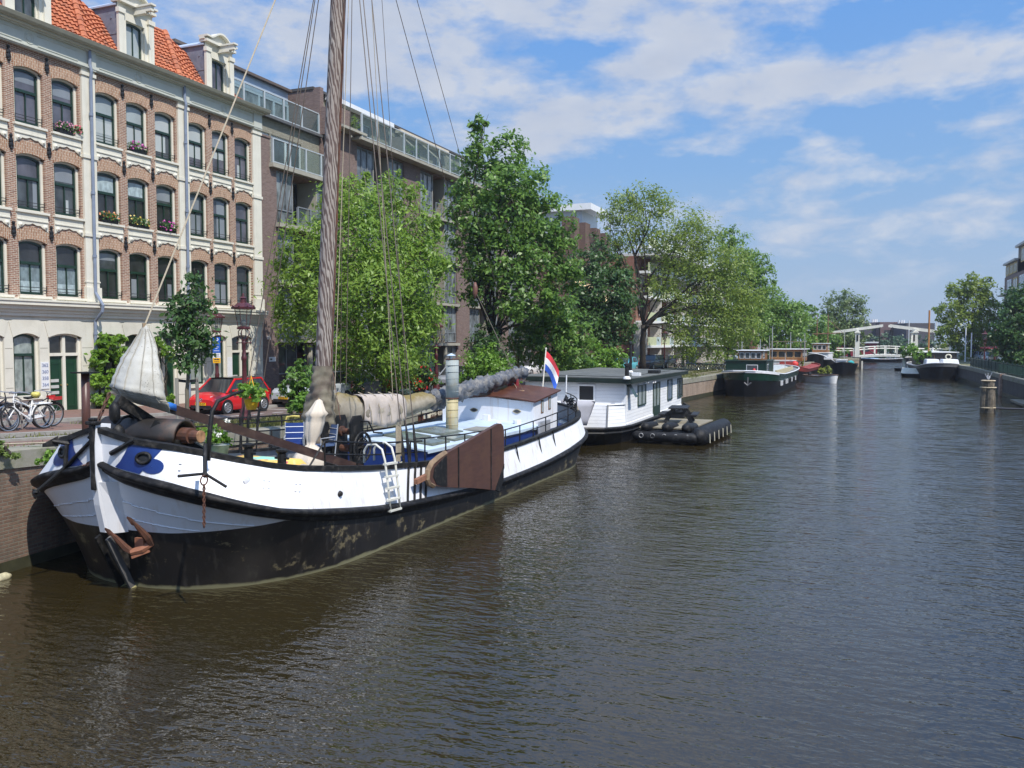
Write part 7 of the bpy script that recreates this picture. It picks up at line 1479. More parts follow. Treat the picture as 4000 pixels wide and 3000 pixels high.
def raft():
    T = thing('raft', 'black floating platform ringed with inflated tubes beside the houseboat', 'raft', (-8.2, 42, 0)); rb = mat('black_rubber', (.009, .009, .010), .6, .3, 4, dirt=((.045, .045, .044), .35, 5), bump=1.0, bscale=6, spec=.3); dk = mat('raft_deck', (.24, .21, .15), .85, .15, 2, stretch=(1, 6, 1))
    mb = MB(); a, b, c, d = PZ(2490, 1672, .62), PZ(2700, 1712, .55), PZ(2808, 1655, .6), PZ(2600, 1628, .66); a, b = Vector((-9.7, 39.9, .6)), Vector((-7.0, 39.9, .6)); c, d = Vector((-6.75, 45.2, .6)), Vector((-9.7, 45.2, .6))
    mb.hexa([a-Vector((0, 0, .7)), b-Vector((0, 0, .7)), c-Vector((0, 0, .7)), d-Vector((0, 0, .7)), a, b, c, d]); base = mb.build('float', rb, T)
    mb = MB(); z = .66; mb.hexa([(a.x, a.y+.3, z), (b.x-.2, b.y+.3, z), (c.x-.2, c.y, z), (d.x, d.y, z), (a.x, a.y+.3, z+.06), (b.x-.2, b.y+.3, z+.06), (c.x-.2, c.y, z+.06), (d.x, d.y, z+.06)]); mb.build('deck', dk, T)
    def tubes(p, q, r, nm): mb = MB(); p, q = Vector(p), Vector(q); e = (q-p).normalized(); mb.tube([p, p+e*r*.4, p+e*r, q-e*r, q-e*r*.4, q], [r*.2, r*.75, r, r, r*.75, r*.2], 12); return mb.build(nm, rb, T, smooth=True)
    for x in (-9.3, -8.3, -7.35): tubes((x, 39.5, .78), (x+.1, 41.5, .66), .24, 'fender_tube')
    tubes((-6.75, 39.3, .42), (-6.35, 45.4, .42), .42, 'side_tube'); tubes((-9.9, 39.55, .35), (-6.7, 39.45, .35), .24, 'front_tube')
    for i in range(5): mb = MB(); x = -9.4+i*.55; mb.torus((x, 39.30, .40), .10, .02, 10, 4, ax='y'); mb.build('strap_ring', mat('grey_ring', (.25, .25, .25), .5), T)
    for i in range(6): mb = MB(); y = 39.8+i*.95; x = -6.30+.066*(y-39.3); mb.tube([(x, y, .55), (x+.02, y, .12)], .03, 5); mb.build('tie_rope', mat('yellowed_rope', (.45, .42, .32), .9), T)
    P = PD(2560, 1628, 43.6); P.z = .74; P = Vector((-8.35, 43.2, .74)); T2 = thing('picnic_table', 'black picnic table with attached benches on the raft', 'picnic table', P, .1); bk = mat('black_stain_wood', (.018, .018, .02), .6, .3, 5)
    for i in range(5): mb = MB(); x = -.38+i*.19; mb.box(x-.088, -.95, .72, x+.088, .95, .78); mb.build('table_plank', bk, T2, local=True)
    for s in (1, -1): mb = MB(); mb.box(s*.64, -.95, .40, s*.97, .95, .46); mb.build('bench', bk, T2, local=True)
    for y in (-.65, .65):
        mb = MB(); mb.beam((-.9, y, .38), (.9, y, .38), .07, .13, up=(0, 0, 1)); mb.build('cross_bar', bk, T2, local=True)
        for s in (1, -1): mb = MB(); mb.beam((s*.68, y, 0), (s*.24, y, .74), .07, .16); mb.build('leg', bk, T2, local=True)
raft()
# ================================================================ OTHER BOATS
def hull_mesh(L, B, bow, mid, stern, bluff=2.4, bluff_s=2.4, rows=7, zs=None):
    """plan with full ends; returns list of stations (y, half-beam, deck height), bow at -L/2"""
    S = []
    for i in range(25):
        q = i/24; y = -L/2+L*(.5-.5*math.cos(q*math.pi)); u = (y+L/2)/L
        e = 1
        if u < .28: e = (1-(1-u/.28)**bluff)**(1/bluff)
        if u > .80: e = min(e, (max(0, 1-((u-.80)/.20)**bluff_s))**(1/bluff_s))
        z = mid+(bow-mid)*max(0, 1-u/.4)**2+(stern-mid)*max(0, (u-.6)/.4)**2; S.append((y, B/2*e, z))
    return S
def boat(name, label, cat, loc, rz, L, B, bow, mid, stern, hull_m, strake_m=None, rail_m=None, deck_m=None, bluff=2.4, bluff_s=2.4, flare=.75, group=None, strake=.3):
    T = thing(name, label, cat, loc, rz, group); S = hull_mesh(L, B, bow, mid, stern, bluff, bluff_s)
    def line(f, w, off=0): return lambda y, b, z: None
    mb = MB()
    def row(s, frac, sg): y, b, z = s; k = flare+(1-flare)*frac; return (sg*b*k, y*(1-.03*(1-frac)), z*frac if frac >= 0 else -.5)
    hi = 1-strake if strake_m else 1
    for sg in (1, -1): mb.grid([[row(s, f, sg) for s in S] for f in (-.3, 0, .4*hi, .75*hi, hi)])
    mb.build('hull', hull_m, T, local=True, smooth=True)
    if strake_m:
        mb = MB()
        for sg in (1, -1): mb.grid([[(lambda p: (p[0]+sg*.03*(1 if s[1] > .05 else 0), p[1], p[2]))(row(s, f, sg)) for s in S] for f in (hi, hi+.01, (1+hi)/2, 1)])
        mb.build('strake', strake_m, T, local=True, smooth=True)
    mb = MB(); mb.grid([[(q*b*.985, y, z-.12+.05*(1-q*q)) for y, b, z in S] for q in (-1, -.5, 0, .5, 1)]); mb.build('deck', deck_m or TAR, T, local=True)
    mb = MB()
    for sg in (1, -1): mb.tube([(sg*b, y, z) for y, b, z in S], .06, 5)
    mb.build('gunwale', rail_m or TAR, T, local=True); T['_'] = 0; del T['_']; return T
def cabin(T, x0, x1, y0, y1, z0, z1, m, roof, name='cabin', over=.1, wins=(), wm=None, frame=None, camber=.0):
    mb = MB(); mb.box(x0, y0, z0, x1, y1, z1); c = mb.build(name, m, T, local=True); mb = MB(); mb.box(x0-over, y0-over, z1, x1+over, y1+over, z1+.09); mb.build('roof', roof, c, local=True, bevel=.03)
    for (face, a, b, za, zb) in wins:
        for k, (ins, mm, d) in enumerate(((0, frame or WHT, .012), (.05, wm or G_MID, .02))):
            mb = MB(); a_, b_, c_, d_ = a+ins, b-ins, za+ins, zb-ins
            if face == 'f': mb.box(a_, y0-d, c_, b_, y0-.002, d_)
            elif face == 'r': mb.box(x1+.002, a_, c_, x1+d, b_, d_)
            elif face == 'l': mb.box(x0-d, a_, c_, x0-.002, b_, d_)
            if k == 0: f = mb.build('window_frame', mm, c, local=True)
            else: mb.build('pane', mm, c, local=True)
    return c
def green_barge():
    GB = mat('bottle_green', (.006, .035, .020), .25, .25, 2); BKH = mat('barge_black', (.007, .007, .008), .5, .3, 2, spec=.22); DG = mat('cabin_green', (.006, .028, .018), .3, .2, 3); WD = mat('warm_wood', (.24, .105, .035), .45, .25, 4, stretch=(1, 1, .3)); WR = mat('white_rail', (.72, .73, .75), .4, .05, 3)
    T = boat('barge', 'large bottle green and black barge with a small wooden wheelhouse on the sunny quay', 'barge', (-8.6, 88.2, 0), -.035, 25, 5.2, 2.25, 1.75, 2.1, BKH, GB, WR, mat('barge_deck', (.2, .2, .19), .8), bluff=3.0, strake=.36, flare=.86)
    mb = MB(); S = [s for s in hull_mesh(25, 5.2, 2.25, 1.75, 2.1, 3.0) if s[0] < -8]
    for sg in (1, -1): mb.grid([[(sg*(b+.05), y, z-dz) for y, b, z in S] for dz in (-.07, .16)])
    mb.build('white_bulwark', WR, T, local=True)
    cabin(T, -1.9, 1.6, -10.6, -5.5, 1.6, 3.05, DG, DG, wins=(('f', -.1, .9, 2.05, 2.75), ('r', -9.9, -9.0, 2.1, 2.8)), wm=G_MID); wh = cabin(T, -.95, 1.15, -9.7, -6.4, 3.1, 3.95, WD, WR, 'wheelhouse', .18, wins=[('f', -.85+i*.49, -.42+i*.49, 3.28, 3.82) for i in range(4)]+[('r', -9.5, -8.2, 3.3, 3.82)], wm=G_MID)
    mb = MB(); mb.lathe([(0, -.12), (.15, 0), (.12, .22), (0, .3)], (.62, -10.9, 2.15), 8); mb.build('red_buoy', mat('red_buoy', (.6, .03, .03), .5), T, local=True, smooth=True)
    mb = MB(); mb.grid([[(x, y, 1.8+.45*(1-(x/1.9)**2)) for x in (-1.9, -1, 0, 1, 1.9)] for y in (-5, 0, 5, 9.5)]); mb.poly([(x, -5, 1.8+.45*(1-(x/1.9)**2)) for x in (-1.9, -1, 0, 1, 1.9)]); mb.build('hold_cover', mat('grey_hatch', (.42, .44, .43), .6), T, local=True)
    mb = MB(); mb.box(1.75, -5.5, 1.6, 1.9, 9, 2.1); mb.build('coaming', mat('cream_coaming', (.5, .44, .28), .6), T, local=True)
    for i, y in enumerate((-7.4, -6.6, -3.6, -2.4, 1.5, 5)): mb = MB(); mb.box(2.53 if y > -5 else 2.50, y-.17, .78, 2.6, y+.17, 1.22); f = mb.build('porthole', WR, T, local=True)
    mb = MB(); mb.tube([(.35, -12.62, 1.72), (.35, -12.7, 1.1)], .05, 6); mb.tube([(.05, -12.72, 1.25), (.35, -12.72, 1.0), (.65, -12.72, 1.25)], .07, 6); mb.build('bow_anchor', mat('grey_anchor', (.12, .12, .13), .5), T, local=True)
    for (x, y, h) in ((1.5, -5.8, 6.2), (-1.2, -6.2, 4.8), (.9, -9.3, 5.0), (1.6, 4, 3.6)): mb = MB(); mb.tube([(x, y, 1.7), (x, y, h)], .035, 5); mb.build('pole', mat('grey_pole', (.35, .36, .38), .4), T, local=True)
    mb = MB(); mb.tube([(-2.2, -11.9, 2.2), (-4.5, -12.6, 1.9)], .03, 5); mb.tube([(.2, -12.5, 2.2), (-4.6, -13.0, 1.85)], .03, 5); mb.build('mooring_lines', ROPE, T, local=True)
green_barge()
def red_barge():
    BKH = MATS['barge_black']; RD = mat('oxide_red', (.30, .045, .035), .5, .2, 3); WD = MATS['warm_wood']; WR = MATS['white_rail']
    T = boat('barge', 'black barge with an oxide red deck edge and a long varnished wheelhouse', 'barge', (-7.4, 116.5, 0), -.07, 24, 4.4, 2.1, 1.35, 1.7, BKH, RD, RD, RD, bluff=2.2, strake=.3)
    cabin(T, -2.3, .7, -6.0, -1.0, 1.3, 2.35, WR, WR, 'white_cabin'); cabin(T, -2.6, 1.4, -4.5, .5, 2.3, 3.75, WD, WR, 'wheelhouse', .3, wins=[('f', -2.45+i*.97, -1.6+i*.97, 2.75, 3.55) for i in range(4)]+[('r', -4.1, -2.2, 2.7, 3.5), ('r', -1.9, .2, 2.7, 3.5)], wm=G_DARK, frame=mat('pale_wood_frame', (.5, .32, .15), .5))
    mb = MB(); mb.lathe([(0, -.3), (.42, -.05), (.4, .3), (.15, .5), (0, .55)], (1.1, -8.6, 1.9), 10); mb.build('red_cover', mat('red_cover', (.6, .05, .04), .6), T, local=True, smooth=True)
    mb = MB(); mb.box(-.6, -9.2, 1.75, .9, -7.4, 2.3); mb.build('red_hatch', RD, T, local=True)
    mb = MB()
    for x in (-2.4, -.6, 1.2):
        for y in (-4.2, .2): mb.tube([(x, y, 3.8), (x, y, 4.75)], .04, 5)
    for x in (-2.4, -.6, 1.2): mb.tube([(x, -4.3, 4.75), (x, .3, 4.75)], .04, 5)
    for y in (-4.2, .2): mb.tube([(-2.5, y, 4.75), (1.3, y, 4.75)], .04, 5)
    mb.build('pergola', mat('pergola_wood', (.18, .14, .10), .8), T, local=True)
    for (x, y, h) in ((-2.5, -5, 5.5), (2, -7, 5.8), (-.5, -1, 6.0)): mb = MB(); mb.tube([(x, y, 1.8), (x, y, h)], .04, 5); mb.build('pole', MATS['grey_pole'], T, local=True)
    leaf_cloud('deck_plant', [(wmat(T) @ Vector((.9, -5.2, 2.2)), .4), (wmat(T) @ Vector((1.4, -3.6, 2.1)), .4)], 260, .12, LM3, T)
red_barge()
def small_boats():
    WR = MATS['white_rail']; BKH = MATS['barge_black']
    T = boat('rowing_boat', 'small white planked open boat with an outboard beside the red barge', 'rowing boat', PZ(3200, 1494, 0)+Vector((.2, .6, 0)), .6, 5.6, 2.2, 1.0, .75, .8, mat('grey_white_planks', (.72, .73, .74), .6, .12, 3, stretch=(1, 1, 6)), None, mat('brown_gunwale', (.10, .06, .04), .6), mat('boat_inside', (.12, .09, .07), .8), bluff=1.7)
    mb = MB(); mb.box(-.15, 2.3, .4, .15, 2.6, 1.05); mb.build('outboard', BLACKI, T, local=True, bevel=.05)
    for y in (-.8, .6): mb = MB(); mb.box(-.7, y-.12, .42, .7, y+.12, .47); mb.build('thwart', MATS['brown_gunwale'], T, local=True)
    T = boat('tug_boat', 'black bowed tug with white upperworks and brown masts behind the red barge', 'boat', (-4.9, 140.0, 0), -.08, 19, 4.4, 3.0, 1.6, 1.9, mat('tug_black', (.008, .008, .009), .5, spec=.2), None, WR, TAR, bluff=1.9); cabin(T, -1.4, 1.4, -5, 1, 1.6, 3.0, WR, WR, 'deckhouse'); cabin(T, -1.1, 1.1, -3.4, -.6, 3.05, 4.4, MATS['warm_wood'], WR, 'wheelhouse', .2, wins=[('f', -.95+i*.65, -.4+i*.65, 3.5, 4.2) for i in range(3)]+[('r', -3.1, -1, 3.5, 4.2)], wm=G_DARK)
    RU = mat('brown_spar', (.20, .09, .05), .6)
    for x in (-.75, .85): mb = MB(); mb.tube([(x, -1, 3.0), (x, -1, 8.0)], .08, 6); mb.tube([(x, -1, 8.0), (x, -1, 9.0)], .05, 6); mb.build('spar', RU, T, local=True)
    mb = MB(); mb.tube([(-1.4, -1, 5.9), (2.6, -1, 6.05)], .07, 5); mb.tube([(.85, -1, 8.2), (3.0, -.5, 6.0)], .03, 4); mb.build('cross_spar', RU, T, local=True)
    p = wmat(T) @ Vector((1.35, -9.0, 2.25)); [(mb := MB(), mb.box(1.2+.0*k, -8.6+.24*k, 2.12, 1.78+.09*k, -8.46+.24*k, 2.42), mb.build('name_letter', WR, T, local=True)) for k in range(5)]
    T = boat('barge', 'black open boat with a teal cover and thin mast near the drawbridge', 'boat', (-1.6, 136.0, 0), -.03, 9, 3.6, 1.75, 1.3, 1.4, mat('flat_black', (.005, .005, .006), .6, spec=.15), None, TAR, TAR, bluff=1.8)
    mb = MB(); mb.lathe([(.5, 0), (.45, .5), (.1, .7), (0, .7)], (.9, -1.2, 1.25), 10); mb.build('teal_cover', mat('teal_cover', (.03, .35, .36), .6), T, local=True); mb = MB(); mb.tube([(-.1, 0, 1), (-.1, 0, 6.4)], .05, 6); mb.build('thin_mast', mat('pale_mast', (.5, .5, .48), .5), T, local=True); cabin(T, -1.2, .2, 0, 3, 1.3, 1.9, WR, WR)
    T = thing('floating_planter', 'floating planter full of tall yellow green reeds beside the tug', 'planter', PZ(3218, 1466, 0)); p = T.location; mb = MB(); mb.box(p.x-1.2, p.y-1, -.1, p.x+1.2, p.y+1, .25); mb.build('float', TAR, T); leaf_cloud('reeds', [(p+Vector((-.35, 0, .7)), .6), (p+Vector((.4, 0, .65)), .6)], 700, .14, leaf_mat('reed_leaf', (.16, .22, .03), (.42, .46, .08)), T)
    # right bank
    T = boat('barge', 'black barge with white covers and a lifebuoy on the right bank', 'barge', (9.55, 128.0, 0), .05, 21, 4.9, 2.1, 1.5, 1.8, mat('round_bow_black', (.006, .006, .007), .5, spec=.2), mat('strake_grey', (.14, .14, .14), .5), mat('rail_white2', (.6, .6, .58), .5), mat('grey_boat_deck', (.2, .2, .2), .7), bluff=2.7, strake=.22)
    cv = mat('white_cover', (.70, .71, .74), .7, .05, 3)
    for x0, x1 in ((-1.75, -.1), (.1, 2.1)): mb = MB(); mb.hexa([(x0, -8.3, 1.75), (x1, -8.3, 1.75), (x1, -5.2, 1.75), (x0, -5.2, 1.75), (x0+.12, -8.0, 2.5), (x1-.12, -8.0, 2.5), (x1-.12, -5.4, 2.5), (x0+.12, -5.4, 2.5)]); mb.build('cover', cv, T, local=True, bevel=.08)
    c = cabin(T, -2.1, 2.3, -4.6, 4, 1.6, 3.3, mat('dark_cabin', (.03, .025, .022), .5), mat('pale_roof', (.6, .6, .58), .6), 'deckhouse', .25, wins=(('f', -1.4, -.3, 2.3, 3.0),), wm=G_DARK, frame=MATS['warm_wood'])
    mb = MB(); mb.torus((1.3, -4.72, 2.75), .32, .10, 18, 8, ax='y'); mb.build('lifebuoy', mat('cream_lifebuoy', (.7, .66, .52), .5), T, local=True, smooth=True); mb = MB(); mb.tube([(-.85, -3, 2), (-.85, -3, 8.9)], .11, 8); mb.build('orange_mast', mat('orange_mast', (.40, .17, .05), .5), T, local=True)
    W = wmat(T); leaf_cloud('deck_plants', [(W @ Vector((-2.2, -5, 2.8)), .7), (W @ Vector((-2.6, -3.5, 3.6)), .9), (W @ Vector((-3.3, -2, 3.7)), .9), (W @ Vector((-1.3, -4.9, 3.4)), .5)], 1300, .16, LM8, T)
    mb = MB(); mb.lathe([(.25, 0), (.3, .6), (.12, 1.1), (.08, 1.4), (0, 1.45)], PD(3643, 1386, 128)-Vector((0, 0, .3)), 8); tag(mb.build('white_parasol', WHT), 'small folded white parasol above the right bank barge', 'parasol')
    T = boat('covered_dinghy', 'small dinghy under a cream cover beside the right bank barge', 'dinghy', PZ(3575, 1474, 0)+Vector((0, .8, 0)), 1.15, 3.4, 1.9, .55, .4, .45, MATS['flat_black'], None, TAR, TAR, bluff=1.8); mb = MB(); S = hull_mesh(3.4, 1.9, .55, .4, .45, 1.8); mb.grid([[(q*b*1.05, y, z+.08+.75*(1-q*q)*min(1, b/.4)) for y, b, z in S] for q in (-1, -.6, -.2, .2, .6, 1)]); mb.build('cream_cover', mat('cream_cover', (.78, .75, .66), .8, .1, 2), T, local=True, smooth=True)
    T = boat('open_boat', 'low dark open boat left of the cream covered dinghy', 'boat', PZ(3552, 1450, 0)+Vector((0, 1, 0)), 1.2, 4.5, 1.6, .5, .35, .4, MATS['flat_black'], None, TAR, TAR, bluff=1.8)
    T = boat('sloop', 'pale blue covered sloop moored beyond the drawbridge', 'boat', (2.2, 214, 0), 1.3, 6, 2.2, .6, .5, .5, WR, None, WR, TAR, bluff=1.8); mb = MB(); S = hull_mesh(6, 2.2, .6, .5, .5, 1.8); mb.grid([[(q*b, y, z+.3*(1-q*q)*min(1, b)) for y, b, z in S] for q in (-1, -.5, 0, .5, 1)]); mb.build('blue_cover', mat('sky_blue_cover', (.18, .42, .70), .6), T, local=True)
    T = boat('sloop', 'dark sloop moored beyond the middle of the drawbridge', 'boat', (5.2, 210, 0), 1.4, 9, 2.6, .9, .7, .8, MATS['flat_black'], None, WR, MATS['warm_wood'], bluff=1.8)
    # wooden dolphin with a rail of pipe
    P = PZ(3857, 1612, 0); T = thing('mooring_dolphin', 'bundle of weathered timber piles bound with rope standing in the water', 'mooring piles', P); pw_ = mat('grey_pile_wood', (.17, .14, .10), .9, .35, 5, stretch=(1, 1, .15), dirt=((.05, .045, .035), .6, 4)); r = .24
    for k in range(4): a = k*math.pi/2+.4; mb = MB(); x, y = P.x+.27*math.cos(a), P.y+.27*math.sin(a); mb.tube([(x, y, -1), (x, y, .9), (x-.1*math.cos(a), y-.1*math.sin(a), 2.12+.04*k)], [r, r, r*.95], 10); mb.build('pile', pw_, T, smooth=False)
    for z in (1.72, .35): mb = MB(); mb.torus((P.x, P.y, z), .47, .045, 20, 6, ax='z'); mb.build('rope_band', mat('pale_band', (.5, .42, .28), .8), T)
    mb = MB(); mb.lathe([(.44, 2.14), (.46, 2.18), (.40, 2.22), (0, 2.23)], (P.x, P.y, 0), 14); mb.build('cap', mat('pile_cap', (.45, .36, .24), .9), T)
    g = mat('gull_grey', (.55, .56, .58), .6); mb = MB()
    for k in range(7): a = k*.9; mb.tube([(P.x, P.y, 2.2), (P.x+.3*math.cos(a)*(.4+.1*k), P.y+.2*math.sin(a), 2.45+.05*k)], .02, 4)
    mb.build('cable_ends', g, T)
    mb = MB(); mb.tube([P+Vector((.4, -.1, .33)), P+Vector((7, -1.5, .35))], .07, 6); tag(mb.build('floating_boom', mat('dark_boom', (.05, .05, .06), .5)), 'dark floating beam fixed to the timber piles', 'beam')
    a = PZ(3975, 1567, .25); T = thing('jetty', 'small timber landing stage at the right edge', 'jetty', a); mb = MB(); mb.box(a.x-.3, a.y-4, .15, a.x+6, a.y+1.5, .3); mb.box(a.x-.2, a.y-3.9, -.6, a.x+.1, a.y-3.6, .15); mb.build('deck', mat('jetty_wood', (.22, .19, .14), .9, .3, 3), T)
    mb = MB(); q = PZ(3982, 1500, 1.0); mb.box(12.0, q.y-.4, -.5, 12.5, q.y+.4, 1.9); mb.build('brick_pier', BR, T)
small_boats()
# ================================================================ RIGHT BANK
def right_bank():
    RG = mat('railing_green', (.015, .045, .035), .4, .2, 4); T = thing('railing', 'dark green iron railing on top of the right quay wall', 'railing', (12.6, 90, 1.8)); mb = MB(); y = 72.0
    while y < 113: mb.box(12.5, y-.02, 1.85, 12.54, y+.02, 2.85); y += .22 if y < 92 else .5
    for z in (1.98, 2.82): mb.box(12.49, 72, z-.03, 12.55, 113, z+.03)
    mb.build('bars', RG, T); mb = MB(); y = 72
    while y < 113: mb.box(12.46, y-.05, 1.8, 12.58, y+.05, 2.95); y += 2.4
    mb.build('posts', RG, T); mb = MB(); mb.box(12.51, 92, 2.0, 12.53, 113, 2.78); mb.build('mesh_panel', mat('green_mesh', (.02, .06, .05), .6), T)
    # apartment block top right
    X = 25.0; T = thing('apartment_building', 'brown apartment block with yellow framed top windows at the right edge', 'building', (X+6, 168, 1.8)); mb = MB(); mb.box(X, 120, 1.8, X+14, 179, 16.4); mb.build('wall', DBR, T); YL = mat('yellow_panel', (.50, .36, .12), .6)
    mb = MB(); mb.box(X+.1, 160, 16.4, X+12, 178.5, 18.6); mb.box(X+.1, 120, 16.4, X+12, 166, 20.6); u = mb.build('penthouse', mat('brown_grey_panel', (.16, .13, .11), .7), T); mb = MB(); mb.box(X-.35, 120, 20.6, X+13, 166.6, 21.0); mb.box(X-.35, 166.7, 18.6, X+13, 179.2, 18.95); mb.build('roof', mat('pale_roof_edge', (.45, .44, .42), .6), T)
    for i in range(5): flat_window_l(T, X+.08, 121+i*8.6, 128.5+i*8.6, 18.0, 20.2, 5, YL)
    for i in range(3): flat_window_l(T, X+.08, 167+i*4, 170.2+i*4, 16.7, 18.3, 3, YL)
    for k in range(4):
        for i in range(9): flat_window_l(T, X-.02, 122+i*6.2, 126+i*6.2, 4.4+k*3, 6.6+k*3, 2, YL if i % 2 else WHT)
        mb = MB(); mb.box(X-1.2, 121, 3.9+k*3, X, 178, 4.1+k*3); mb.build('balcony_slab', SLAB, T)
    mb = MB()
    for y in (140, 141.5, 143): mb.tube([(X+2, y, 21), (X+2, y, 24)], .15, 6); mb.box(X+1.8, y-.2, 22.5, X+2.4, y+.2, 24)
    mb.build('roof_antenna', WHT, T)
    T = thing('kiosk', 'low pavilion with a red awning under the trees of the right bank', 'kiosk', (20, 128, 1.8)); mb = MB(); mb.box(17.5, 126, 1.8, 24, 134, 4.0); mb.build('wall', mat('kiosk_wall', (.2, .17, .14), .8), T); mb = MB(); mb.hexa([(16.0, 125.5, 3.8), (24.3, 125.5, 4.3), (24.3, 134.2, 4.3), (16.0, 134.2, 3.8), (16.0, 125.5, 3.95), (24.3, 125.5, 4.6), (24.3, 134.2, 4.6), (16.0, 134.2, 3.95)]); mb.build('awning', mat('red_awning', (.45, .03, .04), .7), T)
    for px, dp, h, lb in ((3770, 124, 5.0, 'thin white pole on the right bank left of the round tree trunk'), (3793, 120, 4.2, 'second white pole on the right bank right of the round tree trunk'), (3548, 165, 7.0, 'tall thin white flagpole by the right bridge tower'), (3655, 150, 6.5, 'white pole left of the orange mast')):
        Q = PD(px, 1400, dp); mb = MB(); mb.tube([(Q.x, Q.y, 1.7), (Q.x, Q.y, 1.8+h)], .09, 6); mb.lathe([(.13, 0), (.13, .1)], (Q.x, Q.y, 1.8), 8); tag(mb.build('pole', WHT), lb, 'pole')
    for i, (px, dp, s) in enumerate(((3738, 140, 1.0), (3720, 136, .8), (3750, 143, .9))): pass
    Q = PD(3735, 1392, 140); T = thing('parked_van', 'white delivery van under the round tree', 'van', (Q.x, Q.y, 1.8)); mb = MB(); mb.prism([(-2.6, .4), (2.4, .4), (2.6, .9), (2.2, 1.3), (1.5, 2.3), (-2.6, 2.4)], 'x', -.95, .95); mb.build('body', WHT, T, local=True, bevel=.1); mb = MB(); mb.prism([(1.62, 2.1), (2.12, 1.38), (1.2, 1.38), (1.2, 2.1)], 'x', -.96, .96); mb.build('cab_window', CGL, T, local=True)
    for y in (-1.7, 1.7):
        for s in (-.9, .9): mb = MB(); mb.lathe([(.34, -.1), (.34, .1)], (s, y, .34), 14, axis='x'); mb.build('wheel', TYRE, T, local=True)
def flat_window_l(T, X, ya, yb, za, zb_, n, frame):
    mb = MB()
    for i in range(n+1): y = ya+(yb-ya)*i/n; mb.box(X-.06, y-.12, za, X+.02, y+.12, zb_)
    for z in (za, zb_): mb.box(X-.06, ya, z-.12, X+.02, yb, z+.12)
    f = mb.build('window', frame, T); mb = MB(); mb.box(X-.03, ya, za, X+.0, yb, zb_); mb.build('pane', G_MID, f)
right_bank()
# ================================================================ DRAWBRIDGE
def bridge():
    WB = mat('bridge_white', (.80, .78, .70), .6, .08, 2, streak=((.3, .28, .22), .35)); Y0, Y1 = 162.5, 169.5; XL, XR = -.1, 9.7; zd = 2.35
    T = thing('drawbridge', 'white wooden double drawbridge across the far end of the canal', 'bridge', (4.8, 166, 0)); ab = mat('abutment_dark', (.045, .045, .04), .8, .3, 1.5)
    for x0, x1 in ((-.6, .75), (8.4, 10.6)): mb = MB(); mb.box(x0, 160.3, -1, x1, 171.5, zd-.4); mb.build('abutment', ab, T)
    for x in (.95, 8.2): mb = MB(); mb.box(x-.12, 160.6, -1, x+.12, 160.9, 1.3); mb.build('guide_pile', WB, T)
    mb = MB(); n = 12; mb.grid([[(XL+(XR-XL)*i/n, y, zd-.35+.35*math.sin(math.pi*i/n)+dz) for i in range(n+1)] for y, dz in ((Y0, -.28), (Y0, .1), (Y1, .1), (Y1, -.28), (Y0, -.28))]); mb.build('deck', WB, T)
    for y in (Y0+.1, Y1-.1):
        mb = MB()
        for h in (.75, 1.15): mb.tube([(-4+(17.6)*i/20, y, zd+.05+h+.35*max(0, math.sin(math.pi*(i/20*17.6-4-XL)/(XR-XL))) if XL < -4+17.6*i/20 < XR else zd+.05+h-.1) for i in range(21)], .07, 5)
        for i in range(11): x = -4+1.76*i; zz = zd-.2+.35*max(0, math.sin(math.pi*(x-XL)/(XR-XL))) if XL < x < XR else zd-.3; mb.box(x-.08, y-.08, zz-.2, x+.08, y+.08, zz+1.35)
        mb.build('handrail', WB, T)
    for x, s in ((.1, 1), (9.45, -1)):
        for y in (Y0+.2, Y1-.2): mb = MB(); mb.hexa([(x-.42, y-.3, 1.6), (x+.42, y-.3, 1.6), (x+.42, y+.3, 1.6), (x-.42, y+.3, 1.6), (x-.34, y-.25, 6.55), (x+.34, y-.25, 6.55), (x+.34, y+.25, 6.55), (x-.34, y+.25, 6.55)]); mb.box(x-.48, y-.38, 6.2, x+.48, y+.38, 6.45); mb.build('tower_post', WB, T)
        mb = MB(); mb.box(x-.2, Y0, 6.55, x+.2, Y1, 6.9); mb.build('portal_beam', WB, T)
        for y in (Y0+.5, Y1-.5):
            a, b = (x-s*4.2, y, 6.35), (x+s*4.15, y, 7.55); mb = MB(); mb.beam(a, b, .3, .42); bm = mb.build('balance_beam', WB, T)
            mb = MB(); mb.tube([(b[0]-s*.5, y, b[2]-.2), (b[0]-s*.45, y, zd)], .06, 5); mb.build('lift_chain', BLACKI, T)
        mb = MB(); mb.box(x-s*4.2-.4, Y0+.4, 5.9, x-s*4.2+.4, Y1-.4, 6.4); mb.build('counterweight', WB, T)
        for y in (Y0+.2, Y1-.2): mb = MB(); mb.tube([(x+s*.1, y, 4.6), (x+s*3.0, y, zd)], .09, 5); mb.build('brace', TAR, T)
    for x in (.1, 9.2): mb = MB(); mb.box(x-.14, Y0-.15, 4.8, x+.14, Y0+.0, 5.9); mb.build('bridge_signal', BLACKI, T)
bridge()
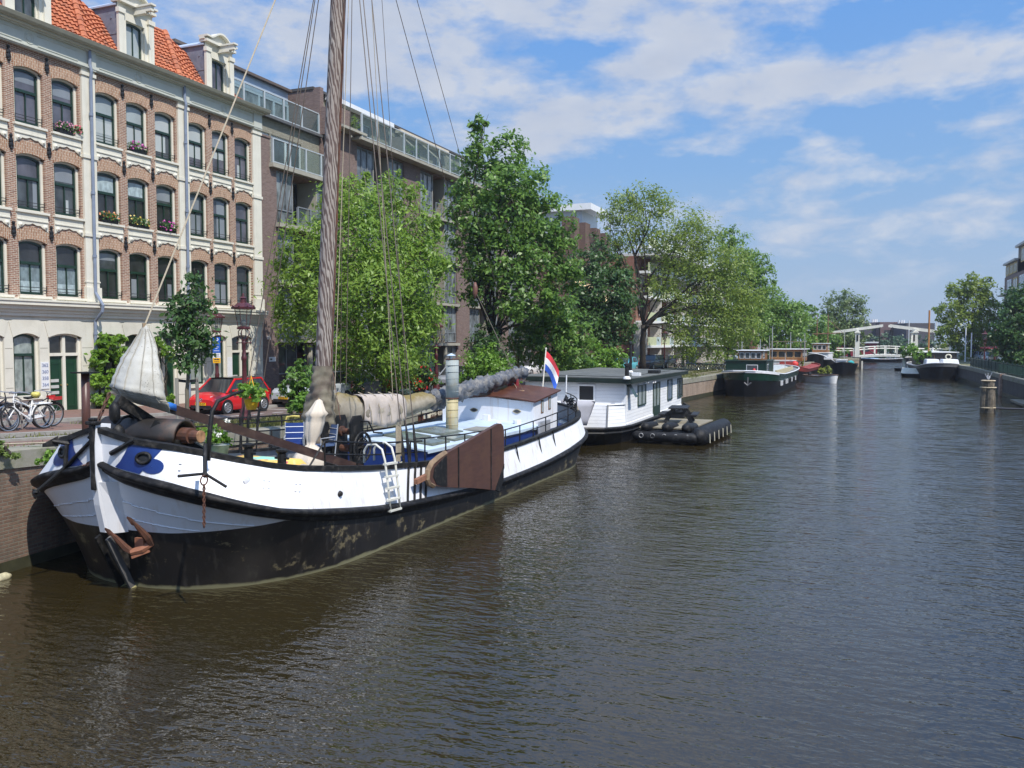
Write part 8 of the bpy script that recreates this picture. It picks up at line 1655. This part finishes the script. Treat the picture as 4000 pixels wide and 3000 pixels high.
# ================================================================ BUILDINGS FARTHER ALONG
def far_buildings():
    PB = brick_mat('far_brown_brick', (.13, .075, .06), (.17, .10, .08), (.16, .13, .11), 'xy+z', .25, .08, .01)
    T = thing('apartment_building', 'dark brick block with stepped bays and a white roof pavilion behind the elm', 'building', (-30, 92, 1.7)); mb = MB(); mb.box(-40, 80.1, 1.6, -27.5, 95.2, 15.6)
    mb.build('wall', PB, T)
    for i, y in enumerate((80.6, 84.4, 88.2, 92.0)): mb = MB(); mb.box(-27.5, y, 1.6, -26.2, y+1.7, 17.2-.1*i); mb.build('bay', PB, T)
    for i, y in enumerate((82.4, 86.2, 90.0, 93.75)):
        for k in range(5): flat_window(T, -27.45, y, y+(1.9 if i < 3 else 1.3), 2.0+k*2.75, 4.3+k*2.75, 2, G_BLIND if (i+k) % 3 else G_AP, WHT, t=.12)
    Q = PD(2265, 870, 97); mb = MB(); mb.box(Q.x-4, Q.y-3, 15.6, Q.x+1.2, Q.y+3, 19.3); mb.build('roof_pavilion', mat('pavilion_glass', (.5, .56, .6), .3), T); mb = MB(); mb.box(Q.x-4.5, Q.y-3.6, 19.3, Q.x+2.4, Q.y+3.4, 20.0); mb.build('pavilion_roof', WHT, T)
    for k in range(3): mb = MB(); mb.hexa([(-26.4, 80.7+k*3.8, 10.9), (-24.2, 80.7+k*3.8, 8.9), (-24.2, 84.3+k*3.8, 8.9), (-26.4, 84.3+k*3.8, 10.9), (-26.4, 80.7+k*3.8, 11.0), (-24.2, 80.7+k*3.8, 9.0), (-24.2, 84.3+k*3.8, 9.0), (-26.4, 84.3+k*3.8, 11.0)]); mb.build('awning', mat('apricot_awning', (.80, .60, .34), .8), T)
    # block with pale green balcony bands
    T = thing('apartment_building', 'white and brick block with pale green balcony bands behind the elm trunk', 'building', (-26, 122, 1.7)); RB = brick_mat('far_red_brick', (.24, .10, .07), (.30, .14, .10), (.25, .18, .14), 'xy+z', .25, .08, .01); mb = MB(); x0, x1 = -23.6, -19.5; YA, YB = 95.6, 137
    def fx(y): return x0+(x1-x0)*(y-YA)/(YB-YA)
    mb.add([(fx(YA), YA, 1.6), (fx(YB), YB, 1.6), (fx(YB)-4, YB, 1.6), (fx(YA)-4, YA, 1.6), (fx(YA), YA, 14.6), (fx(YB), YB, 14.6), (fx(YB)-4, YB, 14.6), (fx(YA)-4, YA, 14.6)], [[0, 1, 5, 4], [1, 2, 6, 5], [2, 3, 7, 6], [3, 0, 4, 7], [4, 5, 6, 7]]); mb.build('wall', RB, T)
    PG_ = mat('pale_green_panel', (.52, .56, .36), .6, .08, 2); GLP = mat('pale_glass_panel', (.5, .6, .62), .3)
    for k in range(5):
        z = 4.05+2.85*k
        mb = MB(); mb.hexa([(fx(YA)+1.5, YA, z), (fx(YB)+1.5, YB, z), (fx(YB), YB, z), (fx(YA), YA, z), (fx(YA)+1.5, YA, z+.28), (fx(YB)+1.5, YB, z+.28), (fx(YB), YB, z+.28), (fx(YA), YA, z+.28)]); mb.build('balcony_slab', WHT, T)
        for i in range(8):
            ya = YA+.2+i*5.15
            for a, b, m_ in ((ya, ya+3.0, PG_), (ya+3.0, ya+4.6, GLP)): mb = MB(); mb.hexa([(fx(a)+1.35, a, z+.28), (fx(a)+1.42, a, z+.28), (fx(b)+1.42, b, z+.28), (fx(b)+1.35, b, z+.28), (fx(a)+1.35, a, z+1.25), (fx(a)+1.42, a, z+1.25), (fx(b)+1.42, b, z+1.25), (fx(b)+1.35, b, z+1.25)]); mb.build('balcony_panel', m_, T)
    for k in range(6):
        z = 1.8+2.85*k if k else 1.8
        for i in range(8):
            y = YA+.8+i*5.15
            if z+2 < 15: flat_window(T, fx(y)+.18, y, y+1.9, z+.3, z+2.1, 2, G_MID if (i+k) % 2 else G_BLIND, WHT, t=.14)
    for i in range(9): y = YA+.1+i*5.15; mb = MB(); mb.box(fx(y)-.2, y-.2, 1.6, fx(y)+1.3, y+.2, 14.6 if i % 2 else 7); mb.build('party_wall', mat('white_pier', (.62, .60, .56), .7), T)
    mb = MB(); mb.box(-27.4, YA, 14.6, -19, YB, 14.9); mb.build('roof', mat('white_roof_edge', (.6, .6, .6), .6), T)
    # plain row seen through the trees beyond
    for (x, y0, y1, h, m_, lb) in ((-21, 152, 178, 12.5, PB, 'brown brick block far down the left bank behind the trees'), (-19, 180, 205, 11, RB, 'red brick block farthest down the left bank')):
        T = thing('apartment_building', lb, 'building', (x, (y0+y1)/2, 1.7)); mb = MB(); mb.box(x-10, y0, 1.6, x, y1, h); mb.build('wall', m_, T)
        for k in range(3):
            for i in range(4): flat_window(T, x+.03, y0+2+i*5.6, y0+5+i*5.6, 2.6+k*3, 4.6+k*3, 2, G_MID, WHT, t=.14)
    FB = mat('distant_brown_brick', (.12, .075, .075), .85, .08, .5); FD = mat('distant_dark_brick', (.06, .055, .065), .85, .08, .5)
    def blk(lb, px0, px1, py, dp, m_, side, wins):
        a, b = PD(px0, py, dp), PD(px1, py, dp); T = thing('office_building', lb, 'building', (a.x, a.y, 1.7)); mb = MB(); d = Vector((b.x-a.x, b.y-a.y, 0)); nrm = Vector((-d.y, d.x, 0)).normalized()*40
        if nrm.y < 0: nrm = -nrm
        P = [a, b, b+nrm, a+nrm]; mb.hexa([(p.x, p.y, 1.5) for p in P]+[(p.x, p.y, a.z) for p in P]); mb.build('wall', m_, T)
        for (u0, u1, z0, z1) in wins:
            p, q = a.lerp(b, u0)-nrm*.003, a.lerp(b, u1)-nrm*.003; mb = MB(); mb.poly([(p.x, p.y, z0), (q.x, q.y, z0), (q.x, q.y, z1), (p.x, p.y, z1)]); mb.build('window', G_DARK, T)
        mb = MB()
        for u in (.1, .2, .28): p = a.lerp(b, u)+nrm*.2; mb.tube([(p.x, p.y, a.z), (p.x, p.y, a.z+1.2)], .35, 6)
        mb.build('roof_vents', WHT, T)
    blk('plain brown brick building beyond the left half of the drawbridge', 3437, 3527, 1258, 300, FB, 1, ((.2, .72, 6.0, 8.6),)); blk('dark side wing of the brown brick building behind the pale tree', 3360, 3436, 1263, 303, FD, 1, ())
    blk('long dark brick building beyond the right bridge tower', 3541, 3652, 1262, 290, FD, 1, ())
    for px, dp, w, lb in ((3306, 175, 6, 'small red cabin with a white roof left of the bridge tower'), (3378, 190, 5, 'small red cabin with a pale roof seen under the balance beam')):
        Q = PD(px, 1400, dp); T = thing('red_cabin', lb, 'cabin', (Q.x, Q.y, 1.7)); mb = MB(); mb.box(Q.x-w/2, Q.y, 1.6, Q.x+w/2, Q.y+5, 4.3); mb.build('wall', mat('cabin_red', (.28, .02, .04), .6), T); mb = MB(); mb.box(Q.x-w/2-.3, Q.y-.3, 4.3, Q.x+w/2+.3, Q.y+5.3, 4.6); mb.build('roof', WHT, T); mb = MB(); mb.box(Q.x-.6, Q.y-.03, 2.4, Q.x+.8, Q.y-.005, 3.8); mb.build('window', G_MID, T)
far_buildings()
# ================================================================ PEOPLE
def person(label, P, rz, shirt, trousers, stride=.22, arm=.12):
    T = thing('person', label, 'person', P, rz)
    def skin(name, pts, edges, rad, m, par):
        me = bpy.data.meshes.new(name); me.from_pydata(pts, edges, []); me.materials.append(m); o = bpy.data.objects.new(name, me); COL.objects.link(o); o.parent = par
        d = o.modifiers.new('k', 'SKIN'); d.use_smooth_shade = True; lay = me.skin_vertices[0] if me.skin_vertices else None
        if lay is None: bpy.context.view_layer.update(); lay = me.skin_vertices[0]
        for i, r in enumerate(rad): lay.data[i].radius = r if isinstance(r, tuple) else (r, r)
        lay.data[0].use_root = True; u = o.modifiers.new('s', 'SUBSURF'); u.levels = 1; u.render_levels = 1; return o
    sk = mat('skin_tone', (.50, .30, .22), .6)
    pts = [(0, 0, .95), (0, 0, 1.15), (0, 0, 1.40), (0, 0, 1.52), (0, .02, 1.64), (0, .03, 1.76), (.10, 0, .92), (.10, stride*.6, .50), (.10, stride*.3, .09), (.10, stride*.3+.16, .03), (-.10, 0, .92), (-.10, -stride*.2, .50), (-.10, -stride*1.1, .10), (-.10, -stride*1.1+.15, .04), (.20, 0, 1.42), (.25, -arm*.6, 1.15), (.25, arm*.8, .90), (.25, arm, .80), (-.20, 0, 1.42), (-.25, arm*.6, 1.15), (-.25, arm*1.9, .93), (-.25, arm*2.2, .84)]
    E = [(0, 1), (1, 2), (2, 3), (3, 4), (4, 5), (0, 6), (6, 7), (7, 8), (8, 9), (0, 10), (10, 11), (11, 12), (12, 13), (2, 14), (14, 15), (15, 16), (16, 17), (2, 18), (18, 19), (19, 20), (20, 21)]
    R = [(.16, .11), (.15, .10), (.17, .10), .055, .10, .075, .095, .07, .045, .045, .095, .07, .045, .045, .06, .045, .035, .04, .06, .045, .035, .04]
    body = skin('body', pts, E, R, sk, T)
    def lo(name, prof, m, par): R_ = [[(rx*math.cos(t), y+ry*math.sin(t), z) for t in [k*math.pi/7 for k in range(14)]] for (z, y, rx, ry) in prof]; mb = MB(); mb.grid(R_, close=True); mb.poly(R_[0][::-1]); mb.poly(R_[-1]); return mb.build(name, m, par, local=True, smooth=True)
    lo('shirt', [(.92, 0, .18, .135), (1.1, 0, .175, .13), (1.3, 0, .205, .135), (1.44, 0, .20, .11), (1.5, 0, .09, .075)], shirt, T)
    for s, ks in ((1, (6, 7, 8)), (-1, (10, 11, 12))):
        mb = MB(); mb.tube([pts[k] for k in ks], [.12, .09, .07], 10); mb.build('trouser_leg', trousers, T, local=True, smooth=True)
    for ks in ((14, 15), (18, 19)): mb = MB(); mb.tube([pts[k] for k in ks], [.08, .062], 8); mb.build('sleeve', shirt, T, local=True, smooth=True)
    mb = MB(); mb.lathe([(.0, .12), (.07, .105), (.108, .05), (.112, 0), (.09, -.06)], (0, 0, 1.70), 12, cap=False); mb.build('hair', mat('dark_hair', (.05, .035, .025), .7), T, local=True, smooth=True)
    return T
def people():
    Q = PD(2872, 1400, 92); person('person in a pale blue shirt walking by the bicycles near the green barge', (Q.x, Q.y, 1.78), 2.6, mat('pale_blue_shirt', (.42, .52, .66), .8), mat('dark_trousers', (.03, .035, .05), .8))
    Q = PD(2668, 1400, 96); person('person in dark clothes standing behind the row of bicycles', (Q.x, Q.y, 1.78), .8, mat('black_coat', (.02, .02, .022), .8), MATS['dark_trousers'], .05, .03)
people()
plant_pots()

def haze():
    m = bpy.data.materials.new('haze_air'); m.use_nodes = True; t = NT(m); t.n.remove(t.n['Principled BSDF']); v = t.new('ShaderNodeVolumePrincipled'); v.inputs['Color'].default_value = (.80, .87, 1, 1); v.inputs['Density'].default_value = .00028; v.inputs['Anisotropy'].default_value = .2
    t.link(v.outputs[0], t.n['Material Output'].inputs['Volume']); mb = MB(); mb.box(-420, -60, -3, 320, 950, 32); o = mb.build('haze', m); tag(o, kind='stuff')
haze()
